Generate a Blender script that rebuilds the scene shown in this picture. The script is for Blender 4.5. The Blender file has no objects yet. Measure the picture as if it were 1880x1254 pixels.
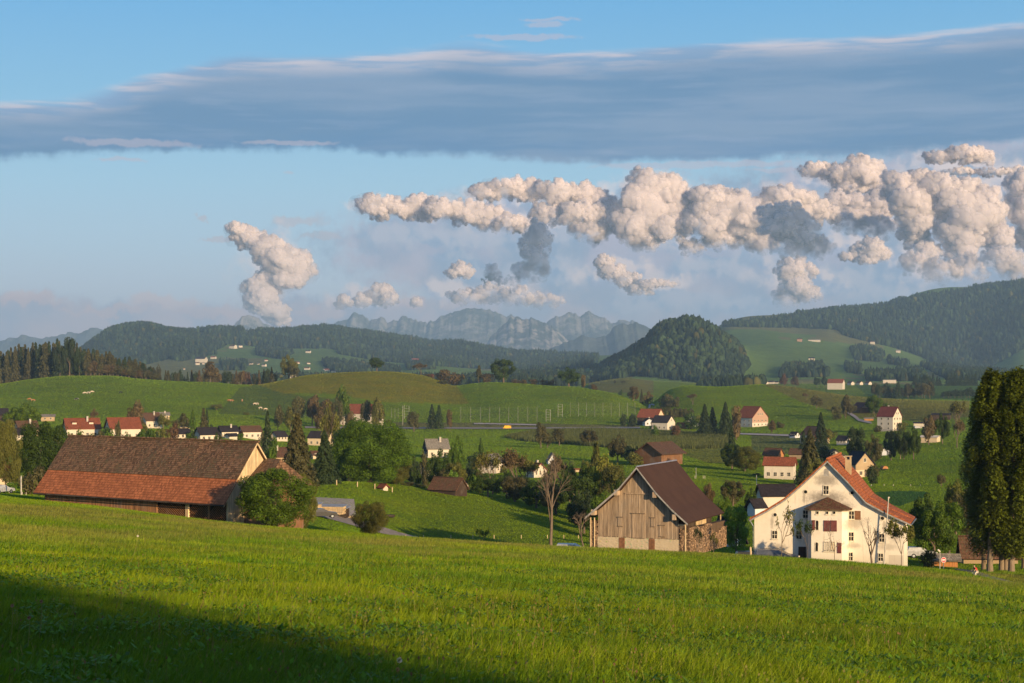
import bpy, math, random
import numpy as np
from mathutils import Vector, Matrix
R = math.radians
SC = bpy.context.scene
COL = SC.collection
F = 2900.0      # focal length in photograph pixels (photo is 1880 x 1254)
HZ = 692.0      # photograph row of the eye-level horizon

# ---------------------------------------------------------------- camera
cam = bpy.data.cameras.new('camera')
camo = bpy.data.objects.new('camera', cam)
COL.objects.link(camo)
camo.location = (0, 0, 0)
camo.rotation_euler = (R(90), 0, 0)
cam.sensor_width = 36.0
cam.lens = F / 1880 * 36
cam.shift_y = (HZ - 627) / 1880
cam.clip_start = 0.5
cam.clip_end = 120000
cam.dof.use_dof = True
cam.dof.focus_distance = 170
cam.dof.aperture_fstop = 5.6
SC.camera = camo

# ---------------------------------------------------------------- render settings
SC.render.engine = 'CYCLES'
SC.cycles.use_denoising = True
SC.cycles.max_bounces = 5
SC.cycles.diffuse_bounces = 3
SC.cycles.glossy_bounces = 2
SC.cycles.transmission_bounces = 2
SC.cycles.volume_bounces = 0
SC.cycles.transparent_max_bounces = 28
SC.cycles.caustics_reflective = False
SC.cycles.caustics_refractive = False
SC.view_settings.view_transform = 'Standard'
SC.view_settings.look = 'None'
SC.view_settings.exposure = 0.46
SC.view_settings.gamma = 1

SUN_AZ = R(34)      # degrees to the right of straight behind the camera
SUN_EL = R(12.0)
sd = Vector((math.sin(SUN_AZ) * math.cos(SUN_EL), -math.cos(SUN_AZ) * math.cos(SUN_EL), math.sin(SUN_EL)))
sun = bpy.data.lights.new('sun', 'SUN')
sun.energy = 5.0
sun.angle = R(0.5)
sun.color = (1.0, 0.71, 0.38)
suno = bpy.data.objects.new('sun', sun)
COL.objects.link(suno)
suno.rotation_euler = sd.to_track_quat('Z', 'Y').to_euler()

# ---------------------------------------------------------------- node helper
def srgb(r, g, b):
    f = lambda c: (c / 255) / 12.92 if c / 255 <= 0.04045 else ((c / 255 + 0.055) / 1.055) ** 2.4
    return (f(r), f(g), f(b), 1)

class NT:
    """a few short ways to wire shader nodes"""
    def __init__(s, tree, flat=False):
        s.flat = flat; s.t = tree; s.n = tree.nodes; s.l = tree.links
        s.n.clear()
    def put(s, inp, v):
        if hasattr(v, 'links'): s.l.new(v, inp)
        elif v is not None: inp.default_value = v
    def m(s, op, a, b=None, c=None, clamp=False):
        n = s.n.new('ShaderNodeMath'); n.operation = op; n.use_clamp = clamp
        for i, v in enumerate((a, b, c)):
            if v is not None: s.put(n.inputs[i], v)
        return n.outputs[0]
    def v(s, op, a, b=None, c=None, out=0):
        n = s.n.new('ShaderNodeVectorMath'); n.operation = op
        for i, x in enumerate((a, b, c)):
            if x is not None: s.put(n.inputs[i], x)
        return n.outputs['Value'] if out == 'v' else n.outputs[0]
    def xyz(s, x, y, z=0.0):
        n = s.n.new('ShaderNodeCombineXYZ')
        for i, q in enumerate((x, y, z)): s.put(n.inputs[i], q)
        return n.outputs[0]
    def sep(s, v):
        n = s.n.new('ShaderNodeSeparateXYZ'); s.put(n.inputs[0], v); return n.outputs
    def noise(s, vec, scale, detail=4, rough=0.5, out=0, dist=0.0, lac=2.0):
        n = s.n.new('ShaderNodeTexNoise'); n.noise_dimensions = '2D' if s.flat else '3D'; s.put(n.inputs['Vector'], vec)
        n.inputs['Scale'].default_value = scale; n.inputs['Detail'].default_value = detail
        n.inputs['Roughness'].default_value = rough; n.inputs['Distortion'].default_value = dist
        n.inputs['Lacunarity'].default_value = lac
        return n.outputs[out]
    def voro(s, vec, scale, feature='F1', out=0, smooth=None, rnd=1.0):
        n = s.n.new('ShaderNodeTexVoronoi'); n.voronoi_dimensions = '2D' if s.flat else '3D'; n.feature = feature; s.put(n.inputs['Vector'], vec)
        n.inputs['Scale'].default_value = scale; n.inputs['Randomness'].default_value = rnd
        if smooth is not None: n.inputs['Smoothness'].default_value = smooth
        return n.outputs[out]
    def step(s, x, a, b, lo=0.0, hi=1.0, smooth=True):
        n = s.n.new('ShaderNodeMapRange'); n.interpolation_type = 'SMOOTHSTEP' if smooth else 'LINEAR'
        for i, q in enumerate((x, a, b, lo, hi)): s.put(n.inputs[i], q)
        return n.outputs[0]
    def mix(s, f, a, b, mode='MIX'):
        n = s.n.new('ShaderNodeMix'); n.data_type = 'RGBA'; n.blend_type = mode
        s.put(n.inputs[0], f); s.put(n.inputs[6], a); s.put(n.inputs[7], b)
        return n.outputs[2]
    def curve(s, x, pts):
        n = s.n.new('ShaderNodeFloatCurve'); c = n.mapping.curves[0]
        while len(c.points) < len(pts): c.points.new(0.5, 0.5)
        for p, (a, b) in zip(c.points, pts): p.location = (a, b); p.handle_type = 'AUTO_CLAMPED'
        n.mapping.use_clip = False
        n.mapping.update(); s.put(n.inputs['Value'], x)
        return n.outputs[0]
    def ramp(s, x, stops):
        n = s.n.new('ShaderNodeValToRGB'); e = n.color_ramp.elements
        while len(e) < len(stops): e.new(0.5)
        for q, (p, c) in zip(e, stops): q.position = p; q.color = c if len(c) == 4 else (*c, 1)
        s.put(n.inputs[0], x); return n.outputs[0]

# ---------------------------------------------------------------- world: sky with clouds
def build_world():
    w = bpy.data.worlds.new('World'); SC.world = w; w.use_nodes = True
    N = NT(w.node_tree, flat=True)
    sky = N.n.new('ShaderNodeTexSky'); sky.sky_type = 'NISHITA'; sky.sun_disc = False
    sky.sun_elevation = SUN_EL
    sky.sun_rotation = math.atan2(sd.x, sd.y)
    sky.altitude = 700; sky.air_density = 1.0; sky.dust_density = 1.0; sky.ozone_density = 1.5
    tc = N.n.new('ShaderNodeTexCoord')
    d = N.v('NORMALIZE', tc.outputs['Generated'])
    X, Y, Z = N.sep(d)
    az = N.m('MULTIPLY', N.m('ARCTAN2', X, Y), 29.0)
    el = N.m('MULTIPLY', N.m('ARCSINE', Z), 29.0)
    P = N.xyz(az, el, 0.0)
    def ae(px, py):
        a = math.atan((px - 940) / F)
        return a * 29, math.atan((HZ - py) / F * math.cos(a)) * 29
    # clear-sky colour: Nishita, nudged with elevation towards the evening haze
    base = N.v('SCALE', sky.outputs[0]); base.node.inputs['Scale'].default_value = SKY_STRENGTH
    base = N.v('MULTIPLY', base, N.mix(N.step(el, -0.6, 0.0), (0.80, 1.0, 1.25, 1), (0.82, 1.0, 1.28, 1)))
    K = SKY_GAIN
    col = lambda r, g, b: tuple(c * K for c in srgb(r, g, b)[:3]) + (1,)
    el01 = N.step(el, 0.0, 7.0, smooth=False)
    clear = N.mix(0.88, base, N.ramp(el01, [(0.0, col(214, 206, 216)), (0.16, col(204, 206, 220)), (0.33, col(186, 210, 228)), (0.5, col(168, 208, 230)), (0.72, col(138, 194, 227)), (1.0, col(106, 178, 228))]))
    # noise fields
    w1 = N.v('SUBTRACT', N.noise(P, 0.55, 5, 0.55, out=1), (0.5, 0.5, 0.5))
    w2 = N.v('SUBTRACT', N.noise(P, 2.3, 5, 0.6, out=1), (0.5, 0.5, 0.5))
    Pw = N.v('ADD', P, N.v('ADD', N.v('MULTIPLY', w1, (0.55, 0.4, 0)), N.v('MULTIPLY', w2, (0.46, 0.42, 0)))); Pw = N.v('ADD', Pw, N.v('MULTIPLY', N.v('SUBTRACT', N.noise(P, 7.0, 5, 0.6, out=1), (0.5, 0.5, 0.5)), (0.16, 0.16, 0)))
    Pup = N.v('ADD', Pw, (0.05, 0.20, 0))
    Pb = N.v('ADD', P, N.v('MULTIPLY', w2, (0.30, 0.30, 0)))
    # cauliflower relief: rounded cells at three sizes
    def billow(q):
        v1 = N.voro(q, 1.5, 'SMOOTH_F1', smooth=0.5)
        v2 = N.voro(q, 3.6, 'SMOOTH_F1', smooth=0.4)
        v3 = N.voro(q, 8.0, 'SMOOTH_F1', smooth=0.3)
        return N.m('SUBTRACT', 1.0, N.m('MULTIPLY_ADD', v1, 0.62, N.m('MULTIPLY_ADD', v2, 0.34, N.m('MULTIPLY', v3, 0.17))))
    B0 = billow(Pb)
    B1 = billow(N.v('ADD', Pb, (0.13, 0.13, 0)))
    relief = N.m('SUBTRACT', B0, B1)
    fine = N.noise(P, 5.0, 6, 0.6)
    hollow = N.noise(P, 1.15, 3, 0.5)
    def blobs(lst, q):
        acc = None
        for (px, py, rx, ry) in lst:
            a, e = ae(px, py)
            ix, iy = 100 / rx, 100 / ry
            v = N.v('MULTIPLY_ADD', q, (ix, iy, 0), (-a * ix, -e * iy, 0))
            l = N.m('SUBTRACT', 1.0, N.v('LENGTH', v, out='v'))
            acc = l if acc is None else N.m('SMOOTH_MAX', acc, l, 0.25)
        return acc
    out = clear
    # A: wide veil of thin grey cloud low over the mountains
    veil = blobs([(980, 460, 380, 100), (1250, 520, 380, 110), (1560, 450, 420, 160), (1800, 400, 300, 170), (1950, 600, 500, 120),
                  (700, 590, 420, 42), (330, 598, 330, 34), (60, 590, 240, 45), (1250, 600, 520, 60), (900, 430, 150, 60)], Pw)
    veil = N.m('ADD', veil, N.m('MULTIPLY_ADD', fine, 0.5, -0.25))
    vm = N.step(veil, -0.22, 0.30)
    patch = N.step(N.noise(Pw, 0.75, 4, 0.5), 0.38, 0.66)
    vcol = N.mix(patch, col(148, 168, 194), col(186, 184, 202))
    vcol = N.mix(N.step(el, 0.6, 2.4, 1, 0), vcol, N.mix(patch, col(168, 176, 196), col(204, 188, 194)))
    out = N.mix(N.m('MULTIPLY', vm, 0.93), out, vcol)
    # B: puff layers, far/soft to near/bright
    def puffs(lst, lit, mid, dark, alpha=1.0, amp=0.75, edge=0.22, bias=0.0, fade=None, shade=1.0):
        nonlocal out
        f = blobs(lst, Pw); f2 = blobs(lst, Pup)
        g = N.m('ADD', f, N.m('MULTIPLY_ADD', B0, amp, -0.5 * amp + bias))
        ht = N.m('SUBTRACT', f, f2)                       # high near the top of each puff, low under it
        msk = N.step(g, 0.06, N.step(ht, -0.25, 0.15, 0.06 + edge + 0.55, 0.06 + edge))
        s = N.m('ADD', N.m('MULTIPLY', relief, 3.0 * shade), N.m('ADD', N.m('MULTIPLY_ADD', fine, 0.5, 0.10), N.m('ADD', N.m('MULTIPLY_ADD', hollow, 1.1, -0.55), N.m('MULTIPLY', ht, 0.9 * shade))))
        c1 = N.mix(N.step(s, 0.10, 0.85), mid, lit)
        c2 = N.mix(N.step(s, -0.30, 0.45), dark, c1)
        a = N.m('MULTIPLY', msk, alpha)
        if fade is not None:      # dissolve towards the base
            e0, e1 = fade
            a = N.m('MULTIPLY', a, N.step(N.m('MULTIPLY_ADD', N.noise(P, 1.4, 4, 0.5), 0.9, N.m('ADD', el, -0.45)), e0, e1))
        out = N.mix(a, out, c2)
    e_of = lambda py: (HZ - py) / 100
    # soft pink banks near the horizon
    puffs([(60, 552, 90, 14), (310, 556, 70, 13), (210, 568, 120, 9), (640, 560, 60, 20), (700, 545, 42, 20), (760, 557, 40, 16), (600, 575, 90, 18),
           (930, 545, 120, 22), (860, 560, 70, 16), (380, 575, 110, 16), (1460, 500, 55, 34), (1460, 545, 70, 26)],
          col(224, 194, 190), col(203, 184, 190), col(165, 172, 190), alpha=0.62, edge=0.6, bias=0.1, shade=0.6)
    puffs([(540, 408, 62, 16), (370, 407, 16, 7), (580, 437, 70, 10), (400, 442, 50, 5)],
          col(196, 190, 198), col(178, 186, 198), col(160, 178, 198), alpha=0.65, edge=0.5, shade=0.5)
    # grey sheets among the cumulus
    puffs([(760, 440, 150, 34), (830, 475, 90, 34), (1000, 430, 90, 50), (870, 500, 60, 40), (1330, 500, 170, 55), (1600, 530, 200, 60),
           (1270, 560, 200, 40), (1010, 500, 100, 50), (1330, 440, 120, 50), (1240, 440, 120, 60), (1420, 480, 120, 60), (1560, 430, 80, 60), (1700, 500, 140, 60), (1830, 480, 100, 70), (1600, 380, 90, 40), (900, 440, 160, 44), (1100, 400, 90, 40)],
          col(188, 194, 210), col(168, 184, 206), col(144, 170, 200), alpha=0.9, edge=0.6, amp=0.5, bias=0.12, shade=0.7)
    # soft bright body of the cloud bank behind the separate cloud heads
    puffs([(700, 382, 60, 28), (790, 390, 80, 30), (880, 400, 80, 34), (950, 410, 70, 40), (940, 360, 90, 26), (1050, 366, 90, 30), (1190, 380, 100, 66), (1290, 395, 100, 56), (1380, 395, 110, 60), (1460, 385, 90, 44), (1540, 330, 80, 30),
           (1600, 350, 70, 40), (1680, 390, 80, 70), (1760, 400, 100, 80), (1850, 380, 90, 90), (1760, 300, 110, 24), (1270, 450, 80, 34), (1560, 460, 80, 40), (870, 540, 110, 36), (1140, 505, 90, 34), (1200, 525, 80, 18), (1465, 520, 80, 50), (660, 555, 80, 26), (500, 500, 70, 80), (1720, 480, 120, 50)],
          col(240, 222, 218), col(206, 204, 216), col(166, 180, 206), alpha=0.82, edge=0.75, amp=0.9, bias=0.22)
    # C: long lens-shaped stratus sheet across the upper sky
    A0, A1 = -14.0, 14.0
    def cv(pts, sc=10.0):
        l = []
        for px, py in pts:
            a, e = ae(px, py); l.append(((a - A0) / (A1 - A0), e / sc))
        return l
    a01 = N.step(az, A0, A1, smooth=False)
    top = N.m('MULTIPLY', N.curve(a01, cv([(-450, 215), (0, 178), (150, 168), (300, 128), (420, 104), (560, 101), (740, 94), (860, 78), (950, 86), (1080, 88), (1250, 72), (1400, 65), (1600, 58), (1750, 48), (1880, 30), (2300, 5)])), 10.0)
    bot = N.m('MULTIPLY', N.curve(a01, cv([(-450, 300), (0, 297), (150, 291), (300, 284), (440, 281), (600, 281), (740, 287), (900, 290), (1000, 297), (1200, 299), (1400, 294), (1600, 290), (1720, 278), (1880, 268), (2300, 262)])), 10.0)
    strk = N.v('MULTIPLY', N.v('ADD', P, N.v('MULTIPLY', w1, (0.8, 0.12, 0))), (0.085, 1.0, 1))
    s1 = N.noise(strk, 1.6, 6, 0.55)
    s2 = N.noise(strk, 5.5, 5, 0.55)
    dt = N.m('ADD', N.m('SUBTRACT', top, el), N.m('ADD', N.m('MULTIPLY_ADD', s1, 0.5, -0.25), N.m('MULTIPLY_ADD', s2, 0.16, -0.08)))
    ragged = N.noise(P, 2.6, 5, 0.6)
    db = N.m('ADD', N.m('SUBTRACT', el, bot), N.m('ADD', N.m('MULTIPLY_ADD', ragged, 0.26, -0.13), N.m('MULTIPLY_ADD', s1, 0.24, -0.12)))
    sm = N.m('MULTIPLY', N.step(dt, -0.02, 0.20), N.step(db, -0.03, 0.14))
    depth = N.step(dt, 0.05, 0.60)
    body = N.mix(N.step(s1, 0.38, 0.68), col(104, 144, 182), col(132, 159, 190))
    body = N.mix(N.m('MULTIPLY', N.step(s2, 0.52, 0.72), 0.30), body, col(150, 170, 200))
    low = N.m('MULTIPLY', N.step(db, 0.0, 0.9, 1, 0), N.step(N.noise(strk, 2.2, 5, 0.6), 0.40, 0.6))
    body = N.mix(N.m('MULTIPLY', low, 0.5), body, col(88, 138, 184))
    rim = N.mix(N.step(s2, 0.35, 0.65), col(140, 172, 208), col(214, 208, 216))
    scol = N.mix(depth, rim, body)
    out = N.mix(N.m('MULTIPLY', sm, 0.97), out, scol)
    # thin wisps close under the sheet
    wis = blobs([(1230, 303, 190, 9), (1380, 300, 90, 8), (240, 262, 150, 9), (530, 262, 120, 6), (1420, 312, 60, 6), (535, 318, 16, 5), (220, 293, 60, 4), (1010, 35, 60, 5), (960, 68, 130, 7), (1000, 45, 40, 8)], N.v('ADD', P, N.v('MULTIPLY', w2, (0.5, 0.16, 0))))
    wm = N.m('MULTIPLY', N.step(N.m('ADD', wis, N.m('MULTIPLY_ADD', fine, 0.7, -0.35)), 0.05, 0.5), 0.5)
    out = N.mix(wm, out, col(196, 190, 204))
    # the painted clouds belong to the sky in front; behind the viewer the sky stays clear
    front = N.step(az, -36.0, -24.0); front2 = N.step(az, 24.0, 36.0, 1, 0)
    fr = N.m('MULTIPLY', N.m('MULTIPLY', front, front2), N.step(el, 13.0, 20.0, 1, 0))
    out = N.mix(fr, base, out)
    bg = N.n.new('ShaderNodeBackground'); N.put(bg.inputs['Color'], out); bg.inputs['Strength'].default_value = 1.0
    o = N.n.new('ShaderNodeOutputWorld'); N.l.new(bg.outputs[0], o.inputs[0])
    w.cycles.sampling_method = 'MANUAL'; w.cycles.sample_map_resolution = 512
SKY_STRENGTH = 0.10
SKY_GAIN = 0.76
build_world()

# ---------------------------------------------------------------- terrain heights
def pchip(xk, yk, x):
    """monotone cubic through (xk, yk)"""
    xk = np.asarray(xk, float); yk = np.asarray(yk, float); x = np.asarray(x, float)
    h = np.diff(xk); d = np.diff(yk) / h; n = len(xk); m = np.zeros(n)
    for i in range(1, n - 1):
        if d[i - 1] * d[i] > 0:
            w1 = 2 * h[i] + h[i - 1]; w2 = h[i] + 2 * h[i - 1]
            m[i] = (w1 + w2) / (w1 / d[i - 1] + w2 / d[i])
    m[0] = d[0]; m[-1] = d[-1]
    xc = np.clip(x, xk[0], xk[-1]); i = np.clip(np.searchsorted(xk, xc) - 1, 0, n - 2)
    t = (xc - xk[i]) / h[i]
    return ((1 + 2 * t) * (1 - t) ** 2 * yk[i] + t * (1 - t) ** 2 * h[i] * m[i] + t * t * (3 - 2 * t) * yk[i + 1] + t * t * (t - 1) * h[i] * m[i + 1])

def plane_z(x, y): return -1.6 - 0.097 * y - 0.054 * x
# every line: (photo column, photo row where the ground lies on that line, distance in metres)
LINES = [
 [(-600,875,290),(0,908,225),(150,922,215),(250,937,195),(430,962,178),(600,976,172),(780,990,166),(1000,1004,160),(1200,1013,155),(1400,1023,152),(1660,1042,150),(1760,1051,150),(1820,1064,145),(1880,1080,140),(2500,1150,130)],
 [(-600,885,320),(0,905,270),(150,922,250),(250,940,225),(430,968,205),(560,972,205),(640,976,210),(720,992,212),(780,1002,214),(900,1012,212),(1000,1018,208),(1080,1022,203),(1200,1022,192),(1400,1030,186),(1660,1048,182),(1760,1050,185),(1820,1047,185),(1880,1046,185),(2500,1060,185)],
 [(-600,888,335),(0,900,300),(150,910,280),(300,915,270),(430,945,245),(560,938,245),(640,958,250),(720,978,280),(780,986,290),(900,990,292),(1000,996,288),(1080,1004,280),(1200,1012,250),(1300,1000,240),(1400,1010,230),(1660,1020,220),(1760,1030,220),(1880,1030,220),(2500,1030,220)],
 [(-600,884,380),(0,892,370),(300,894,370),(560,891,345),(620,889,345),(700,893,365),(800,903,375),(900,922,368),(1000,948,352),(1080,972,335),(1200,985,310),(1300,960,290),(1400,960,280),(1660,980,270),(1880,990,260),(2500,990,260)],
 [(-600,868,460),(0,874,460),(300,880,460),(600,890,470),(800,892,480),(900,886,480),(1000,880,480),(1100,882,460),(1300,893,400),(1500,900,400),(1600,898,400),(1700,905,400),(1790,905,400),(1880,900,400),(2500,900,400)],
 [(-600,800,600),(0,806,600),(200,808,600),(400,815,600),(500,830,600),(700,842,600),(1000,843,600),(1200,843,600),(1400,850,580),(1550,862,555),(1650,853,560),(1700,848,560),(1780,840,550),(1880,832,540),(2500,800,520)],
 [(-600,775,800),(0,785,800),(200,785,800),(400,790,800),(500,799,850),(700,804,860),(1000,804,860),(1200,804,860),(1400,806,850),(1500,806,830),(1600,803,800),(1700,803,785),(1780,800,770),(1880,796,760),(2500,780,740)],
 [(-600,760,950),(0,765,950),(200,765,950),(400,770,980),(500,776,1030),(700,783,1050),(1200,783,1050),(1350,785,1050),(1500,782,1010),(1600,779,1000),(1700,776,985),(1780,775,970),(1880,772,960),(2500,765,930)],
 [(-600,735,1150),(0,733,1150),(200,726,1150),(400,742,1150),(500,746,1200),(600,742,1250),(700,748,1250),(850,756,1250),(950,745,1250),(1100,750,1250),(1180,757,1250),(1220,750,1250),(1300,738,1250),(1400,738,1250),(1500,746,1200),(1600,750,1180),(1700,748,1130),(1880,750,1080),(2500,750,1080)],
 [(-600,730,1400),(0,705,1400),(60,696,1420),(130,690,1450),(200,690,1450),(260,696,1450),(330,700,1450),(400,702,1470),(440,706,1500),(470,706,1500),(520,698,1500),(560,690,1520),(600,686,1550),(650,683,1550),(700,682,1550),(740,684,1550),(780,690,1550),(810,700,1540),(835,708,1500),(870,704,1500),(900,702,1500),(950,703,1500),(1000,707,1480),(1050,710,1450),(1100,717,1420),(1140,727,1400),(1165,737,1400),(1188,744,1400),(1205,736,1400),(1220,722,1450),(1240,712,1450),(1260,708,1450),(1320,710,1450),(1400,706,1500),(1450,710,1480),(1500,718,1450),(1560,727,1400),(1610,731,1400),(1660,734,1380),(1720,736,1350),(1780,738,1350),(1880,745,1300),(2500,760,1300)],
 [(-600,735,1750),(0,732,1750),(800,732,1800),(1100,736,1750),(1165,742,1700),(1220,738,1750),(1400,735,1750),(1500,737,1720),(1600,738,1700),(1880,738,1650),(2500,740,1650)],
 [(-600,715,2500),(0,715,2500),(900,714,2500),(1060,716,2400),(1095,706,2250),(1150,703,2250),(1200,712,2300),(1290,712,2400),(1400,712,2400),(1500,710,2400),(1600,709,2400),(1880,709,2400),(2500,709,2400)],
 [(-600,700,3300),(0,700,3300),(1000,700,3300),(1080,702,3200),(1150,692,3100),(1230,697,3000),(1340,706,2900),(1400,702,2900),(1500,700,2950),(1600,700,3000),(1700,702,3000),(1880,704,3000),(2500,705,3000)],
 [(-600,680,4800),(0,684,4800),(150,676,4800),(260,668,4700),(330,662,4700),(400,664,4700),(500,664,4700),(600,670,4700),(700,681,4700),(780,675,4700),(850,680,4700),(900,682,4600),(1000,690,4400),(1050,690,4200),(1085,681,4000),(1095,684,4000),(1120,671,3900),(1160,649,3900),(1190,628,3900),(1206,609,3900),(1222,602,3900),(1250,599,3900),(1258,593,3900),(1280,593,3900),(1289,601,3900),(1306,607,3900),(1326,622,3900),(1345,633,3900),(1361,648,3850),(1376,668,3750),(1420,684,3700),(1500,680,3800),(1600,682,3900),(1700,686,3900),(1800,690,3900),(1880,690,3900),(2500,690,3900)],
 [(-600,690,5500),(0,688,5600),(150,668,5600),(260,650,5600),(330,632,5600),(420,636,5600),(520,643,5600),(620,650,5600),(700,660,5600),(800,668,5600),(1000,680,5500),(1080,675,5000),(1200,650,4900),(1300,635,4900),(1360,632,4900),(1420,630,4900),(1500,638,4900),(1560,645,4900),(1640,655,5000),(1720,672,5000),(1800,688,5100),(1880,672,5200),(2500,670,5200)],
 [(-600,690,7000),(0,690,7000),(110,676,6700),(160,640,6500),(200,612,6500),(240,603,6500),(270,600,6500),(310,609,6600),(340,611,6800),(400,607,7000),(450,611,7000),(500,614,7000),(560,610,7400),(600,606,7500),(660,615,7700),(700,619,8000),(760,628,8000),(800,635,8000),(850,633,8000),(900,643,8000),(950,651,8000),(1000,653,8000),(1100,660,8000),(1180,650,7500),(1260,618,6800),(1310,601,6300),(1345,597,6000),(1400,598,6000),(1460,602,6000),(1520,603,5900),(1560,610,5900),(1640,628,5900),(1700,650,5900),(1780,670,5900),(1820,660,5900),(1880,640,5900),(2500,630,5900)],
 [(-600,700,9500),(0,700,9500),(1200,690,9000),(1290,640,8500),(1330,600,8000),(1360,590,7800),(1400,584,7600),(1450,578,7600),(1500,572,7600),(1560,569,7600),(1600,567,7600),(1640,558,7500),(1680,541,7500),(1720,533,7500),(1750,534,7500),(1800,531,7500),(1880,523,7500),(2000,515,7500),(2500,520,7500)],
 [(-600,698,12000),(2500,698,12000)],
]
def _line(px, ln):
    a = np.array(ln, float)
    return pchip(a[:, 0], a[:, 1], px), pchip(a[:, 0], a[:, 2], px)

def hash_noise(x, y, seed=0):
    """smooth value noise on arrays"""
    xi = np.floor(x).astype(np.int64); yi = np.floor(y).astype(np.int64); fx = x - xi; fy = y - yi
    def h(a, b):
        n = (a * 374761393 + b * 668265263 + seed * 974634777) & 0xffffffff
        n = ((n ^ (n >> 13)) * 1274126177) & 0xffffffff
        return ((n ^ (n >> 16)) & 0xffff) / 65535.0
    u = fx * fx * (3 - 2 * fx); v = fy * fy * (3 - 2 * fy)
    return (h(xi, yi) * (1 - u) + h(xi + 1, yi) * u) * (1 - v) + (h(xi, yi + 1) * (1 - u) + h(xi + 1, yi + 1) * u) * v
def fbm(x, y, oct=4, seed=0, gain=0.5):
    s = 0; a = 1; t = 0
    for o in range(oct):
        s = s + a * hash_noise(x * 2 ** o + 17.3 * o, y * 2 ** o - 9.1 * o, seed + o); t += a; a *= gain
    return s / t

# polar sheet: columns by azimuth (dense in view), rows by distance
PXC = np.concatenate([np.arange(-600, -60, 30), np.arange(-60, 1940, 2.6), np.arange(1945, 2500, 30)])
AZV = np.arctan((PXC - 940) / F)
BACK = np.linspace(AZV[-1], AZV[0] + 2 * math.pi, 60)[1:-1]
AZ = np.concatenate([AZV, BACK])
NV = len(AZV)
DR = np.concatenate([np.geomspace(1.5, 12, 14), np.geomspace(13, 150, 110), np.geomspace(152, 330, 110), np.geomspace(333, 1700, 190), np.geomspace(1715, 9000, 170), np.geomspace(9200, 12000, 8)])
ZG = np.zeros((len(AZ), len(DR)))
def _build_heights():
    ln = [_line(PXC, l) for l in LINES]
    for i, px in enumerate(PXC):
        u = (px - 940) / F
        Yk = [1.0, 14.0, 40.0, 90.0]; Zk = [plane_z(u * y, y) for y in Yk]
        for (py, Yl) in ln:
            y = float(Yl[i]); Yk.append(y); Zk.append(-(float(py[i]) - HZ) / F * y)
        ZG[i] = pchip(Yk, Zk, DR)
    # the sides and the back: a quiet hilltop
    for j in range(NV, len(AZ)):
        t = (j - NV + 1) / (len(AZ) - NV + 1); t = t * t * (3 - 2 * t)
        side = ZG[NV - 1] * (1 - t) + ZG[0] * t
        x = np.sin(AZ[j]) * DR; y = np.cos(AZ[j]) * DR
        w = np.clip((DR - 60) / 120, 0, 1); w = w * w * (3 - 2 * w)
        pl = np.clip(plane_z(x, y), -25, 7)
        ZG[j] = pl * (1 - w) + side * w
    # gentle unevenness that leaves the ridges alone
    x = np.where(np.arange(len(AZ))[:, None] < NV, np.tan(AZ)[:, None] * DR[None], np.sin(AZ)[:, None] * DR[None]); y = DR[None] * np.ones_like(x)
    amp = np.interp(DR, [0, 20, 150, 500, 1500, 4000, 7000, 12000], [0.03, .06, .15, .3, .6, 10, 34, 34])[None]
    sc = np.interp(DR, [0, 150, 1500, 2500, 7000], [9, 25, 90, 260, 360])[None]
    sc = 1 / sc
    ZG[:] += (fbm(np.log(DR)[None] * 0 + x * sc, y * sc, 3, 5) - 0.5) * amp * 1.6
_build_heights()
LDR = np.log(DR)
def H(x, y):
    """ground height at world x, y (in front of the camera)"""
    x = np.asarray(x, float); y = np.asarray(y, float)
    px = np.clip(x / np.maximum(y, .1) * F + 940, PXC[0] + 1, PXC[-1] - 1)
    i = np.clip(np.searchsorted(PXC, px) - 1, 0, NV - 2); fi = (px - PXC[i]) / (PXC[i + 1] - PXC[i])
    ly = np.clip(y, DR[0] + .01, DR[-1] - 1)
    j = np.clip(np.searchsorted(DR, ly) - 1, 0, len(DR) - 2); fj = (ly - DR[j]) / (DR[j + 1] - DR[j])
    return (ZG[i, j] * (1 - fi) + ZG[i + 1, j] * fi) * (1 - fj) + (ZG[i, j + 1] * (1 - fi) + ZG[i + 1, j + 1] * fi) * fj
_YS = np.geomspace(12, 11000, 3000)
def hit(px, py, ymin=20, ymax=11000):
    """distance at which the photo pixel (px, py) meets the ground"""
    u = (px - 940) / F
    ys = _YS[(_YS > ymin) & (_YS < ymax)]
    g = H(u * ys, ys); s = -(py - HZ) / F * ys
    k = np.nonzero(g >= s)[0]
    return float(ys[k[0]]) if len(k) else None
def W(px, py, Y):
    return Vector(((px - 940) / F * Y, Y, (HZ - py) / F * Y))

def inpoly(px, py, poly):
    px = np.asarray(px, float); py = np.asarray(py, float); r = np.zeros(px.shape, bool); n = len(poly)
    for i in range(n):
        x1, y1 = poly[i]; x2, y2 = poly[(i + 1) % n]
        if y1 == y2: continue
        c = ((y1 > py) != (y2 > py)) & (px < (x2 - x1) * (py - y1) / (y2 - y1) + x1)
        r ^= c
    return r

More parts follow.
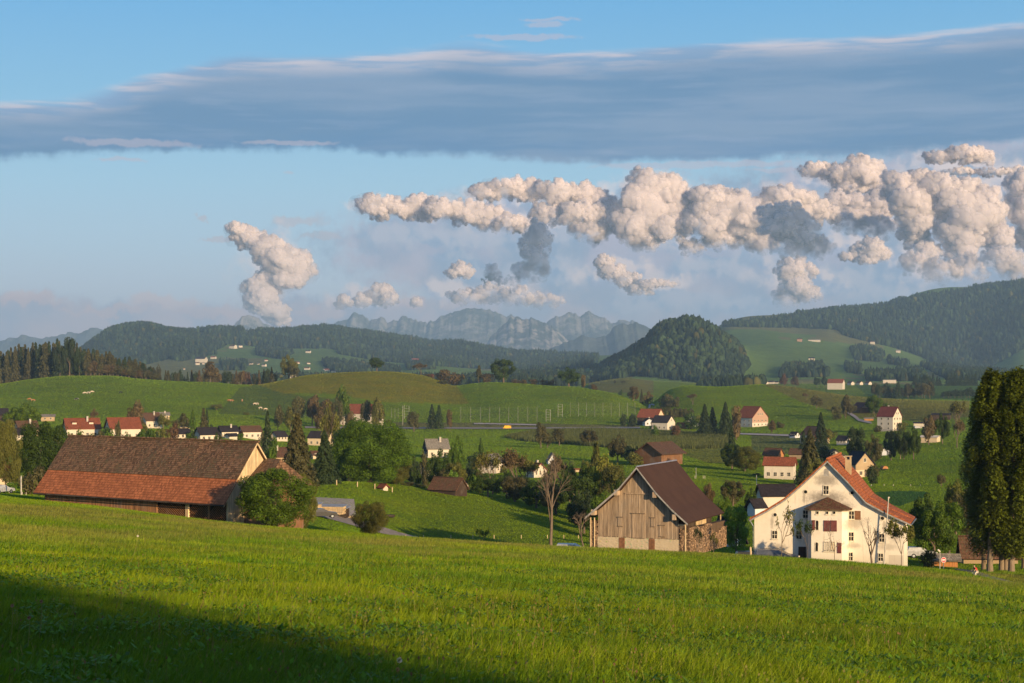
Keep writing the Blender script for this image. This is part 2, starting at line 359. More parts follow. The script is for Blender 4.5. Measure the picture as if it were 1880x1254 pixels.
# ---------------------------------------------------------------- mesh and object helpers
def new_mesh(name, verts, faces, mats=(), mat_idx=None, smooth=False):
    me = bpy.data.meshes.new(name); me.from_pydata([tuple(v) for v in verts], [], faces); 
    for m in mats: me.materials.append(m)
    if mat_idx is not None: me.polygons.foreach_set('material_index', mat_idx)
    if smooth: me.polygons.foreach_set('use_smooth', [True] * len(me.polygons))
    me.update(); return me
def np_mesh(name, V, tris=None, quads=None, mat=None, smooth=False, col=None):
    """fast mesh from arrays; col is a per-vertex colour"""
    me = bpy.data.meshes.new(name); V = np.ascontiguousarray(V, np.float32)
    me.vertices.add(len(V)); me.vertices.foreach_set('co', V.ravel())
    idx = []; starts = []; tot = 0
    nt = 0 if tris is None else len(tris); nq = 0 if quads is None else len(quads)
    if nt: idx.append(np.asarray(tris, np.int32).ravel()); starts.append(np.arange(nt) * 3); tot = nt * 3
    if nq: idx.append(np.asarray(quads, np.int32).ravel()); starts.append(tot + np.arange(nq) * 4)
    idx = np.concatenate(idx); starts = np.concatenate(starts).astype(np.int32)
    me.loops.add(len(idx)); me.loops.foreach_set('vertex_index', idx)
    me.polygons.add(nt + nq); me.polygons.foreach_set('loop_start', starts)
    if smooth: me.polygons.foreach_set('use_smooth', np.ones(nt + nq, bool))
    if mat: me.materials.append(mat)
    if col is not None:
        a = me.color_attributes.new('tone', 'FLOAT_COLOR', 'POINT')
        c = np.ones((len(V), 4), np.float32); c[:, :3] = col; a.data.foreach_set('color', c.ravel())
    me.update(calc_edges=True); me.validate(); return me
def link(name, me, parent=None, loc=None):
    o = bpy.data.objects.new(name, me); COL.objects.link(o)
    if parent is not None: o.parent = parent
    if loc is not None: o.location = loc
    return o
def tag(o, label=None, cat=None, group=None, kind=None):
    if label: o['label'] = label
    if cat: o['category'] = cat
    if group: o['group'] = group
    if kind: o['kind'] = kind
    return o
def empty(name, loc, rz=0.0, label=None, cat=None, group=None):
    o = bpy.data.objects.new(name, None); COL.objects.link(o); o.location = loc; o.rotation_euler = (0, 0, rz)
    o.empty_display_size = 0.3
    return tag(o, label, cat, group)

# ---------------------------------------------------------------- materials
def mat(name, build):
    m = bpy.data.materials.new(name); m.use_nodes = True; N = NT(m.node_tree)
    b = N.n.new('ShaderNodeBsdfPrincipled'); o = N.n.new('ShaderNodeOutputMaterial'); N.l.new(b.outputs[0], o.inputs[0])
    b.inputs['Roughness'].default_value = 0.8; b.inputs['Specular IOR Level'].default_value = 0.25
    N.b = b; N.o = o; build(N); return m
def bump(N, h, s=0.5, d=0.05):
    n = N.n.new('ShaderNodeBump'); n.inputs['Strength'].default_value = s; n.inputs['Distance'].default_value = d
    N.put(n.inputs['Height'], h); N.l.new(n.outputs[0], N.b.inputs['Normal'])
def plain(name, c, rough=0.8, spec=0.25, metal=0.0, var=0.25, scale=3.0):
    def f(N):
        p = N.n.new('ShaderNodeTexCoord').outputs['Object']
        n = N.noise(p, scale, 4, 0.6)
        N.put(N.b.inputs['Base Color'], N.mix(N.step(n, 0.3, 0.7), tuple(q * (1 - var) for q in c[:3]) + (1,), tuple(min(1, q * (1 + var)) for q in c[:3]) + (1,)))
        N.b.inputs['Roughness'].default_value = rough; N.b.inputs['Specular IOR Level'].default_value = spec; N.b.inputs['Metallic'].default_value = metal
    return mat(name, f)

def ground_mat(N):
    a = N.n.new('ShaderNodeAttribute'); a.attribute_name = 'tone'
    p = N.n.new('ShaderNodeNewGeometry').outputs['Position']
    n1 = N.noise(p, 0.02, 5, 0.6); n2 = N.noise(p, 0.35, 5, 0.65); n3 = N.noise(p, 3.0, 4, 0.7)
    far = N.step(N.m('ABSOLUTE', N.sep(p)[1]), 300, 3000)
    k = N.m('ADD', N.m('MULTIPLY_ADD', n1, 0.7, 0.62), N.m('MULTIPLY', N.m('ADD', N.m('SUBTRACT', n2, 0.5), N.m('SUBTRACT', n3, 0.5)), 0.55))
    c = N.v('SCALE', a.outputs['Color']); N.put(c.node.inputs['Scale'], k)
    warm = N.mix(N.step(N.noise(p, 0.06, 4, 0.6), 0.42, 0.68), (1, 1, 1, 1), (1.28, 1.06, 0.9, 1))
    N.put(N.b.inputs['Base Color'], N.v('MULTIPLY', c, warm))
    N.b.inputs['Roughness'].default_value = 0.95; N.b.inputs['Specular IOR Level'].default_value = 0.1
    # turf is made of blades that stand every way: scatter the shading normal like them
    wn = N.n.new('ShaderNodeTexWhiteNoise'); N.l.new(N.v('SNAP', p, (0.06, 0.06, 0.06)), wn.inputs['Vector'])
    g = N.n.new('ShaderNodeNewGeometry').outputs['Normal']
    rv = N.v('MULTIPLY', N.v('SUBTRACT', wn.outputs['Color'], (0.5, 0.5, 0.5)), (2.0, 2.0, 1.2))
    clump = N.v('MULTIPLY', N.v('SUBTRACT', N.noise(p, 0.8, 4, 0.6, out=1), (0.5, 0.5, 0.5)), (1.6, 1.6, 0.5))
    nn = N.v('NORMALIZE', N.v('ADD', N.v('MULTIPLY', g, (0.9, 0.9, 0.45)), N.v('ADD', rv, clump)))
    N.l.new(nn, N.b.inputs['Normal'])
M_GROUND = mat('meadow_ground', ground_mat)

# field colours as they grow: polygons in photo rows/columns, with the distance range they lie in
GREEN = (0.140, 0.222, 0.007); OLIVE = (0.150, 0.165, 0.030); DKGREEN = (0.055, 0.125, 0.020)
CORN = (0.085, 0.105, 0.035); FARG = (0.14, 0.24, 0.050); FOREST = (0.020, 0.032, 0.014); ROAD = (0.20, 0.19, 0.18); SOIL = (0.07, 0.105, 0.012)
FIELDS = [
 ([(470,720),(440,690),(560,660),(860,660),(838,709),(862,742),(800,740),(700,738),(600,722),(520,722)], 1000, 1700, (0.190,0.195,0.012)),
 ([(440,712),(470,706),(520,722),(640,735),(560,765),(400,760)], 900, 1500, (0.10,0.15,0.022)),
 ([(1400,700),(1780,725),(1780,765),(1700,775),(1640,770),(1560,765),(1470,738),(1405,707)], 900, 1700, (0.150,0.155,0.030)),
 ([(1560,700),(1900,700),(1900,737),(1600,732)], 1500, 2700, (0.07,0.14,0.025)),
 ([(1080,720),(1080,690),(1200,690),(1200,722)], 1900, 2900, (0.15,0.16,0.035)),
 ([(925,800),(985,788),(1100,786),(1330,797),(1350,822),(1180,826),(960,808)], 600, 1100, CORN),
 ([(1260,812),(1345,815),(1370,850),(1300,850),(1255,835)], 450, 900, (0.12,0.145,0.025)),
 ([(640,775),(640,792),(780,787),(1175,787),(1175,781),(900,776)], 900, 1200, (0.12,0.13,0.045)),
 ([(1605,904),(1650,901),(1702,903),(1695,914),(1650,930),(1622,922)], 240, 520, (0.035, 0.10, 0.02)),
 ([(1380,795),(1480,798),(1480,835),(1380,830)], 500, 1050, (0.10,0.13,0.04)),
]
def paint(px, py, Y, x):
    c = np.empty(px.shape + (3,)); c[:] = GREEN
    n = fbm(x / 60, Y / 60, 4, 21)[..., None]
    c *= 0.85 + 0.3 * n
    near = Y < 172
    # the mown field in front: fresh green close by, seeding yellow-green further down
    t = np.clip((Y - 45) / 60, 0, 1)[..., None] * np.clip(0.6 + (fbm(x / 14, Y / 22, 4, 3) - 0.5) * 3, 0, 1)[..., None]
    nc = np.array(SOIL) * (1 - t) + np.array((0.125, 0.15, 0.022)) * t
    c = np.where(near[..., None], nc, c)
    far = (Y > 2700)[..., None]
    fp = fbm(x / 500 + 3, Y / 900, 4, 33)[..., None]
    fc = np.array(FARG) * (0.8 + 0.5 * fp); fc = np.where(fp > 0.56, np.array((0.20, 0.215, 0.075)), fc)
    c = np.where(far, fc, c)
    for poly, y0, y1, k in FIELDS:
        m = inpoly(px, py, poly) & (Y > y0) & (Y < y1)
        c[m] = k
    # mowing stripes on the valley meadow
    return c

# woods as seen in the photograph; used for the forest floor and for planting
WOODS = [
 ([(1070,704),(1090,682),(1120,657),(1160,634),(1200,604),(1235,589),(1290,592),(1335,615),(1362,645),(1376,672),(1358,697),(1340,706),(1290,704),(1230,697),(1170,690),(1110,700)], 2900, 4300),
 ([(1325,600),(1600,560),(1880,515),(2100,505),(2100,640),(1880,640),(1830,668),(1790,690),(1740,680),(1690,655),(1640,638),(1590,627),(1548,616),(1535,605),(1450,602)], 5000, 8600),
 ([(95,672),(160,634),(200,606),(270,592),(345,604),(372,618),(420,632),(400,642),(330,652),(300,662),(265,670),(200,678),(150,692),(60,690)], 4400, 7400),
 ([(345,604),(440,602),(450,612),(380,614)], 5600, 7600),
 ([(420,632),(372,618),(460,612),(560,606),(600,603),(700,616),(850,630),(950,648),(1100,655),(1080,690),(1000,692),(940,680),(860,676),(800,672),(730,658),(660,650),(600,640),(520,640)], 4500, 9000),
 ([(560,606),(600,601),(620,612),(640,618),(600,622)], 5600, 7600),
 ([(470,640),(540,648),(520,660),(470,652)], 4000, 6500), ([(590,664),(700,672),(745,688),(640,690),(600,680)], 3300, 5600),
 ([(620,640),(700,656),(760,668),(700,664),(620,650)], 4000, 6500), ([(745,670),(790,668),(800,678),(750,680)], 4000, 5600),
 ([(940,676),(1060,682),(1085,700),(1060,716),(940,700)], 2700, 4600), ([(1280,712),(1400,706),(1400,716),(1290,720)], 1800, 3200),
 ([(400,690),(700,684),(900,690),(1000,700),(1000,715),(400,712)], 2000, 3300),
 ([(1560,642),(1600,638),(1625,652),(1615,664),(1570,662)], 3900, 5600), ([(1440,675),(1510,672),(1520,692),(1430,694)], 3000, 4400),
 ([(1590,690),(1690,684),(1700,700),(1590,700)], 2800, 4200), ([(1630,660),(1670,668),(1665,674),(1630,668)], 3800, 5600),
 ([(1550,670),(1585,676),(1580,688),(1555,684)], 3200, 4600), ([(1690,672),(1800,684),(1880,690),(1880,700),(1740,698)], 3000, 5200),
 ([(405,668),(455,668),(450,680),(410,680)], 3800, 5200), ([(300,655),(340,650),(395,640),(400,650),(330,664)], 4000, 5400),
]
def woods_mask(px, py, Y):
    m = np.zeros(px.shape, bool)
    for poly, y0, y1 in WOODS: m |= inpoly(px, py, poly) & (Y > y0) & (Y < y1)
    return m

def build_ground():
    na, nr = ZG.shape
    front = np.arange(na) < NV
    x = np.where(front[:, None], np.tan(AZ)[:, None] * DR[None], np.sin(AZ)[:, None] * DR[None] / math.cos(AZV[-1]))
    y = np.where(front[:, None], DR[None] + 0 * x, np.cos(AZ)[:, None] * DR[None] / math.cos(AZV[-1]))
    V = np.stack([x, y, ZG], -1).reshape(-1, 3)
    V = np.concatenate([V, [[0, 0, plane_z(0, 0)]]])
    ys = np.maximum(np.abs(y), 0.5)
    px = np.where(front[:, None], x / ys * F + 940, -5000); py = HZ - ZG / ys * F
    c = paint(px, py, np.where(front[:, None], y, 500.0), x)
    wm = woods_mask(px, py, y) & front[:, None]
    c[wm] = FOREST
    c = np.concatenate([c.reshape(-1, 3), [SOIL]])
    I, J = np.meshgrid(np.arange(na), np.arange(nr - 1), indexing='ij'); I2 = (I + 1) % na
    q = np.stack([I * nr + J, I2 * nr + J, I2 * nr + J + 1, I * nr + J + 1], -1).reshape(-1, 4)
    i = np.arange(na); t = np.stack([np.full(na, na * nr), ((i + 1) % na) * nr, i * nr], -1)
    me = np_mesh('ground', V, t, q, M_GROUND, True, c)
    tag(link('ground', me), 'rolling green meadows and fields running back to wooded hills', None, None, 'structure')
build_ground()

# ---------------------------------------------------------------- towering clouds, built as heaps of rounded puffs far behind the mountains
def cloud_mat(N):
    g = N.n.new('ShaderNodeNewGeometry'); p = g.outputs['Position']; a = N.n.new('ShaderNodeAttribute'); a.attribute_name = 'tone'
    n = N.noise(p, 0.0022, 5, 0.6); d = N.n.new('ShaderNodeBsdfDiffuse'); t = N.n.new('ShaderNodeBsdfTranslucent')
    bm = N.n.new('ShaderNodeBump'); bm.inputs['Strength'].default_value = 0.8; bm.inputs['Distance'].default_value = 90; N.l.new(n, bm.inputs['Height'])
    d.inputs[0].default_value = (1.0, 0.93, 1.0, 1); t.inputs[0].default_value = (1.0, 0.93, 1.0, 1)
    # light scatters deep inside vapour, so the small puffs shade like the big mass they sit on
    ma = N.n.new('ShaderNodeAttribute'); ma.attribute_name = 'mass'; sb = N.v('SCALE', bm.outputs[0]); sb.node.inputs['Scale'].default_value = 0.45; nn = N.v('NORMALIZE', N.v('ADD', sb, ma.outputs['Vector']))
    N.l.new(nn, d.inputs['Normal']); N.l.new(nn, t.inputs['Normal'])
    x = N.n.new('ShaderNodeMixShader'); x.inputs[0].default_value = 0.40; N.l.new(d.outputs[0], x.inputs[1]); N.l.new(t.outputs[0], x.inputs[2])
    lw = N.n.new('ShaderNodeLayerWeight'); lw.inputs[0].default_value = 0.5
    # thin wispy rims and a body that thins out towards the base (tone holds how solid the cloud is there)
    al = N.m('MULTIPLY', N.step(N.m('ADD', lw.outputs['Facing'], N.m('MULTIPLY_ADD', n, 1.0, -0.5)), 0.25, 0.90, 1, 0), N.step(N.m('ADD', N.sep(a.outputs['Color'])[0], N.m('MULTIPLY_ADD', n, 0.8, -0.4)), 0.12, 0.75)); al = N.m('MULTIPLY', al, 0.42)
    tr = N.n.new('ShaderNodeBsdfTransparent'); y = N.n.new('ShaderNodeMixShader'); N.put(y.inputs[0], al); N.l.new(tr.outputs[0], y.inputs[1]); N.l.new(x.outputs[0], y.inputs[2]); N.l.new(y.outputs[0], N.o.inputs[0])
M_CLOUD = mat('cloud_vapour', cloud_mat)
def ico(sub):
    import bmesh
    b = bmesh.new(); bmesh.ops.create_icosphere(b, subdivisions=sub, radius=1.0); v = np.array([q.co[:] for q in b.verts]); f = np.array([[q.index for q in t.verts] for t in b.faces]); b.free(); return v, f
ICO = {1: ico(1), 2: ico(2), 3: ico(3)}
def mass(me, M): a = me.attributes.new('mass', 'FLOAT_VECTOR', 'POINT'); a.data.foreach_set('vector', np.ascontiguousarray(M, np.float32).ravel())
def cloud(label, blobs, Y, seed, solid=1.0, base=None, fine=1.0, name='cloud', depth=1.0):
    """blobs: (photo column, row, half width, half height); base: (row where it has dissolved, row where it is still solid)"""
    rng = np.random.default_rng(seed); S = []; shells = []
    for px, py, rx, ry in blobs:
        rx *= 1.14; ry *= 1.14
        k = Y / F; c = np.array([(px - 940) * k, Y + rng.uniform(-1, 1) * rx * k * .5, (HZ - py) * k]); r = np.array([rx, (rx + ry) * .5 * depth, ry]) * k
        S.append((c, r * .80, 3, c)); shells.append((c + np.array([0, rng.uniform(-.3, .3) * r[1], 0]), r * rng.uniform(1.02, 1.2), 3, c)); shells.append((c + rng.normal(0, .3, 3) * r, r * rng.uniform(.8, 1.1), 3, c)); n1 = int(26 * fine)
        for i in range(n1):
            d = rng.normal(0, 1, 3); d[1] = -abs(d[1]) if rng.random() < .7 else d[1]; d[2] += .25; d /= np.linalg.norm(d); c1 = c + d * r * rng.uniform(.62, .88); r1 = min(r[0], r[2]) * rng.uniform(.30, .60)
            S.append((c1, np.array([r1, r1, r1 * .9]), 2, c))
            for j in range(int(9 * fine)):
                e = rng.normal(0, 1, 3); e += d * .8; e[2] += .2; e /= np.linalg.norm(e); r2 = r1 * rng.uniform(.20, .50); S.append((c1 + e * r1 * rng.uniform(.68, .9), np.array([r2, r2, r2]), 1, c * .45 + c1 * .55))
    V = []; T = []; C = []; MN = []; o = 0; ns = len(S); S += shells      # thin mist round the solid heads
    for i_, (c, r, s, pc) in enumerate(S):
        v, f = ICO[s]; w = v * r + c
        if s > 1: w = w + v * r.mean() * (fbm(w[:, 0] / r.mean() * 1.6, (w[:, 2] + w[:, 1]) / r.mean() * 1.6, 3, seed)[:, None] - .5) * .45
        V.append(w); q = w - pc; MN.append(q / np.linalg.norm(q, axis=1)[:, None]); T.append(f + o); o += len(v); t = np.full(len(v), solid if i_ < ns else .34 * min(solid, 1))
        if base: t = t * np.clip((w[:, 2] / w[:, 1] * F - (HZ - base[0])) / (base[0] - base[1]), 0, 1)
        C.append(t)
    V = np.concatenate(V); C = np.repeat(np.concatenate(C)[:, None], 3, 1); T = np.concatenate(T)
    keep = C[T].reshape(len(T), -1).max(1) > .02; me = np_mesh(name, V, T[keep], None, M_CLOUD, True, C); mass(me, np.concatenate(MN)); tag(link(name, me), label, 'cloud')
cloud('narrow leaning tower of sunlit cloud above the sharp peak at the left', [(438, 424, 20, 15), (462, 440, 28, 20), (497, 462, 30, 22), (520, 478, 34, 26), (540, 492, 30, 26), (525, 508, 34, 24), (505, 515, 32, 22), (478, 532, 34, 22), (482, 552, 32, 20), (500, 572, 30, 18), (515, 590, 22, 12)], 30000, 1, 1.15, (640, 530))
cloud('long flat-based cloud rolls left in the sunlit bank', [(692, 380, 32, 20), (730, 383, 30, 16), (770, 380, 40, 22), (812, 388, 38, 18), (855, 392, 40, 20), (900, 400, 40, 20), (935, 412, 34, 18), (965, 420, 28, 14)], 33000, 2, 1.0, (440, 388))
cloud('low sunlit cloud roll left of the highest tower', [(890, 355, 30, 14), (930, 350, 40, 18), (975, 352, 44, 18), (1020, 358, 44, 20), (1065, 362, 40, 20), (1100, 372, 30, 18)], 35000, 3, 1.0, (395, 356))
cloud('highest bulging white cloud tower right of the middle', [(1195, 345, 44, 30), (1225, 352, 34, 24), (1170, 375, 40, 30), (1200, 395, 46, 34), (1160, 415, 34, 28), (1190, 435, 30, 22), (1250, 385, 44, 30), (1300, 375, 40, 26), (1290, 410, 44, 28), (1345, 395, 44, 30), (1340, 362, 34, 16), (1370, 425, 40, 26), (1400, 398, 44, 30), (1435, 370, 46, 24), (1470, 380, 44, 22), (1510, 392, 36, 16), (1400, 445, 34, 20), (1270, 455, 22, 14), (1320, 440, 30, 18), (1225, 420, 34, 24)], 34000, 4, 1.1, (490, 385))
cloud('pair of white cloud heads under the right part of the lens cloud', [(1500, 312, 34, 15), (1540, 320, 30, 16), (1575, 318, 38, 24), (1605, 335, 30, 20), (1560, 340, 34, 16)], 36000, 5, 1.0, (385, 345))
cloud('massive white cloud tower at the right edge of the bank', [(1650, 345, 32, 24), (1665, 375, 34, 26), (1680, 400, 34, 26), (1680, 430, 26, 20), (1720, 345, 40, 22), (1745, 365, 44, 32), (1770, 395, 46, 34), (1805, 385, 40, 34), (1800, 420, 40, 28), (1755, 430, 40, 30), (1760, 465, 34, 24), (1830, 440, 26, 20), (1700, 465, 30, 18), (1690, 330, 30, 14), (1780, 350, 34, 18)], 33000, 6, 1.1, (520, 410))
cloud('white cloud cut by the right picture edge', [(1880, 350, 34, 30), (1890, 390, 34, 34), (1900, 430, 34, 34)], 33500, 7, 1.0, (500, 430))
cloud('flat white cloud cap just under the lens cloud at the right', [(1725, 290, 34, 12), (1765, 286, 40, 14), (1800, 290, 30, 12)], 37000, 8, .95, (318, 296))
cloud('thin flattened white cloud below the cap at the right edge', [(1700, 318, 40, 7), (1760, 316, 40, 7), (1820, 318, 36, 8), (1860, 314, 30, 9)], 37000, 9, .8, (340, 322))
cloud('small bright separate cloud puff right of the blue shaded cloud', [(1558, 470, 18, 8), (1580, 462, 18, 14), (1600, 458, 20, 18), (1618, 468, 14, 12), (1590, 478, 20, 9)], 28000, 10, 1.1, (510, 482))
cloud('slanting pink cloud wisp in the middle of the grey veil', [(1108, 482, 18, 12), (1125, 500, 24, 16), (1150, 515, 26, 14), (1172, 530, 26, 14), (1190, 522, 30, 9), (1220, 523, 24, 6)], 30000, 11, .75, (570, 520))
cloud('faint pink cloud column standing over the forest hill', [(1450, 500, 30, 22), (1480, 495, 24, 14), (1460, 530, 28, 18), (1445, 550, 26, 16), (1480, 540, 24, 14)], 31000, 12, .55, (600, 520))
cloud('pink cloud bank low over the massif', [(850, 495, 20, 14), (835, 500, 16, 10), (860, 545, 40, 14), (900, 540, 40, 16), (950, 548, 44, 16), (1000, 555, 36, 12)], 31000, 13, .55, (600, 530))
cloud('small pink cloud heads between the leaning tower and the massif', [(632, 555, 14, 12), (665, 552, 20, 12), (695, 540, 24, 16), (715, 550, 20, 12), (765, 556, 12, 9)], 31000, 14, .62, (590, 545))
# clouds shaded by the unseen banks added out of view at the right
cloud('blue shaded cloud head standing before the white towers', [(1410, 398, 22, 18), (1442, 388, 24, 16), (1455, 402, 30, 20), (1430, 418, 36, 22), (1475, 430, 36, 22), (1450, 448, 46, 24), (1490, 455, 36, 20)], 24000, 15, .50, (530, 440))
cloud('narrow blue shaded cloud rising in the middle of the sky', [(984, 415, 11, 14), (990, 436, 24, 18), (975, 455, 22, 18), (985, 478, 28, 20), (975, 500, 34, 18), (905, 500, 16, 13), (900, 520, 24, 10), (935, 515, 24, 9)], 24000, 16, .48, (570, 470))
def shade_bank(px, py, Yc, rad, dist, seed):  # unseen heap of puffs added toward the sun to darken one cloud
    c = W(px, py, Yc) + sd * dist; rng = np.random.default_rng(seed); v, f = ICO[3]; V = []; T = []; o = 0
    for i in range(26): q = v * rad * rng.uniform(.35, .6) + np.array(c) + rng.normal(0, .36, 3) * rad; V.append(q); T.append(f + o); o += len(v)
    V = np.concatenate(V); tag(link('cloud', np_mesh('cloud', V, np.concatenate(T), None, M_CLOUD, True, np.ones((len(V), 3)))), 'unseen cloud heap added out of view to shade the blue cloud' + (' head' if seed == 1 else 's in the middle'), 'cloud')
shade_bank(1450, 420, 24000, 950, 17000, 1); shade_bank(955, 470, 24000, 900, 21000, 2)
cloud('soft pale cloud linking the long rolls with the highest tower', [(1010, 392, 40, 20), (1060, 398, 44, 24), (1110, 408, 40, 26), (1080, 430, 36, 20)], 34500, 41, .60, (490, 390))
cloud('soft pale cloud between the blue shaded head and the right-hand towers', [(1540, 372, 36, 20), (1580, 385, 40, 24), (1618, 375, 32, 24), (1560, 408, 34, 20), (1605, 415, 34, 22)], 35500, 42, .62, (480, 380))
cloud('soft pink cloud foot below the right-hand towers', [(1680, 485, 34, 18), (1725, 500, 38, 20), (1780, 498, 40, 22), (1835, 480, 38, 22), (1865, 500, 30, 20)], 32000, 43, .56, (570, 450))

# ---------------------------------------------------------------- mountains far behind
def rock_mat(N):
    p = N.n.new('ShaderNodeNewGeometry').outputs['Position']
    nz = N.sep(N.n.new('ShaderNodeNewGeometry').outputs['Normal'])[2]
    n1 = N.noise(p, 0.0018, 7, 0.62); n2 = N.noise(N.v('MULTIPLY', p, (1, 1, 0.25)), 0.009, 6, 0.65)
    a = N.n.new('ShaderNodeAttribute'); a.attribute_name = 'tone'
    cliff = N.m('MULTIPLY', N.step(N.m('ADD', n2, N.m('MULTIPLY_ADD', n1, 0.6, -0.3)), 0.42, 0.62), N.sep(a.outputs['Color'])[0])
    low = N.mix(N.step(n1, 0.4, 0.6), (0.045, 0.065, 0.075, 1), (0.08, 0.105, 0.10, 1))  # bluish tone stands in for haze over the far slopes
    N.put(N.b.inputs['Base Color'], N.mix(cliff, low, N.mix(n2, (0.20, 0.20, 0.21, 1), (0.36, 0.34, 0.33, 1))))
    N.b.inputs['Roughness'].default_value = 0.95
    bump(N, n2, 0.8, 60)
M_ROCK = mat('mountain_rock', rock_mat)
def ridge(name, label, Y, prof, depth, base_py, rough, rockiness, seed, step=2.0):
    """one mountain chain: skyline from the photograph, real slopes before and behind it"""
    a = np.array(prof, float); px = np.arange(a[0, 0], a[-1, 0], step)
    top = (HZ - np.interp(px, a[:, 0], a[:, 1])) * 1.05 / F * Y
    base = (HZ - base_py) / F * Y
    top = top + (fbm(px / 9, px * 0 + seed, 5, seed, .62) - 0.42) * rough * 1.1 * np.clip((top - base) / 200, 0, 1)
    rows = 46; t = np.linspace(-1, 1, rows)
    x0 = (px - 940) / F * Y
    X = x0[:, None] + t[None] * 0
    D = t[None] * depth + (fbm(x0 / (depth * 0.5), x0 * 0 + 3, 3, seed + 3)[:, None] - 0.5) * depth * 0.5 * (1 - np.abs(t))[None]
    YY = Y + D
    k = 1 - np.abs(t[None]) ** 0.8
    n = np.abs(fbm(X / (depth * .16), YY / (depth * 0.45), 5, seed + 7) - 0.5) * 2
    Z = base + (top - base)[:, None] * k
    edge = (1 - np.clip(1 - np.abs(t[None]) * 3.2, 0, 1)) * np.clip(1 - np.abs(t[None]), 0, 1)
    Z = Z + (0.35 - n) * rough * edge * np.clip((top - base) / 250, 0.1, 1)[:, None]
    Z = np.minimum(Z, (top[:, None] + 0 * Z) * 1.0 + 0.0) if True else Z
    Xw = X * (YY / Y) ** 0.0
    V = np.stack([Xw, YY, Z], -1).reshape(-1, 3)
    na = len(px); I, J = np.meshgrid(np.arange(na - 1), np.arange(rows - 1), indexing='ij')
    q = np.stack([I * rows + J, (I + 1) * rows + J, (I + 1) * rows + J + 1, I * rows + J + 1], -1).reshape(-1, 4)
    h = np.clip((Z - base) / (top.max() - base), 0, 1)
    r = np.clip(h * 1.9 - 0.25, 0, 1) * rockiness
    c = np.repeat(r.reshape(-1, 1), 3, 1)
    tag(link(name, np_mesh(name, V, None, q, M_ROCK, True, c)), label, None, None, 'structure')
ridge('mountains', 'pale blue mountain peaks on the horizon behind the left wood', 15500,
      [(-60,660),(0,626),(40,616),(60,622),(100,618),(130,610),(150,612),(180,601),(200,608),(240,625),(300,640),(340,660)], 1500, 694, 40, 0.2, 1)
ridge('mountains', 'sharp pale rocky peak under the leaning cloud', 16500,
      [(380,640),(400,612),(412,600),(424,604),(436,596),(448,584),(458,577),(468,582),(480,590),(500,600),(515,610),(540,620),(600,632),(640,660)], 1400, 694, 60, 0.9, 2)
ridge('mountains', 'high pale limestone massif in the middle of the horizon', 17500,
      [(560,650),(600,606),(620,596),(636,584),(650,574),(665,580),(680,588),(700,585),(715,592),(730,590),(740,580),(752,586),(765,592),(790,596),(810,584),(830,574),(850,570),(885,570),(910,574),(930,582),(945,580),(960,592),(1000,600),(1010,590),(1025,582),(1045,576),(1060,582),(1080,574),(1100,582),(1120,596),(1140,592),(1155,590),(1170,596),(1185,606),(1200,630),(1240,660)], 2000, 694, 90, 0.8, 3)
ridge('mountains', 'nearer rocky mountain with pale cliff bands right of the massif', 14500,
      [(850,668),(890,636),(910,610),(925,592),(940,586),(950,580),(958,586),(975,584),(992,588),(1010,596),(1030,612),(1045,626),(1060,642),(1090,668)], 1100, 694, 80, 1.5, 4)
ridge('mountains', 'low blue foothills before the rocky mountains', 12500,
      [(760,676),(820,648),(880,640),(940,644),(1000,646),(1040,630),(1065,616),(1090,622),(1110,618),(1125,604),(1140,594),(1150,598),(1165,592),(1178,600),(1200,610),(1240,640),(1320,680)], 1200, 696, 40, 0.15, 5)

# ---------------------------------------------------------------- far woods: many small firs and round trees on the hills
def tree_leaf_mat(N):
    i = N.n.new('ShaderNodeObjectInfo'); p = N.n.new('ShaderNodeNewGeometry').outputs['Position']
    n = N.noise(p, 0.9, 3, 0.6); a = N.n.new('ShaderNodeAttribute'); a.attribute_name = 'tone'
    k = N.v('MULTIPLY', i.outputs['Color'], a.outputs['Color'])
    k = N.v('SCALE', k); N.put(k.node.inputs['Scale'], N.step(n, 0.25, 0.75, 0.7, 1.35))
    N.put(N.b.inputs['Base Color'], k); N.b.inputs['Roughness'].default_value = 0.6; N.b.inputs['Specular IOR Level'].default_value = 0.2
    t = N.n.new('ShaderNodeBsdfTranslucent'); N.put(t.inputs[0], N.v('MULTIPLY', k, (1.3, 1.4, 0.5)))
    x = N.n.new('ShaderNodeMixShader'); x.inputs[0].default_value = 0.22
    N.l.new(N.b.outputs[0], x.inputs[1]); N.l.new(t.outputs[0], x.inputs[2]); N.l.new(x.outputs[0], N.o.inputs[0])
M_LEAF = mat('leaves', tree_leaf_mat)
def far_tone(N):
    a = N.n.new('ShaderNodeAttribute'); a.attribute_name = 'tone'
    N.put(N.b.inputs['Base Color'], a.outputs['Color']); N.b.inputs['Roughness'].default_value = 0.9; N.b.inputs['Specular IOR Level'].default_value = 0.1
M_FARTREE = mat('far_tree_needles', far_tone)
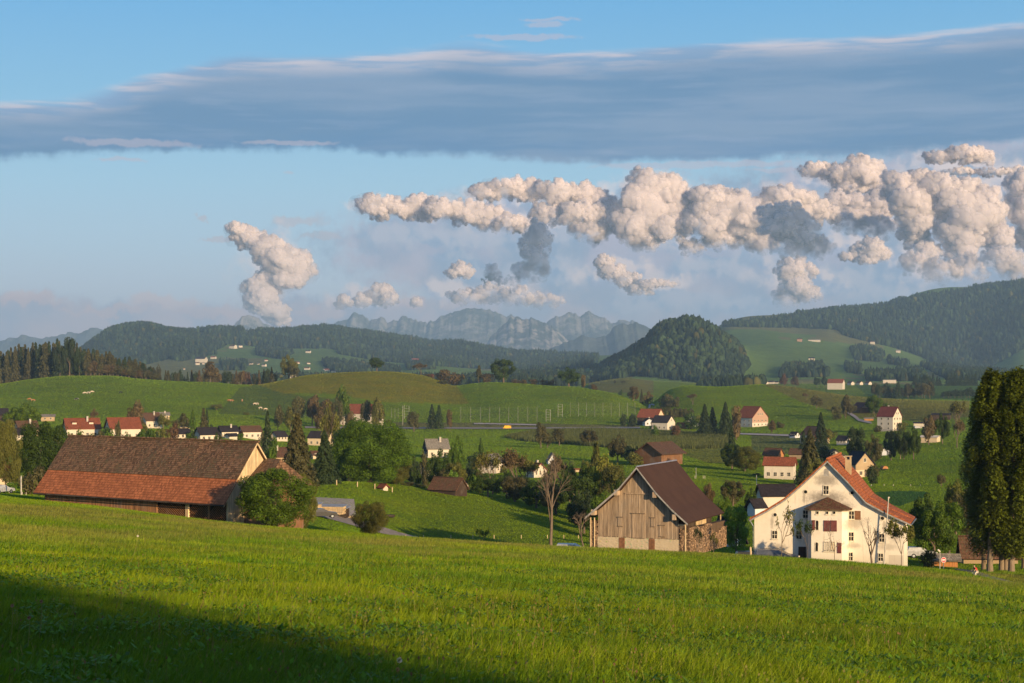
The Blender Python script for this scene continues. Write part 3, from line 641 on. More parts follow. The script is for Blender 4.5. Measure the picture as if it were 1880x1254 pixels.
def far_wood(label, poly, y0, y1, spacing, rng, hgt=26, dark=(0.017, 0.030, 0.018), seed=0, conif=0.75):
    pxs = [p[0] for p in poly]
    u0, u1 = (min(pxs) - 940) / F, (max(pxs) - 940) / F
    area = (u1 - u0) * (y1 * y1 - y0 * y0) / 2
    n = int(min(area / spacing ** 2, 120000))
    Y = np.sqrt(rng.uniform(y0 ** 2, y1 ** 2, n)); px = rng.uniform(min(pxs), max(pxs), n)
    x = (px - 940) / F * Y; z = H(x, Y); py = HZ - z / Y * F
    m = inpoly(px, py, poly) & (fbm(x / 160, Y / 160, 3, 50 + seed) > 0.22)
    # keep only trees on slopes that face the viewer or stand on a crest
    x, Y, z = x[m], Y[m], z[m]; n = len(x)
    if n == 0: return
    k = 7; ang = np.linspace(0, 2 * math.pi, k, endpoint=False)
    h = hgt * rng.uniform(0.45, 1.3, n) * (.75 + .5 * fbm(x / 60, Y / 90, 3, 9 + seed)); r = h * rng.uniform(0.16, 0.26, n)
    cf = rng.random(n) < conif
    levels = [(0.0, 0.75), (0.22, 1.0), (0.55, 0.62), (1.0, 0.04)]; levb = [(0.0, 0.8), (0.3, 1.5), (0.75, 1.25), (0.92, 0.3)]
    V = np.zeros((n, 4, k, 3)); 
    for li in range(4):
        hh = np.where(cf, levels[li][0], levb[li][0]); rr = np.where(cf, levels[li][1], levb[li][1])
        jit = rng.uniform(0.65, 1.35, (n, k))
        V[:, li, :, 0] = x[:, None] + np.cos(ang)[None] * (r * rr)[:, None] * jit
        V[:, li, :, 1] = Y[:, None] + np.sin(ang)[None] * (r * rr)[:, None] * jit
        V[:, li, :, 2] = z[:, None] + (h * hh)[:, None] + rng.uniform(-.06, .06, (n, k)) * h[:, None] - 1
    q = []
    for li in range(3):
        for a in range(k):
            b = (a + 1) % k; q.append([li * k + a, li * k + b, (li + 1) * k + b, (li + 1) * k + a])
    q = np.array(q); Q = (q[None] + (np.arange(n) * 4 * k)[:, None, None]).reshape(-1, 4)
    c = np.array(dark)[None] * (rng.uniform(0.6, 1.5, n) * (.55 + .9 * fbm(x / 90, Y / 140, 3, 70 + seed)))[:, None]
    c = np.where(cf[:, None], c, c * np.array((1.7, 1.6, 1.1))); aut = rng.random(n) < 0.06; c[aut] = c[aut] * np.array((2.2, 1.3, 0.8))
    C = np.repeat(c, 4 * k, 0)
    tag(link('forest', np_mesh('forest', V.reshape(-1, 3), None, Q, M_FARTREE, False, C)), label, 'forest', None, 'stuff')
_wl = ['dense dark forest covering the round hill right of the middle', 'dark forest covering the high ridge on the right', 'blue-green forest on the rounded hill at the left', 'thin strip of wood along the far left hill crest',
  'wide forest on the long hazy hills below the mountains', 'small wood on the pointed hill crest left of the massif', 'dark wood patch above the left green valley', 'wood strip beside the scattered far village', 'narrow wood band crossing the pale far meadow',
  'small wood behind the lone round hilltop tree', 'dark wood in the gap below the round forest hill', 'wood at the foot of the forested hill near the hillside village', 'low belt of trees behind the grassy hill crest', 'small copse in the middle of the right hillside meadow',
  'tree belt at the foot of the right hillside meadow', 'dark tree belt behind the distant church village', 'short tree row on the right hillside meadow', 'two dark tree clumps low on the right hillside', 'dark wood at the foot of the right ridge', 'small round wood in the left valley', 'wood tongue reaching down from the left hill']
_rng = np.random.default_rng(11)
for _i, (_p, _a, _b) in enumerate(WOODS):
    far_wood(_wl[_i], _p, _a, _b, 9.5 if _a < 4500 else 15, _rng, 17 if _a < 4500 else 22, seed=_i, conif=0.55 if _i in (0, 10) else 0.8)

# ---------------------------------------------------------------- haze: one box of thin evening air round everything but the sky
def build_haze():
    x0, x1, y0, y1, z0, z1 = -12000, 12000, -400, 20500, float(ZG.min()) - 150, 830.0
    v = [(x, y, z) for z in (z0, z1) for y in (y0, y1) for x in (x0, x1)]
    f = [(0, 2, 3, 1), (4, 5, 7, 6), (0, 1, 5, 4), (2, 6, 7, 3), (0, 4, 6, 2), (1, 3, 7, 5)]
    m = bpy.data.materials.new('haze_air'); m.use_nodes = True; N = NT(m.node_tree)
    o = N.n.new('ShaderNodeOutputMaterial'); p = N.n.new('ShaderNodeVolumePrincipled')
    p.inputs['Color'].default_value = HAZE_COLOR; p.inputs['Density'].default_value = HAZE_DENSITY
    p.inputs['Anisotropy'].default_value = 0.0
    N.l.new(p.outputs[0], o.inputs['Volume'])
    tag(link('haze', new_mesh('haze', v, f, [m])), 'thin blue evening haze filling the air over the valley', 'haze', None, 'stuff')
HAZE_COLOR = (0.44, 0.70, 1.0, 1); HAZE_DENSITY = 6.0e-5
build_haze()

# ---------------------------------------------------------------- the mown field: grass blades, clover leaves, seed stalks
def blade_mat(N):
    a = N.n.new('ShaderNodeAttribute'); a.attribute_name = 'tone'; c = a.outputs['Color']
    N.put(N.b.inputs['Base Color'], c); N.b.inputs['Roughness'].default_value = 0.55; N.b.inputs['Specular IOR Level'].default_value = 0.2
    t = N.n.new('ShaderNodeBsdfTranslucent'); N.put(t.inputs[0], N.v('MULTIPLY', c, (1.2, 1.25, 0.5)))
    x = N.n.new('ShaderNodeMixShader'); x.inputs[0].default_value = 0.3
    N.l.new(N.b.outputs[0], x.inputs[1]); N.l.new(t.outputs[0], x.inputs[2]); N.l.new(x.outputs[0], N.o.inputs[0])
M_BLADE = mat('grass_blade', blade_mat)
def grass(label, n, y0, y1, hgt, wid, rng, seg2=True, power=1.0, top=0.30):
    # density falls with distance so that the picture is covered evenly
    t = rng.random(n); Y = y0 * (y1 / y0) ** t if power == 1.0 else (y0 ** (1 - power) + t * (y1 ** (1 - power) - y0 ** (1 - power))) ** (1 / (1 - power))
    px = rng.uniform(-300, 2260, n); x = (px - 940) / F * Y
    # tufts: pull blades together
    tx = np.floor(x / 0.35 + rng.uniform(-.2, .2, n)) * 0.35; k = rng.uniform(0, 0.35, n)
    x = x * (1 - k) + (tx + 0.17) * k
    z = H(x, Y) - 0.02
    patch = fbm(x / 1.6, Y / 2.6, 4, 91); big = fbm(x / 9, Y / 16, 3, 92)
    h = hgt * rng.uniform(0.45, 1.15, n) * (0.15 + 1.25 * patch + 0.45 * big); w = wid * rng.uniform(0.6, 1.3, n) * (1 + Y / 60 * 0.0)
    a = rng.uniform(0, 2 * math.pi, n); lean = rng.uniform(0.1, 0.75, n) * h; la = rng.normal(0.4, 1.1, n)
    dx, dy = np.cos(a) * w / 2, np.sin(a) * w / 2; lx, ly = np.cos(la) * lean, np.sin(la) * lean
    seed = np.clip((Y - 40) / 60, 0, 1) * np.clip(0.5 + (fbm(x / 14, Y / 22, 4, 3) - 0.5) * 3.5, 0, 1)
    base = np.array([0.100, 0.192, 0.003]); yel = np.array([0.225, 0.285, 0.005]); dry = np.array([0.24, 0.20, 0.05])
    band = fbm(x / 22 + 3, (Y + .5 * x) / 4.5, 4, 61)     # mowing swaths run across the slope
    m = np.clip(rng.normal(0.34, 0.25, n) + (band - 0.5) * 2.6, 0, 1)[:, None]
    c = base * (1 - m) + yel * m; c = c * (1 - 0.6 * seed[:, None]) + dry * 0.6 * seed[:, None]
    d = rng.random(n) < 0.03; c[d] = dry
    c = c * (rng.uniform(0.7, 1.25, n) * (0.7 + .6 * fbm(x / 2.2, Y / 3.6, 3, 17)))[:, None]
    o = np.stack([x, Y, z], 1); D = np.stack([dx, dy, 0 * dx], 1); L = np.stack([lx, ly, 0 * lx], 1); U = np.array([0, 0, 1.0])
    if seg2:
        V = np.stack([o - D, o + D, o + L * .35 + U * (h * .55)[:, None] + D * .75, o + L * .35 + U * (h * .55)[:, None] - D * .75, o + L + U * (h * 0.92)[:, None]], 1)
        b = (np.arange(n) * 5)[:, None]; q = b + np.array([[0, 1, 2, 3]]); tr = b + np.array([[3, 2, 4]])
        me = np_mesh('grass', V.reshape(-1, 3), tr, q, M_BLADE, False, np.repeat(c, 5, 0))
    else:
        V = np.stack([o - D, o + D, o + L + U * h[:, None]], 1); tr = (np.arange(n) * 3)[:, None] + np.array([[0, 1, 2]])
        me = np_mesh('grass', V.reshape(-1, 3), tr, None, M_BLADE, False, np.repeat(c, 3, 0))
    tag(link('grass', me), label, 'grass', None, 'stuff')
def leafy(n, y0, y1, rng):
    """broad clover and dock leaves growing in patches between the blades"""
    Y = y0 * (y1 / y0) ** rng.random(n); px = rng.uniform(-300, 2260, n); x = (px - 940) / F * Y
    keep = (fbm(x / 1.3, Y / 2.0, 3, 71) > 0.57) | (rng.random(n) < 0.06); x, Y = x[keep], Y[keep]; n = len(x); z = H(x, Y)
    s = rng.uniform(0.014, 0.036, n) * (1 + Y / 90); a = rng.uniform(0, 6.28, n); up = rng.uniform(0.06, 0.2, n)
    f = np.stack([np.cos(a), np.sin(a), rng.uniform(-0.1, 1.0, n)], 1); r = np.stack([-np.sin(a), np.cos(a), rng.normal(0, .25, n)], 1)
    o = np.stack([x, Y, z + up], 1); S = s[:, None]
    V = np.stack([o, o + f * S * .9 - r * S * .62, o + f * S * 2.1, o + f * S * .9 + r * S * .62], 1)
    c = np.array([0.095, 0.19, 0.010]) * rng.uniform(0.6, 1.45, n)[:, None]
    me = np_mesh('clover', V.reshape(-1, 3), None, (np.arange(n) * 4)[:, None] + np.array([[0, 1, 2, 3]]), M_BLADE, False, np.repeat(c, 4, 0))
    tag(link('clover', me), 'broad clover and dandelion leaves growing in patches through the grass', 'clover', None, 'stuff')
_rg = np.random.default_rng(5)
grass('tall fresh grass blades at the near edge of the field', 400000, 11.5, 48, 0.24, 0.011, _rg, True, 1.0)
grass('shorter yellow-green grass further down the sloping field', 580000, 44, 178, 0.24, 0.045, _rg, False, 0.7)
leafy(135000, 11.5, 60, _rg)
def stalks(n, rng):
    """dry seed stalks and faded flower heads scattered through the field"""
    Y = 12 * (150 / 12) ** rng.random(n); px = rng.uniform(-60, 1940, n); x = (px - 940) / F * Y; k = fbm(x / 3, Y / 5, 3, 12) > .46; x, Y = x[k], Y[k]; n = len(x); z = H(x, Y)
    h = rng.uniform(.22, .42, n); w = .003 * (1 + Y / 25); lx, ly = rng.normal(0, .07, n), rng.normal(0, .07, n); o = np.stack([x, Y, z], 1); t = o + np.stack([lx, ly, h], 1); D = np.stack([w, 0 * w, 0 * w], 1); r = (rng.uniform(.005, .011, n) * (1 + Y / 90))[:, None]; X_ = np.array([[1., 0, 0]]); Z_ = np.array([[0, 0, 1.]])
    V = np.stack([o - D, o + D, t, t - X_ * r, t - Z_ * r * 1.6, t + X_ * r, t + Z_ * r * 1.8], 1); b = (np.arange(n) * 7)[:, None]
    c = np.where(rng.random(n)[:, None] < .3, np.array([[.20, .11, .06]]), np.array([[.22, .20, .06]])) * rng.uniform(.6, 1.3, n)[:, None]
    tag(link('seed_stalks', np_mesh('seed_stalks', V.reshape(-1, 3), b + np.array([[0, 1, 2]]), b + np.array([[3, 4, 5, 6]]), M_BLADE, False, np.repeat(c, 7, 0))), 'dry seed stalks and faded clover heads standing in the meadow', 'seed stalks', None, 'stuff')
stalks(2200, _rg)
def meadow_turf(n, y0, y1, rng):
    """tufts of turf over the pastures of the valley and the hills"""
    Y = y0 * (y1 / y0) ** rng.random(n); px = rng.uniform(-160, 2060, n); x = (px - 940) / F * Y; z = H(x, Y)
    py = HZ - z / Y * F
    keep = ~off_grass(px, py, Y); x, Y, z, px, py = x[keep], Y[keep], z[keep], px[keep], py[keep]; n = len(x)
    c = paint(px, py, Y, x) * 1.15 * rng.uniform(0.9, 1.1, n)[:, None]
    pt = fbm(x / 25, Y / 40, 4, 44)[:, None]; c = c * (1 + (pt - .5) * np.array([.45, .15, .2]))
    w = Y / 1580 * rng.uniform(0.4, 1.15, n); h = np.clip(0.10 + Y * 0.00018, 0, 0.6) * rng.uniform(.5, 1.2, n)
    a = rng.uniform(0, 3.1416, n); D = np.stack([np.cos(a) * w / 2, np.sin(a) * w / 2, 0 * a], 1); L = np.stack([rng.normal(0, .4, n) * h, rng.normal(0, .4, n) * h, h], 1)
    o = np.stack([x, Y, z - 0.02], 1); V = np.stack([o - D, o + D, o + L], 1)
    me = np_mesh('grass', V.reshape(-1, 3), (np.arange(n) * 3)[:, None] + np.array([[0, 1, 2]]), None, M_BLADE, False, np.repeat(c, 3, 0))
    tag(link('grass', me), 'short pasture grass on the valley floor and the rounded hills', 'grass', None, 'stuff')
BARE = []       # roads, yards and tracks: (polygon in photo pixels, nearest, farthest)
def off_grass(px, py, Y):
    m = np.zeros(px.shape, bool)
    for poly, a, b in BARE: m |= inpoly(px, py, poly) & (Y > a) & (Y < b)
    return m
meadow_turf(1100000, 172, 1800, _rg)
meadow_turf(200000, 1750, 6500, _rg)

def seed_head(label, px, py_top, py_base_hint, kind):
    Y = py_base_hint; zb = float(H((px - 940) / F * Y, Y)); x = (px - 940) / F * Y
    zt = (HZ - py_top) / F * Y; h = max(zt - zb, 0.12)
    root = empty('dandelion_clock' if kind == 'clock' else 'clover_head', (x, Y, zb), 0, label, 'wild flower', 'seed heads standing above the grass')
    n = 7; vs = []; fs = []
    for i in range(n):
        t = i / (n - 1); r = 0.004 * (1 - .3 * t); bx = 0.10 * h * math.sin(t * 2.0) + (0.2 * h * t if kind == 'clock' else 0)
        for k in range(5): vs.append((bx + r * math.cos(k * 1.2566), r * math.sin(k * 1.2566), h * t))
    for i in range(n - 1):
        for k in range(5): fs.append((i * 5 + k, i * 5 + (k + 1) % 5, (i + 1) * 5 + (k + 1) % 5, (i + 1) * 5 + k))
    link('stem', new_mesh('stem', vs, fs, [M_STEM]), root)
    rnd = random.Random(int(px)); tip = Vector(vs[-1]); hv = []; hf = []
    R0 = 0.026 if kind == 'clock' else 0.018
    for i in range(120):
        d = Vector((rnd.gauss(0, 1), rnd.gauss(0, 1), rnd.gauss(0.2, 1))).normalized(); s = d.orthogonal().normalized() * (0.003 if kind == 'clock' else 0.004)
        k = len(hv); hv += [tip + d * R0 * .3 - s, tip + d * R0 * .3 + s, tip + d * R0 * rnd.uniform(.8, 1.15) + s * 1.4, tip + d * R0 - s * 1.4]; hf.append((k, k + 1, k + 2, k + 3))
    link('flower_head', new_mesh('flower_head', hv, hf, [M_CLOCK if kind == 'clock' else M_CLOVER]), root)
M_STEM = plain('flower_stem', (0.22, 0.20, 0.06)); M_CLOCK = plain('seed_fluff', (0.55, 0.52, 0.44)); M_CLOVER = plain('faded_clover', (0.38, 0.20, 0.13))
seed_head('tall pale dandelion clock leaning above the sunlit grass below the left barn', 234, 984, 40, 'clock')
seed_head('brown seed head in the shaded bottom left corner, left one of the tall pair', 14, 1112, 16.5, 'clover')
seed_head('brown seed head in the shaded bottom left corner, taller and further right of the pair', 68, 1104, 17.5, 'clover')
seed_head('low brown seed head between the two taller ones in the bottom left corner', 46, 1134, 16, 'clover')
seed_head('pale seed head near the lower edge of the field where the shadow thins', 720, 1212, 15.5, 'clock')
seed_head('small pinkish seed head beside the pale one near the lower edge', 726, 1229, 15, 'clover')

# unseen hedge added behind the viewer to shade the lower left of the field
def shade_hedge():
    rng = np.random.default_rng(3); n = 42000
    P0 = np.array([-22.0, -31.0]); P1 = np.array([HEDGE_END, -24.0]); t = rng.random(n)
    c = P0[None] * (1 - t)[:, None] + P1[None] * t[:, None] + rng.normal(0, 0.8, (n, 2))
    topz = 12.0 + (fbm(t * 30, t * 0, 3, 8) - .5) * 2.2
    z = -0.4 + rng.random(n) * topz
    s = rng.uniform(0.25, 0.5, n)[:, None]; a = rng.normal(0, 1, (n, 3)); b = rng.normal(0, 1, (n, 3)); a /= np.linalg.norm(a, axis=1)[:, None]; b /= np.linalg.norm(b, axis=1)[:, None]
    o = np.stack([c[:, 0], c[:, 1], z], 1); V = np.stack([o - a * s, o - b * s * .6, o + a * s, o + b * s * .6], 1)
    col = np.array([0.05, 0.09, 0.015]) * rng.uniform(.6, 1.4, n)[:, None]
    me = np_mesh('hedge', V.reshape(-1, 3), None, (np.arange(n) * 4)[:, None] + np.array([[0, 1, 2, 3]]), M_BLADE, False, np.repeat(col, 4, 0))
    tag(link('hedge', me), 'tall unseen hedge added behind the viewer to shade the near grass', 'hedge')
HEDGE_END = 25.8
shade_hedge()

# ---------------------------------------------------------------- builder for parts
class MB:
    def __init__(s): s.v = []; s.f = []; s.uv = []; s.mi = []; s.tone = []
    def face(s, pts, uv=None, mi=0, tone=1.0):
        k = len(s.v); s.v += [tuple(p) for p in pts]; s.f.append(tuple(range(k, k + len(pts))))
        s.uv.append(uv if uv else [(p[0] + p[1], p[2]) for p in pts]); s.mi.append(mi)
        s.tone += [tone] * len(pts)
    def box(s, x0, x1, y0, y1, z0, z1, mi=0, tone=1.0):
        a = [(x0, y0, z0), (x1, y0, z0), (x1, y1, z0), (x0, y1, z0), (x0, y0, z1), (x1, y0, z1), (x1, y1, z1), (x0, y1, z1)]
        for q in ((0, 1, 5, 4), (1, 2, 6, 5), (2, 3, 7, 6), (3, 0, 4, 7), (4, 5, 6, 7), (3, 2, 1, 0)): s.face([a[i] for i in q], None, mi, tone)
    def bar(s, a, b, r, n=6, r2=None, mi=0, tone=1.0):
        a = Vector(a); b = Vector(b); d = (b - a).normalized(); u = d.orthogonal().normalized(); w = d.cross(u); r2 = r if r2 is None else r2
        A = [a + (u * math.cos(t) + w * math.sin(t)) * r for t in [i * 2 * math.pi / n for i in range(n)]]
        Bq = [b + (u * math.cos(t) + w * math.sin(t)) * r2 for t in [i * 2 * math.pi / n for i in range(n)]]
        for i in range(n): j = (i + 1) % n; s.face([A[i], A[j], Bq[j], Bq[i]], None, mi, tone)
        s.face(A[::-1], None, mi, tone); s.face(Bq, None, mi, tone)
    def prism(s, prof, y0, y1, mi=0):
        """closed outline in x,z pushed from y0 to y1"""
        n = len(prof); A = [(x, y0, z) for x, z in prof]; B = [(x, y1, z) for x, z in prof]
        s.face(A, None, mi); s.face(B[::-1], None, mi)
        for i in range(n): j = (i + 1) % n; s.face([A[j], A[i], B[i], B[j]], None, mi)
    def slab(s, a, b, c, d, t, mi=0, u0=0.0):
        """roof slab: a,b along the eave, d,c along the ridge; thickness t below; uv in metres"""
        a, b, c, d = map(Vector, (a, b, c, d)); n = (b - a).cross(d - a).normalized()
        if n.z < 0: n = -n
        L = (b - a).length; L2 = (c - d).length; S = (d - a).length
        s.face([a, b, c, d], [(u0, 0), (u0 + L, 0), (u0 + L, S), (u0, S)], mi)
        q = [p - n * t for p in (a, b, c, d)]
        s.face(q[::-1], None, mi)
        o = [a, b, c, d]
        for i in range(4): j = (i + 1) % 4; s.face([o[j], o[i], q[i], q[j]], None, mi)
    def build(s, name, mats, parent=None, loc=None, smooth=False):
        me = bpy.data.meshes.new(name); me.from_pydata(s.v, [], s.f)
        for m in (mats if isinstance(mats, (list, tuple)) else [mats]): me.materials.append(m)
        me.polygons.foreach_set('material_index', s.mi)
        uv = me.uv_layers.new(name='UVMap'); uv.data.foreach_set('uv', [c for f in s.uv for p in f for c in p])
        a = me.color_attributes.new('tone', 'FLOAT_COLOR', 'POINT'); a.data.foreach_set('color', [c for t in s.tone for c in (t, t, t, 1)])
        if smooth: me.polygons.foreach_set('use_smooth', [True] * len(me.polygons))
        me.update(); return link(name, me, parent, loc)

# ---------------------------------------------------------------- building materials
def tile_mat(name, c, var=0.35, tw=0.22, th=0.30, moss=None, streak=0.0, rough=0.8):
    def f(N):
        uv = N.n.new('ShaderNodeTexCoord').outputs['UV']; p = N.n.new('ShaderNodeTexCoord').outputs['Object']
        b = N.n.new('ShaderNodeTexBrick'); N.l.new(uv, b.inputs['Vector']); b.inputs['Scale'].default_value = 1.0
        b.inputs['Brick Width'].default_value = tw; b.inputs['Row Height'].default_value = th; b.inputs['Mortar Size'].default_value = 0.018; b.inputs['Mortar Smooth'].default_value = 0.3
        b.inputs['Color1'].default_value = tuple(q * (1 - var) for q in c[:3]) + (1,); b.inputs['Color2'].default_value = tuple(min(1, q * (1 + var)) for q in c[:3]) + (1,)
        b.inputs['Mortar'].default_value = tuple(q * 0.30 for q in c[:3]) + (1,)
        k = b.outputs['Color']
        n = N.noise(p, 0.6, 5, 0.65); n2 = N.noise(p, 4.0, 5, 0.7)
        k = N.mix(N.step(n, 0.35, 0.7, 0.0, 0.5), k, tuple(q * 0.62 for q in c[:3]) + (1,))
        if moss: k = N.mix(N.step(N.m('ADD', n2, N.m('MULTIPLY_ADD', n, 0.5, -0.25)), 0.48, 0.62, 0, 0.75), k, moss)
        if streak:
            q = N.noise(N.v('MULTIPLY', uv, (1.0, 0.10, 1)), 1.2, 5, 0.6); k = N.mix(N.step(q, 0.60, 0.72, 0, streak), k, tuple(min(1, v * 2.0 + 0.04) for v in c[:3]) + (1,))
        N.put(N.b.inputs['Base Color'], k); N.b.inputs['Roughness'].default_value = rough; N.b.inputs['Specular IOR Level'].default_value = 0.15
        row = N.m('FRACT', N.m('DIVIDE', N.sep(uv)[1], th))
        bump(N, N.m('ADD', N.m('MULTIPLY', N.m('SUBTRACT', 1.0, row), 1.0), N.m('ADD', N.m('MULTIPLY', b.outputs['Fac'], -0.6), N.m('MULTIPLY', n2, 0.6))), 1.0, 0.05)
    return mat(name, f)
def plaster_mat(name, c, stain=0.3, k=1.0):
    def f(N):
        p = N.n.new('ShaderNodeTexCoord').outputs['Object']
        n = N.noise(p, 0.5 * k, 6, 0.65); s = N.noise(N.v('MULTIPLY', p, (1.6, 1.6, 0.22)), 1.2 * k, 5, 0.6); g = N.noise(p, 14, 4, 0.6)
        a = N.mix(N.step(n, 0.40, 0.72, 0, stain), tuple(c[:3]) + (1,), (c[0] * .62, c[1] * .58, c[2] * .52, 1))
        a = N.mix(N.step(s, 0.52, 0.72, 0, stain * 1.1), a, (c[0] * .45, c[1] * .42, c[2] * .38, 1))
        z = N.sep(p)[2]
        a = N.mix(N.m('MULTIPLY', N.step(N.m('ADD', z, N.m('MULTIPLY', n, 2.0)), 1.2, 2.4, 1, 0), stain), a, (c[0] * .5, c[1] * .45, c[2] * .36, 1))
        N.put(N.b.inputs['Base Color'], a); N.b.inputs['Roughness'].default_value = 0.9; bump(N, N.m('ADD', g, N.m('MULTIPLY', n, 2)), 0.35, 0.02)
    return mat(name, f)
def wood_mat(name, c, weather=0.4, pl=0.24):
    def f(N):
        p = N.n.new('ShaderNodeTexCoord').outputs['Object']; a = N.n.new('ShaderNodeAttribute'); a.attribute_name = 'tone'
        q = N.v('MULTIPLY', p, (7.0, 7.0, 0.45)); g = N.noise(q, 1.6, 6, 0.7); n = N.noise(p, 0.45, 4, 0.6); g2 = N.noise(N.v('MULTIPLY', p, (3, 3, 0.3)), 0.9, 4, 0.6)
        k = N.mix(N.step(g, 0.25, 0.75), tuple(v * .55 for v in c[:3]) + (1,), tuple(min(1, v * 1.3) for v in c[:3]) + (1,))
        k = N.mix(N.step(g2, 0.48, 0.7, 0, weather), k, (c[0] * .30, c[1] * .26, c[2] * .24, 1))
        k = N.mix(N.step(n, 0.45, 0.7, 0, weather * .7), k, (0.27, 0.25, 0.22, 1))
        N.put(N.b.inputs['Base Color'], N.v('MULTIPLY', k, a.outputs['Color'])); N.b.inputs['Roughness'].default_value = 0.9; bump(N, g, 0.6, 0.02)
    return mat(name, f)
def stone_mat(N):
    p = N.n.new('ShaderNodeTexCoord').outputs['Object']
    v = N.n.new('ShaderNodeTexVoronoi'); v.inputs['Scale'].default_value = 3.2; N.l.new(N.v('MULTIPLY', p, (1, 1, 1.5)), v.inputs['Vector'])
    n = N.noise(p, 1.0, 5, 0.6); d = N.step(v.outputs['Distance'], 0.1, 0.42)
    k = N.mix(d, N.mix(0.6, (0.38, 0.30, 0.20, 1), N.v('MULTIPLY', v.outputs['Color'], (0.7, 0.55, 0.38))), (0.50, 0.41, 0.28, 1))
    k = N.mix(N.step(n, 0.42, 0.62), k, (0.52, 0.43, 0.30, 1))
    N.put(N.b.inputs['Base Color'], k); bump(N, N.m('MULTIPLY', v.outputs['Distance'], -1.0), 0.6, 0.05)
def glass_mat(N):
    p = N.n.new('ShaderNodeTexCoord').outputs['Object']; n = N.noise(p, 1.3, 3, 0.5)
    N.put(N.b.inputs['Base Color'], N.mix(N.step(n, 0.4, 0.6), (0.012, 0.013, 0.016, 1), (0.035, 0.032, 0.03, 1)))
    N.b.inputs['Roughness'].default_value = 0.12; N.b.inputs['Specular IOR Level'].default_value = 0.5
MAT = {
 'rred': tile_mat('red_tiles', (0.27, 0.085, 0.045)), 'rbrown': tile_mat('brown_tiles', (0.14, 0.07, 0.045), moss=(0.10, 0.085, 0.045, 1)),
 'rdark': tile_mat('dark_slate', (0.038, 0.032, 0.036)), 'rgrey': tile_mat('grey_tiles', (0.26, 0.235, 0.20)), 'rmaroon': tile_mat('maroon_tiles', (0.17, 0.05, 0.045)),
 'rblue': tile_mat('blue_black_slate', (0.028, 0.030, 0.048)),
 'white': plaster_mat('white_render', (0.60, 0.54, 0.45), 0.22), 'cream': plaster_mat('cream_render', (0.62, 0.50, 0.34), 0.2), 'tan': plaster_mat('tan_render', (0.42, 0.31, 0.19), 0.3),
 'bluewhite': plaster_mat('cool_shaded_white_render', (0.60, 0.62, 0.66), 0.1), 'wood': wood_mat('brown_boards', (0.20, 0.10, 0.05)), 'pink': plaster_mat('pinkish_boards', (0.42, 0.27, 0.20), 0.2),  # bluewhite: cool tint puts shade into the white of shaded walls
 'redwood': wood_mat('red_boards', (0.28, 0.05, 0.03), 0.15), 'orange': wood_mat('orange_boards', (0.45, 0.20, 0.07), 0.2), 'darkwood': wood_mat('dark_boards', (0.055, 0.035, 0.025), 0.3),
 'oldwood': wood_mat('weathered_boards', (0.42, 0.31, 0.21), 0.45), 'barnwood': wood_mat('brown_barn_boards', (0.34, 0.17, 0.08), 0.45), 'palewood': wood_mat('pale_barn_boards', (0.62, 0.47, 0.28), 0.25),
 'frame': plain('window_frame_paint', (0.62, 0.56, 0.45)), 'glass': mat('window_glass', glass_mat), 'stone': mat('rubble_stone', stone_mat),
 'shutter': plain('maroon_shutter', (0.15, 0.045, 0.045)), 'rust': plain('rust_brown_paint', (0.20, 0.095, 0.05)), 'grey': plain('weathered_grey', (0.30, 0.29, 0.28)),
 'metal': plain('dull_metal', (0.22, 0.24, 0.27), 0.45, 0.4, 0.6), 'concrete': plain('concrete', (0.42, 0.38, 0.33)), 'post': plain('pole_paint', (0.42, 0.40, 0.36)),
}
def window(parent, x, y, z, w, h, nx=0, ny=-1, frame='frame', glass=True, bars=True, arch=False):
    """a framed window standing 4 cm proud of the wall; nx, ny is the outward direction in the parent's own axes"""
    o = MB(); e = 0.10 * min(1, w); rx, ry = -ny, nx
    def P(a, b, d): return (x + rx * a + nx * d, y + ry * a + ny * d, z + b)
    def bx(mb, a0, a1, b0, b1, d0, d1, mi=0):
        c = [P(a, b, d) for d in (d0, d1) for b in (b0, b1) for a in (a0, a1)]
        for q in ((0, 1, 3, 2), (4, 6, 7, 5), (0, 2, 6, 4), (1, 5, 7, 3), (2, 3, 7, 6), (0, 4, 5, 1)): mb.face([c[i] for i in q], None, mi)
    W2, H2 = w / 2, h / 2
    bx(o, -W2, W2, -H2, -H2 + e, -.02, .05); bx(o, -W2, W2, H2 - e, H2, -.02, .05); bx(o, -W2, -W2 + e, -H2 + e, H2 - e, -.02, .05); bx(o, W2 - e, W2, -H2 + e, H2 - e, -.02, .05)
    if bars:
        bx(o, -.025, .025, -H2 + e, H2 - e, .012, .035); bx(o, -W2 + e, -.025, -.025, .025, .012, .03); bx(o, .025, W2 - e, -.025, .025, .012, .03)
    bx(o, -W2 - .05, W2 + .05, -H2 - .08, -H2, -.02, .10)
    f = o.build('window', MAT[frame], parent)
    g = MB(); bx(g, -W2 + e, W2 - e, -H2 + e, H2 - e, -.02, .008); g.build('pane', MAT['glass'], f)
    return f

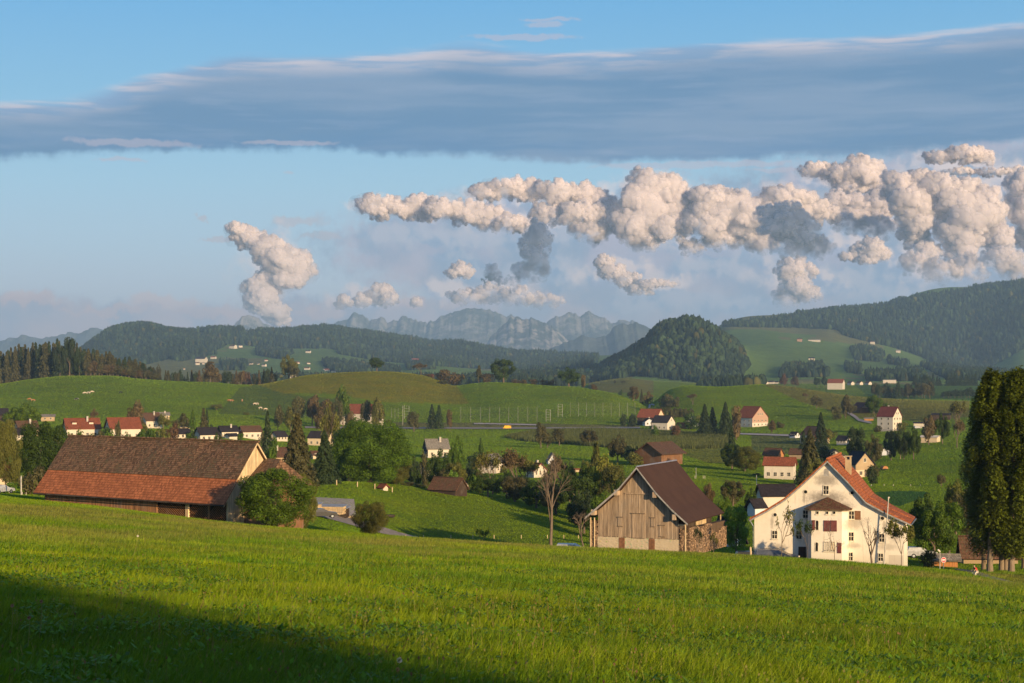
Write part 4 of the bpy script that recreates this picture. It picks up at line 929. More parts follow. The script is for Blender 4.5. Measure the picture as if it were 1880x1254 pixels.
# ---------------------------------------------------------------- ordinary gabled houses
LOG = []; GARDENS = []
def house(label, px, wpx, top, base=None, Y=None, rot=0, ratio=1.3, pitch=0.75, wall='white', roof='rred', gable=None, name='house', cat='house', group=None,
          nf=2, ns=3, plinth=None, ph=0.0, over=0.45, og=0.5, dormers=0, chim=True, door=False, win=True, drop=0.3, hwf=None, low=None):
    if Y is None: Y = hit(px, base) or 1000
    # settle the house at the distance where its height above the ground is a house's height
    if hwf is None: hwf = .42 if cat in ('shed', 'garage', 'barn', 'annex', 'hut', 'pavilion') else .48
    def height_ratio(Yt):
        xt = (px - 940) / F * Yt; pt = R(rot) + math.atan2(xt, Yt); wt = wpx / F * Yt * .93 / (abs(math.cos(pt)) + ratio * abs(math.sin(pt)))
        return ((HZ - top) / F * Yt - float(H(xt, Yt))) / ((hwf + pitch / 2) * wt)
    if base is None and not (0.8 < height_ratio(Y) < 1.2):
        c = [Y * (0.60 + 0.01 * i) for i in range(96)]; c = [q for q in c if q > 235] or [Y]; c.sort(key=lambda q: abs(math.log(max(height_ratio(q), .05))) + .45 * abs(math.log(q / Y))); Y = c[0]
    x = (px - 940) / F * Y; gz = float(H(x, Y))
    if base is not None: gz = min(gz, (HZ - base) / F * Y) if abs((HZ - base) / F * Y - gz) < 6 else gz
    az = math.atan2(x, Y); ph_ = R(rot) + az
    Wm = wpx / F * Y * 0.93 / (abs(math.cos(ph_)) + ratio * abs(math.sin(ph_))); Lm = Wm * ratio
    zt = (HZ - top) / F * Y; tot = zt - gz; hr = pitch * Wm / 2; hw = tot - hr
    if hw < hwf * Wm * .6: hw = tot * hwf / (hwf + pitch / 2); hr = tot - hw
    if px < 1700 or Y > 260: pass
    if 380 < Y < 1150 and not group and Wm > 6: GARDENS.append((px, Y, max(Wm, Lm), label))
    root = empty(name, (x, Y, gz - 0.0), R(rot), label, cat, group)
    w2, l2 = Wm / 2, Lm / 2; m = MAT
    mb = MB(); mb.prism([(-w2, -drop - 1.5), (w2, -drop - 1.5), (w2, hw), (0, hw + hr - .06), (-w2, hw)], -l2, l2); wo = mb.build('wall', m[wall], root)
    if gable:
        for s in (-1, 1):
            g = MB(); y0 = s * (l2 + .03); zz = hw * (0.55 if low is None else low)
            q = [(-w2 - .01, y0, zz), (w2 + .01, y0, zz), (w2 + .01, y0, hw), (0, y0, hw + hr - .05), (-w2 - .01, y0, hw)]
            g.face(q if s < 0 else q[::-1]); b = [(a, y0 - s * .06, c) for a, _, c in q]; g.face(b[::-1] if s < 0 else b)
            for i in range(5): j = (i + 1) % 5; g.face([q[i], q[j], b[j], b[i]])
            g.build('gable_boards', m[gable], root)
    if plinth:
        p = MB(); p.box(-w2 - .04, w2 + .04, -l2 - .04, l2 + .04, -drop - 1.5, ph); p.build('plinth', m[plinth], root)
    k = hr / w2; r = MB(); e = over; t = 0.2
    for s in (-1, 1):
        A = (s * (w2 + e), -l2 - og, hw - k * e + .12); B = (s * (w2 + e), l2 + og, hw - k * e + .12); C = (0, l2 + og, hw + hr + .12); D = (0, -l2 - og, hw + hr + .12)
        r.slab(A, B, C, D, t)
    r.box(-.14, .14, -l2 - og, l2 + og, hw + hr + .10, hw + hr + .2)
    ro = r.build('roof', m[roof], root)
    if chim:
        c = MB(); cy = l2 * 0.3; cx = w2 * 0.3; c.box(cx - .3, cx + .3, cy - .35, cy + .35, hw + hr * .6, hw + hr + .75); c.box(cx - .36, cx + .36, cy - .41, cy + .41, hw + hr + .75, hw + hr + .85); c.build('chimney', m['concrete'], ro)
    rr = R(rot)
    def faces(nx, ny):   # does this side look to the viewer
        wx, wy = nx * math.cos(rr) - ny * math.sin(rr), nx * math.sin(rr) + ny * math.cos(rr)
        return -(wx * x + wy * Y) / math.hypot(x, Y) > 0.10
    if win and wpx > 16:
        nfl = max(1, int((hw + .4) / 2.7)); ww, wh = min(1.15, Wm / (nf + 1) * .55), 1.25
        for sy in (-1, 1):
            if faces(0, sy):
                for fl in range(nfl):
                    for i in range(nf): window(root, (i - (nf - 1) / 2) * Wm / (nf + .3), sy * (l2 + .04), 1.5 + fl * 2.7, ww, wh, 0, sy)
                if hr > 2.3:
                    for i in range(max(1, nf - 1)): window(root, (i - (max(1, nf - 1) - 1) / 2) * 2.0, sy * (l2 + .04), hw + hr * .30, ww * .85, min(wh, hr * .35), 0, sy)
        for sx in (-1, 1):
            if faces(sx, 0):
                for fl in range(nfl):
                    for i in range(ns): window(root, sx * (w2 + .01), (i - (ns - 1) / 2) * Lm / (ns + .3), 1.5 + fl * 2.7, min(1.1, Lm / ns * .5), wh, sx, 0)
    for i in range(dormers):
        for sx in (-1, 1):
            if not faces(sx, 0): continue
            yy = (i - (dormers - 1) / 2) * Lm / dormers; xx = sx * w2 * .62; z0 = hw + hr * .30; d = MB()
            a, b = min(xx, sx * w2 * .2), max(xx, sx * w2 * .2); d.box(a, b, yy - .8, yy + .8, z0 - .2, z0 + 1.25)
            dd = d.build('dormer', m[wall], root); q = MB(); q.slab((xx + sx * .25, yy - 1, z0 + 1.22), (xx + sx * .25, yy + 1, z0 + 1.22), (sx * w2 * .05, yy + 1, z0 + 1.75), (sx * w2 * .05, yy - 1, z0 + 1.75), .12); q.build('dormer_roof', m[roof], dd)
    if door:
        for sy in (-1, 1):
            if faces(0, sy): d = MB(); d.box(-.6, .6, *sorted((sy * (l2 + .005), sy * (l2 + .07))), -.3, 2.1); d.build('door', m['rust'], root); break
    return root

# ---------------------------------------------------------------- a wall plane that knows where photo pixels fall on it
class Facade:
    def __init__(s, px0, Y0, rot, z0):
        s.Y0 = Y0; s.X0 = (px0 - 940) / F * Y0; s.r = R(rot); s.z0 = z0; s.c, s.s = math.cos(s.r), math.sin(s.r)
    def t(s, px, d=0.0):
        u = (px - 940) / F; X0 = s.X0 + d * s.s; Y0 = s.Y0 - d * s.c
        return (u * Y0 - X0) / (s.c - u * s.s)
    def p(s, px, py, d=0.0):
        t = s.t(px, d); Yw = s.Y0 - d * s.c + t * s.s
        return t, (HZ - py) / F * Yw - s.z0
    def root(s, name, label, cat): return empty(name, (s.X0, s.Y0, s.z0), s.r, label, cat)

# ================================================================ the white farmhouse
def prof_roof(name, pts, y0, y1, m, parent, t=0.22, ridge=True, back=None):
    """roof following an outline (left eave .. ridge .. right eave) in x,z from y0 back to y1"""
    r = MB(); n = len(pts); acc = 0
    for i in range(n - 1):
        (xa, za), (xb, zb) = pts[i], pts[i + 1]; ya, yb = (back[i], back[i + 1]) if back else (y1, y1)
        if zb >= za: r.slab((xa, y0, za), (xa, ya, za), (xb, yb, zb), (xb, y0, zb), t, u0=0.1 * i)
        else: r.slab((xb, y0, zb), (xb, yb, zb), (xa, ya, za), (xa, y0, za), t, u0=0.1 * i)
    if ridge:
        k = max(range(n), key=lambda i: pts[i][1]); x, z = pts[k]; rnd = random.Random(4); y = y0
        while y < y1:
            r.bar((x, y, z + .02 + rnd.uniform(-.02, .02)), (x, min(y + .42, y1), z + .04), .13, 7); y += .40
    return r.build(name, m, parent)
def farmhouse():
    f = Facade(1522, 172, -18, -20.2)
    root = f.root('farmhouse', 'large white farmhouse with an orange tiled roof and a projecting bay, facing the field', 'farmhouse')
    D = 0.45; L = 14.0
    rp = [f.p(px, py, D) for px, py in ((1376, 951), (1408, 934), (1440, 914), (1470, 888), (1519, 842.5), (1556, 880), (1590, 918), (1625, 937), (1673, 959))]
    off = 0.30
    wp = [(x, z - off) for x, z in rp]
    xl, xr = f.t(1385), f.t(1659.5)
    def zroof(x):
        for (a, b), (c, d) in zip(wp, wp[1:]):
            if a <= x <= c: return b + (d - b) * (x - a) / (c - a)
        return wp[0][1] if x < wp[0][0] else wp[-1][1]
    inner = [(x, z) for x, z in wp if xl < x < xr]
    mb = MB(); mb.prism([(xl, -1.5), (xr, -1.5), (xr, zroof(xr))] + inner[::-1] + [(xl, zroof(xl))], 0, 5.6); xk = f.t(1586); mb.prism([(xl + .05, -1.5), (xk, -1.5), (xk, zroof(xk) - .1)] + [(x, z - .05) for x, z in wp if xl < x < xk][::-1] + [(xl + .05, zroof(xl) - .05)], 5.6, L - 4.5); mb.build('wall', M_FARM, root)
    roof = prof_roof('roof', rp, -D, L - 1.5, M_ORANGE, root, back=[L - 1.5] * 5 + [L - 3, L - 4.4, L - 6, L - 7.6])
    vb = MB()
    for s in (0,):
        for (a, b), (c, d) in zip(rp, rp[1:]):
            q = [(a, -D - .03, b - .22), (c, -D - .03, d - .22), (c, -D - .03, d - .40), (a, -D - .03, b - .40)]; vb.face(q); vb.face([(x, -.02, z) for x, y, z in q][::-1]); vb.face([q[3], q[2], (c, -.02, d - .40), (a, -.02, b - .40)])
    vb.build('verge_board', MAT['grey'], roof)
    # raised seams over the tiles and the gutters
    sm = MB()
    for y in (3.2,):
        for (a, b), (c, d) in list(zip(rp, rp[1:]))[4:]: sm.slab((c, y, d + .1), (c, y + .3, d + .1), (a, y + .3, b + .1), (a, y, b + .1), .14)
    sm.build('roof_seam', M_ORANGE, roof)
    g = MB(); g.bar((rp[0][0] - .06, -D, rp[0][1] - .2), (rp[0][0] - .06, L, rp[0][1] - .2), .08); g.bar((rp[0][0] - .05, -.1, rp[0][1] - .25), (xl - .12, -.1, rp[0][1] - .9), .05); g.bar((xl - .12, -.1, rp[0][1] - .9), (xl - .12, -.1, -.5), .05)
    g.build('gutter', MAT['metal'], root)
    g = MB(); g.bar((rp[-1][0] + .06, -D, rp[-1][1] - .2), (rp[-1][0] + .06, L - 7.6, rp[-1][1] - .2), .08); g.build('gutter', MAT['metal'], root)
    # chimney on the right slope
    cy = 5.0; cx = f.t(1557.5, -cy); zc = f.p(1557.5, 838, -cy)[1]
    c = MB(); c.box(cx - .30, cx + .30, cy - .4, cy + .4, zc - 3.6, zc - .35)
    for sx in (-1, 1):
        for sy in (-1, 1): c.box(cx + sx * .24 - .06, cx + sx * .24 + .06, cy + sy * .32 - .07, cy + sy * .32 + .07, zc - .35, zc - .02)
    c.box(cx - .38, cx + .38, cy - .48, cy + .48, zc - .02, zc + .08); c.build('chimney', M_CHIM, roof)
    def win(px, py, w, h, d=0.0, **k):
        x, z = f.p(px, py, d); s = 172 / F; return window(root, x, -d - .015, z, w * s, h * s, **k)
    win(1516.6, 899.6, 11, 17); win(1563.3, 945.6, 11, 16); win(1562.5, 985, 11, 17); win(1561, 1021.6, 11, 16); win(1619, 987.7, 11, 16); win(1617, 1023, 10, 15)
    win(1422.3, 981.5, 11, 16); win(1479, 944, 11, 16); win(1467, 982, 12, 17); win(1413, 1008, 10, 4.6, bars=False); win(1426.5, 1008, 10, 4.6, bars=False)
    d = MB(); x, z = f.p(1473, 1018); d.box(x - .42, x + .42, -.06, -.005, z - 1.4, z + .85); d.build('door', MAT['darkwood'], root)
    def shutter(px, py, w, h, d, m='shutter'):
        x, z = f.p(px, py, d); s = 172 / F; b = MB(); w, h = w * s / 2, h * s / 2
        b.box(x - w, x + w, -d - .07, -d - .015, z - h, z + h)
        for zz in (-h * .9, 0, h * .8): b.box(x - w + .03, x + w - .03, -d - .095, -d - .07, z + zz, z + zz + .07)
        return b.build('shutter', MAT[m], root)
    shutter(1574.8, 946, 10.5, 16, 0, 'rust')
    for px, py in ((1479, 903), (1564.4, 904.8), (1423, 945), (1620, 951.5)):
        x, z = f.p(px, py); o = MB(); n = 16
        for i in range(n):
            a, b = i * 2 * math.pi / n, (i + 1) * 2 * math.pi / n; c = [(x + q * math.cos(t), -y, z + q * math.sin(t)) for t in (a, b) for q, y in ((.19, .05), (.27, .05), (.27, -.01))]
            o.face([c[0], c[1], c[4], c[3]]); o.face([c[1], c[2], c[5], c[4]])
        w = o.build('round_window', MAT['frame'], root); o = MB(); o.face([(x + .19 * math.cos(i * 2 * math.pi / n), -.012, z + .19 * math.sin(i * 2 * math.pi / n)) for i in range(n)]); o.build('pane', MAT['glass'], w)
    x, z = f.p(1517, 867); o = MB(); o.face([(x - .27, -.012, z - .42), (x + .27, -.012, z - .42)] + [(x + .27 * math.cos(a), -.012, z + .14 + .27 * math.sin(a)) for a in [i * math.pi / 8 for i in range(9)]]); o.build('blind_niche', MAT['grey'], root)
    # the bay: canted sides, tiled hip roof
    d = 1.75; x0, x1 = f.t(1484.8, .6), f.t(1558, .3); ze = f.p(1519, 937.5, d)[1]; cl, cr = .42, .55
    plan = [(x0, 0.3), (x0, -d + cl), (x0 + cl, -d), (x1 - cr, -d), (x1, -d + cr), (x1, .3)]
    b = MB()
    for (a, c), (e, g) in zip(plan, plan[1:]): b.face([(a, c, -1.5), (e, g, -1.5), (e, g, ze), (a, c, ze)])
    b.face([(a, c, ze) for a, c in plan]); b.build('bay', M_FARM, root)
    co = MB(); ov = .38; big = [(x0 - ov, 0.0), (x0 - ov, -d + cl - .2), (x0 + cl - .2, -d - ov), (x1 - cr + .2, -d - ov), (x1 + ov, -d + cr - .2), (x1 + ov, 0.0)]
    sml = [(x0 - .1, .0), (x0 - .1, -d + cl), (x0 + cl, -d - .1), (x1 - cr, -d - .1), (x1 + .1, -d + cr), (x1 + .1, .0)]
    for i in range(5): co.face([(*sml[i], ze - .05), (*sml[i + 1], ze - .05), (*big[i + 1], ze + .14), (*big[i], ze + .14)])
    co.build('cornice', MAT['frame'], root)
    ap = f.p(1519.5, 912.5, .05); r = MB(); A = Vector((ap[0], -.02, ap[1]))
    for i in range(5):
        p, q = Vector((*big[i], ze + .15)), Vector((*big[i + 1], ze + .15)); l = (q - p).length; h = ((p + q) / 2 - A).length; r.face([p, q, A], [(i * 3, 0), (i * 3 + l, 0), (i * 3 + l / 2, h)])
        r.face([q - Vector((0, 0, .08)), p - Vector((0, 0, .08)), p, q])
    r.build('bay_roof', M_BAYROOF, root)
    for px in (1500.8, 1518.7, 1531.5): win(px, 941.3, 5.2, 5.6, d, bars=False)
    def arched(px, py, w, h):
        x, z = f.p(px, py, d); s = 172 / F / 2; w *= s; h *= s; fr = MB(); pn = MB(); n = 10
        def outline(w, h): return [(x - w, z - h), (x + w, z - h)] + [(x + w * math.cos(a), z + h - w + w * math.sin(a)) for a in [i * math.pi / n for i in range(n + 1)]]
        fr.face([(a, -d - .03, c) for a, c in outline(w + .09, h + .09)]); o1 = outline(w + .09, h + .09)
        for i in range(len(o1)): j = (i + 1) % len(o1); fr.face([(o1[i][0], -d - .03, o1[i][1]), (o1[j][0], -d - .03, o1[j][1]), (o1[j][0], -d, o1[j][1]), (o1[i][0], -d, o1[i][1])])
        w_ = fr.build('arched_window', MAT['frame'], root); pn.face([(a, -d - .036, c) for a, c in outline(w, h)]); pn.build('pane', MAT['glass'], w_)
    arched(1500.2, 964.2, 4.6, 17); arched(1499.6, 1003.8, 4.4, 16)
    shutter(1493.6, 964, 5, 18, d); shutter(1518.4, 965.5, 11.4, 20, d); shutter(1530.8, 965.5, 11, 20, d); shutter(1541, 1006, 7, 19, d)
    w = win(1517, 1003, 10, 18, d); w2_ = win(1528.6, 1003, 9, 18, d)
    cu = MB(); x, z = f.p(1516.5, 1003, d); cu.box(x - .2, x + .2, -d - .032, -d - .026, z - .42, z + .42); cu.build('curtain', MAT['white'], w)
    cu = MB(); x, z = f.p(1528.6, 1003, d); cu.box(x - .17, x + .17, -d - .032, -d - .026, z - .42, z + .42); cu.build('curtain', MAT['cream'], w2_)
    p = MB(); x, z = f.p(1645, 1027); p.box(x - .75, x + .75, -.012, 0, z - .6, z + .45); p.build('fresh_plaster_patch', MAT['white'], root)
    # pole in front of the house
    pr = f.p(1622, 1036, .75); pt = f.p(1631, 918, .75); a = Vector((f.X0, f.Y0, f.z0)); M = Matrix.Rotation(f.r, 3, 'Z')
    e = empty('utility_pole', a + M @ Vector((pr[0], -.75, pr[1])), 0, 'slim leaning grey pole standing before the right half of the white farmhouse', 'pole')
    q = MB(); top = M @ Vector((pt[0] - pr[0], 0, pt[1] - pr[1])); q.bar((0, 0, -.8), top, .075, 8, .055); q.build('shaft', MAT['post'], e); q = MB(); q.bar(top, top + Vector((0, 0, .35)), .05, 6); q.bar(top + Vector((0, 0, .2)), top + Vector((.12, 0, .32)), .07, 6); q.build('insulator', MAT['frame'], e)
    return f, root
def farm_plaster(N):
    p = N.n.new('ShaderNodeTexCoord').outputs['Object']; x, y, z = N.sep(p)
    n = N.noise(p, 0.55, 7, 0.68); s = N.noise(N.v('MULTIPLY', p, (1.8, 1.8, 0.20)), 1.3, 6, 0.62); g = N.noise(p, 16, 4, 0.6); m = N.noise(p, 3.2, 5, 0.7)
    c = (0.76, 0.69, 0.58, 1)
    a = N.mix(N.step(n, 0.40, 0.75, 0, 0.45), c, (0.56, 0.49, 0.38, 1))
    def spot(cx, cz, rx, rz, k):
        q = N.v('LENGTH', N.v('MULTIPLY_ADD', N.xyz(x, 0.0, z), (1 / rx, 0, 1 / rz), (-cx / rx, 0, -cz / rz)), out='v')
        return N.m('MULTIPLY', N.step(N.m('ADD', q, N.m('MULTIPLY_ADD', m, 1.2, -0.6)), 0.25, 1.15, 1, 0), k)
    dirt = None
    for a_ in ((-0.3, 9.0, 1.6, 0.9, .75), (-0.3, 7.0, 2.6, 1.0, .85), (1.2, 6.2, 1.8, .6, .7), (2.7, 4.3, 1.3, .8, .5), (5.9, 4.0, .3, .9, .6), (-6.2, 4.2, .25, .9, .5), (-2.7, 6.9, .22, .8, .6), (-5.6, 1.5, 1.4, .5, .5), (6.2, 1.9, 1.6, .5, .4), (2.6, 1.9, 1.0, .4, .5), (7.0, 3.4, 1.0, 1.4, .5)):
        q = spot(*a_); dirt = q if dirt is None else N.m('MAXIMUM', dirt, q)
    a = N.mix(dirt, a, (0.20, 0.175, 0.15, 1))
    a = N.mix(N.step(s, 0.54, 0.76, 0, 0.5), a, (0.33, 0.28, 0.22, 1))
    a = N.mix(N.m('MULTIPLY', N.step(N.m('ADD', z, N.m('MULTIPLY', n, 1.6)), 0.8, 2.2, 1, 0), 0.5), a, (0.46, 0.42, 0.30, 1))
    N.put(N.b.inputs['Base Color'], a); N.b.inputs['Roughness'].default_value = 0.92; bump(N, N.m('ADD', g, N.m('MULTIPLY', m, 2)), 0.4, 0.02)
M_FARM = mat('stained_farm_plaster', farm_plaster)
M_ORANGE = tile_mat('orange_roof_tiles', (0.44, 0.14, 0.055), 0.28, 0.20, 0.32)
M_BAYROOF = tile_mat('mossy_bay_tiles', (0.16, 0.07, 0.045), 0.4, 0.18, 0.2, moss=(0.16, 0.13, 0.06, 1))
M_CHIM = plaster_mat('chimney_render', (0.46, 0.36, 0.22), 0.5)
FH, _fr = farmhouse()

def planks(mb, xa, xb, zbot, ztop, y, w, rnd, thick=0.03, gap=0.012, vary=0.35):
    x = xa
    while x < xb - .03:
        e = min(x + w * rnd.uniform(.8, 1.25), xb); t = rnd.uniform(1 - vary, 1 + vary * .6); o = rnd.uniform(0, .022); z0 = zbot + rnd.uniform(-.05, .05)
        za, zb = ztop(x + gap), ztop(e - gap)
        A = [(x + gap, y - o, z0), (e - gap, y - o, z0), (e - gap, y - o, zb), (x + gap, y - o, za)]; B = [(p[0], y + thick, p[2]) for p in A]
        mb.face(A, None, 0, t)
        for i in range(4): j = (i + 1) % 4; mb.face([A[j], A[i], B[i], B[j]], None, 0, t * .9)
        x = e
def woodpile(name, label, origin, rot, w, h, depth, seed, topf=None):
    rnd = random.Random(seed); mb = MB(); z = 0.08; row = 0
    while z < h:
        x = (0.08 if row % 2 else 0.0)
        while x < w:
            r = rnd.uniform(.055, .105); hh = h if topf is None else topf(x)
            if z < hh:
                n = rnd.choice((3, 4, 5, 6)); a0 = rnd.uniform(0, 6.28); y = rnd.uniform(-.05, .05); t = rnd.uniform(.45, 1.5)
                P = [(x + r * math.cos(a0 + i * 6.283 / n) * 1.15, y, z + r * math.sin(a0 + i * 6.283 / n)) for i in range(n)]
                mb.face(P, None, 0, t)
                for i in range(n): j = (i + 1) % n; mb.face([P[j], P[i], (P[i][0], y + .25, P[i][2]), (P[j][0], y + .25, P[j][2])], None, 0, t * .6)
            x += r * 1.9
        z += .145; row += 1
    mb.box(0, w, .2, depth, 0, min(h, (topf(0) if topf else h)) - .1, 0, .35)
    o = mb.build(name, M_LOG); o.location = origin; o.rotation_euler = (0, 0, rot); tag(o, label, 'firewood', None, 'stuff' if False else None); return o
M_LOG = wood_mat('split_logs', (0.32, 0.21, 0.13), 0.2)

# ================================================================ the weathered barn in the middle
def middle_barn():
    f = Facade(1168, 170, -23.5, -18.5); root = f.root('barn', 'tall weathered wooden barn with a steep smooth brown roof and pale boarded gable', 'barn')
    D = 0.85; L = 12.6; rnd = random.Random(9)
    rp = [f.p(px, py, D) for px, py in ((1073.7, 949), (1092, 934), (1136, 895.5), (1168.5, 857), (1204.5, 903.6), (1232.6, 933.4), (1262.4, 960.6))]
    xl, xr = f.t(1098), f.t(1246)
    wp = [(x, z - .32) for x, z in rp]
    def zr(x):
        for (a, b), (c, d) in zip(wp, wp[1:]):
            if a <= x <= c: return b + (d - b) * (x - a) / (c - a)
        return 2.5
    inner = [(x, z - .05) for x, z in wp if xl < x < xr]
    core = MB(); core.prism([(xl + .05, .9), (xr - .05, .9), (xr - .05, zr(xr) - .05)] + inner[::-1] + [(xl + .05, zr(xl) - .05)], .06, L); core.build('frame_wall', MAT['darkwood'], root)
    zs = 1.18
    mb = MB(); xm = [xl, f.t(1152), f.t(1186), xr]
    planks(mb, xl, xr, zs, zr, 0.0, .15, rnd, vary=.24); wall = mb.build('board_wall', MAT['oldwood'], root)
    mb = MB(); za = f.p(1168, 905.5)[1]; planks(mb, f.t(1149.5), f.t(1191), za, lambda x: min(zr(x), zr(x)), -.05, .17, rnd, vary=.22); mb.build('gable_board_panel', MAT['oldwood'], root)
    mb = MB(); mb.box(f.t(1148), f.t(1193), -.13, -.02, za - .10, za); mb.build('ledge', MAT['oldwood'], root)
    mb = MB(); mb.box(xl - .04, xr + .02, -.06, .5, -1.5, zs - .02); mb.build('stone_plinth', MAT['stone'], root)
    for px in (1142, 1197): mb = MB(); x = f.t(px); mb.box(x - .33, x + .33, -.09, -.055, -1.0, zs - .03); mb.build('stable_door', MAT['rust'], root)
    def hatch(px0, px1, py0, py1, name='hatch', m='oldwood'):
        x0, zt = f.p(px0, py0); x1, zb = f.p(px1, py1); b = MB(); planks(b, x0, x1, zb, lambda x: zt, -.055, .15, rnd, vary=.2); b.box(x0 - .08, x1 + .08, -.12, -.03, zt, zt + .09, 0, .45); b.box(x0 - .05, x1 + .05, -.10, -.03, zb - .07, zb, 0, .5); return b.build(name, MAT[m], root)
    hatch(1160, 1183, 943, 988, 'hay_door'); hatch(1195.5, 1202, 951, 966.5); hatch(1211, 1220, 965, 985); hatch(1135, 1143, 950, 966)
    roof = prof_roof('roof', rp, -D, L + .7, M_BROWNROOF, root, .16, ridge=False)
    k = rp[3]; rc = MB(); rc.bar((k[0], -D, k[1] + .02), (k[0], L + .7, k[1] + .02), .08, 8); rc.build('ridge_cap', M_RIDGE, roof)
    vb = MB()
    for (a, b), (c, d) in zip(rp, rp[1:]):
        q = [(a, -D - .03, b - .02), (c, -D - .03, d - .02), (c, -D - .03, d - .24), (a, -D - .03, b - .24)]; vb.face(q); vb.face([(x, -D + .05, z) for x, y, z in q][::-1])
    vb.build('verge_board', MAT['grey'], roof)
    # purlin ends carrying the verge
    for px, py in ((1135, 903), (1205.5, 907), (1093, 939), (1241.5, 948)):
        x, z = f.p(px, py); b = MB(); b.box(x - .2, x + .2, -D + .03, .05, z - .34, z + .26, 0, 1.15); b.build('purlin', MAT['oldwood'], root)
    # lean-to posts left and right, boarded side wall
    for px in (1085, 1092): b = MB(); x = f.t(px); b.bar((x, -.1, -1), (x, -.1, 3.2), .075, 6); b.build('post', MAT['palewood'], root)
    xR = rp[-1][0] - .35
    for y in (-.5, 5.5, L + .3): b = MB(); b.bar((xR, y, -1), (xR, y, rp[-1][1] - .15), .08, 6); b.build('post', MAT['palewood'], root)
    for x0, x1 in ((xr, xR - .1),): b = MB(); b.box(x0, x1, -.25, -.1, rp[-1][1] - .35, rp[-1][1] - .2, 0, .8); b.build('beam', MAT['palewood'], root)
    M = Matrix.Rotation(f.r, 3, 'Z'); O = Vector((f.X0, f.Y0, f.z0))
    woodpile('firewood_stack', 'narrow firewood stack under the left eave of the weathered barn', O + M @ Vector((f.t(1083), -.05, -.6)), f.r, xl - f.t(1083) - .05, 3.5, 1.2, 1)
    woodpile('firewood_stack', 'firewood stack under the right eave corner of the weathered barn', O + M @ Vector((xr + .1, .15, -.6)), f.r, xR - xr - .1, 2.9, 1.0, 2, lambda x: 2.9 - .5 * x)
    # along the right side, seen slantwise
    o = O + M @ Vector((xR + .25, .2, -.6)); woodpile('firewood_stack', 'long high firewood stack along the right side of the weathered barn', o, f.r + R(86), 11.5, 3.0, .9, 3, lambda x: 3.05 + .25 * math.sin(x * 1.3) - (.9 if x > 6.5 else 0))
    b = MB(); rr = random.Random(3)
    y = 6.2
    while y < 10: b.box(xr - .02, xr + .03, y + .012, y + .2, 1.0, 3.4, 0, rr.uniform(.7, 1.2)); y += .22
    b.build('side_boards', MAT['palewood'], root)
    return f
M_BROWNROOF = plain('smooth_brown_roof_sheets', (0.060, 0.034, 0.026), 0.8, 0.08, 0.0, 0.10, 0.6)
M_RIDGE = plain('blue_grey_ridge_metal', (0.20, 0.21, 0.27), 0.4, 0.4)
MBARN = middle_barn()

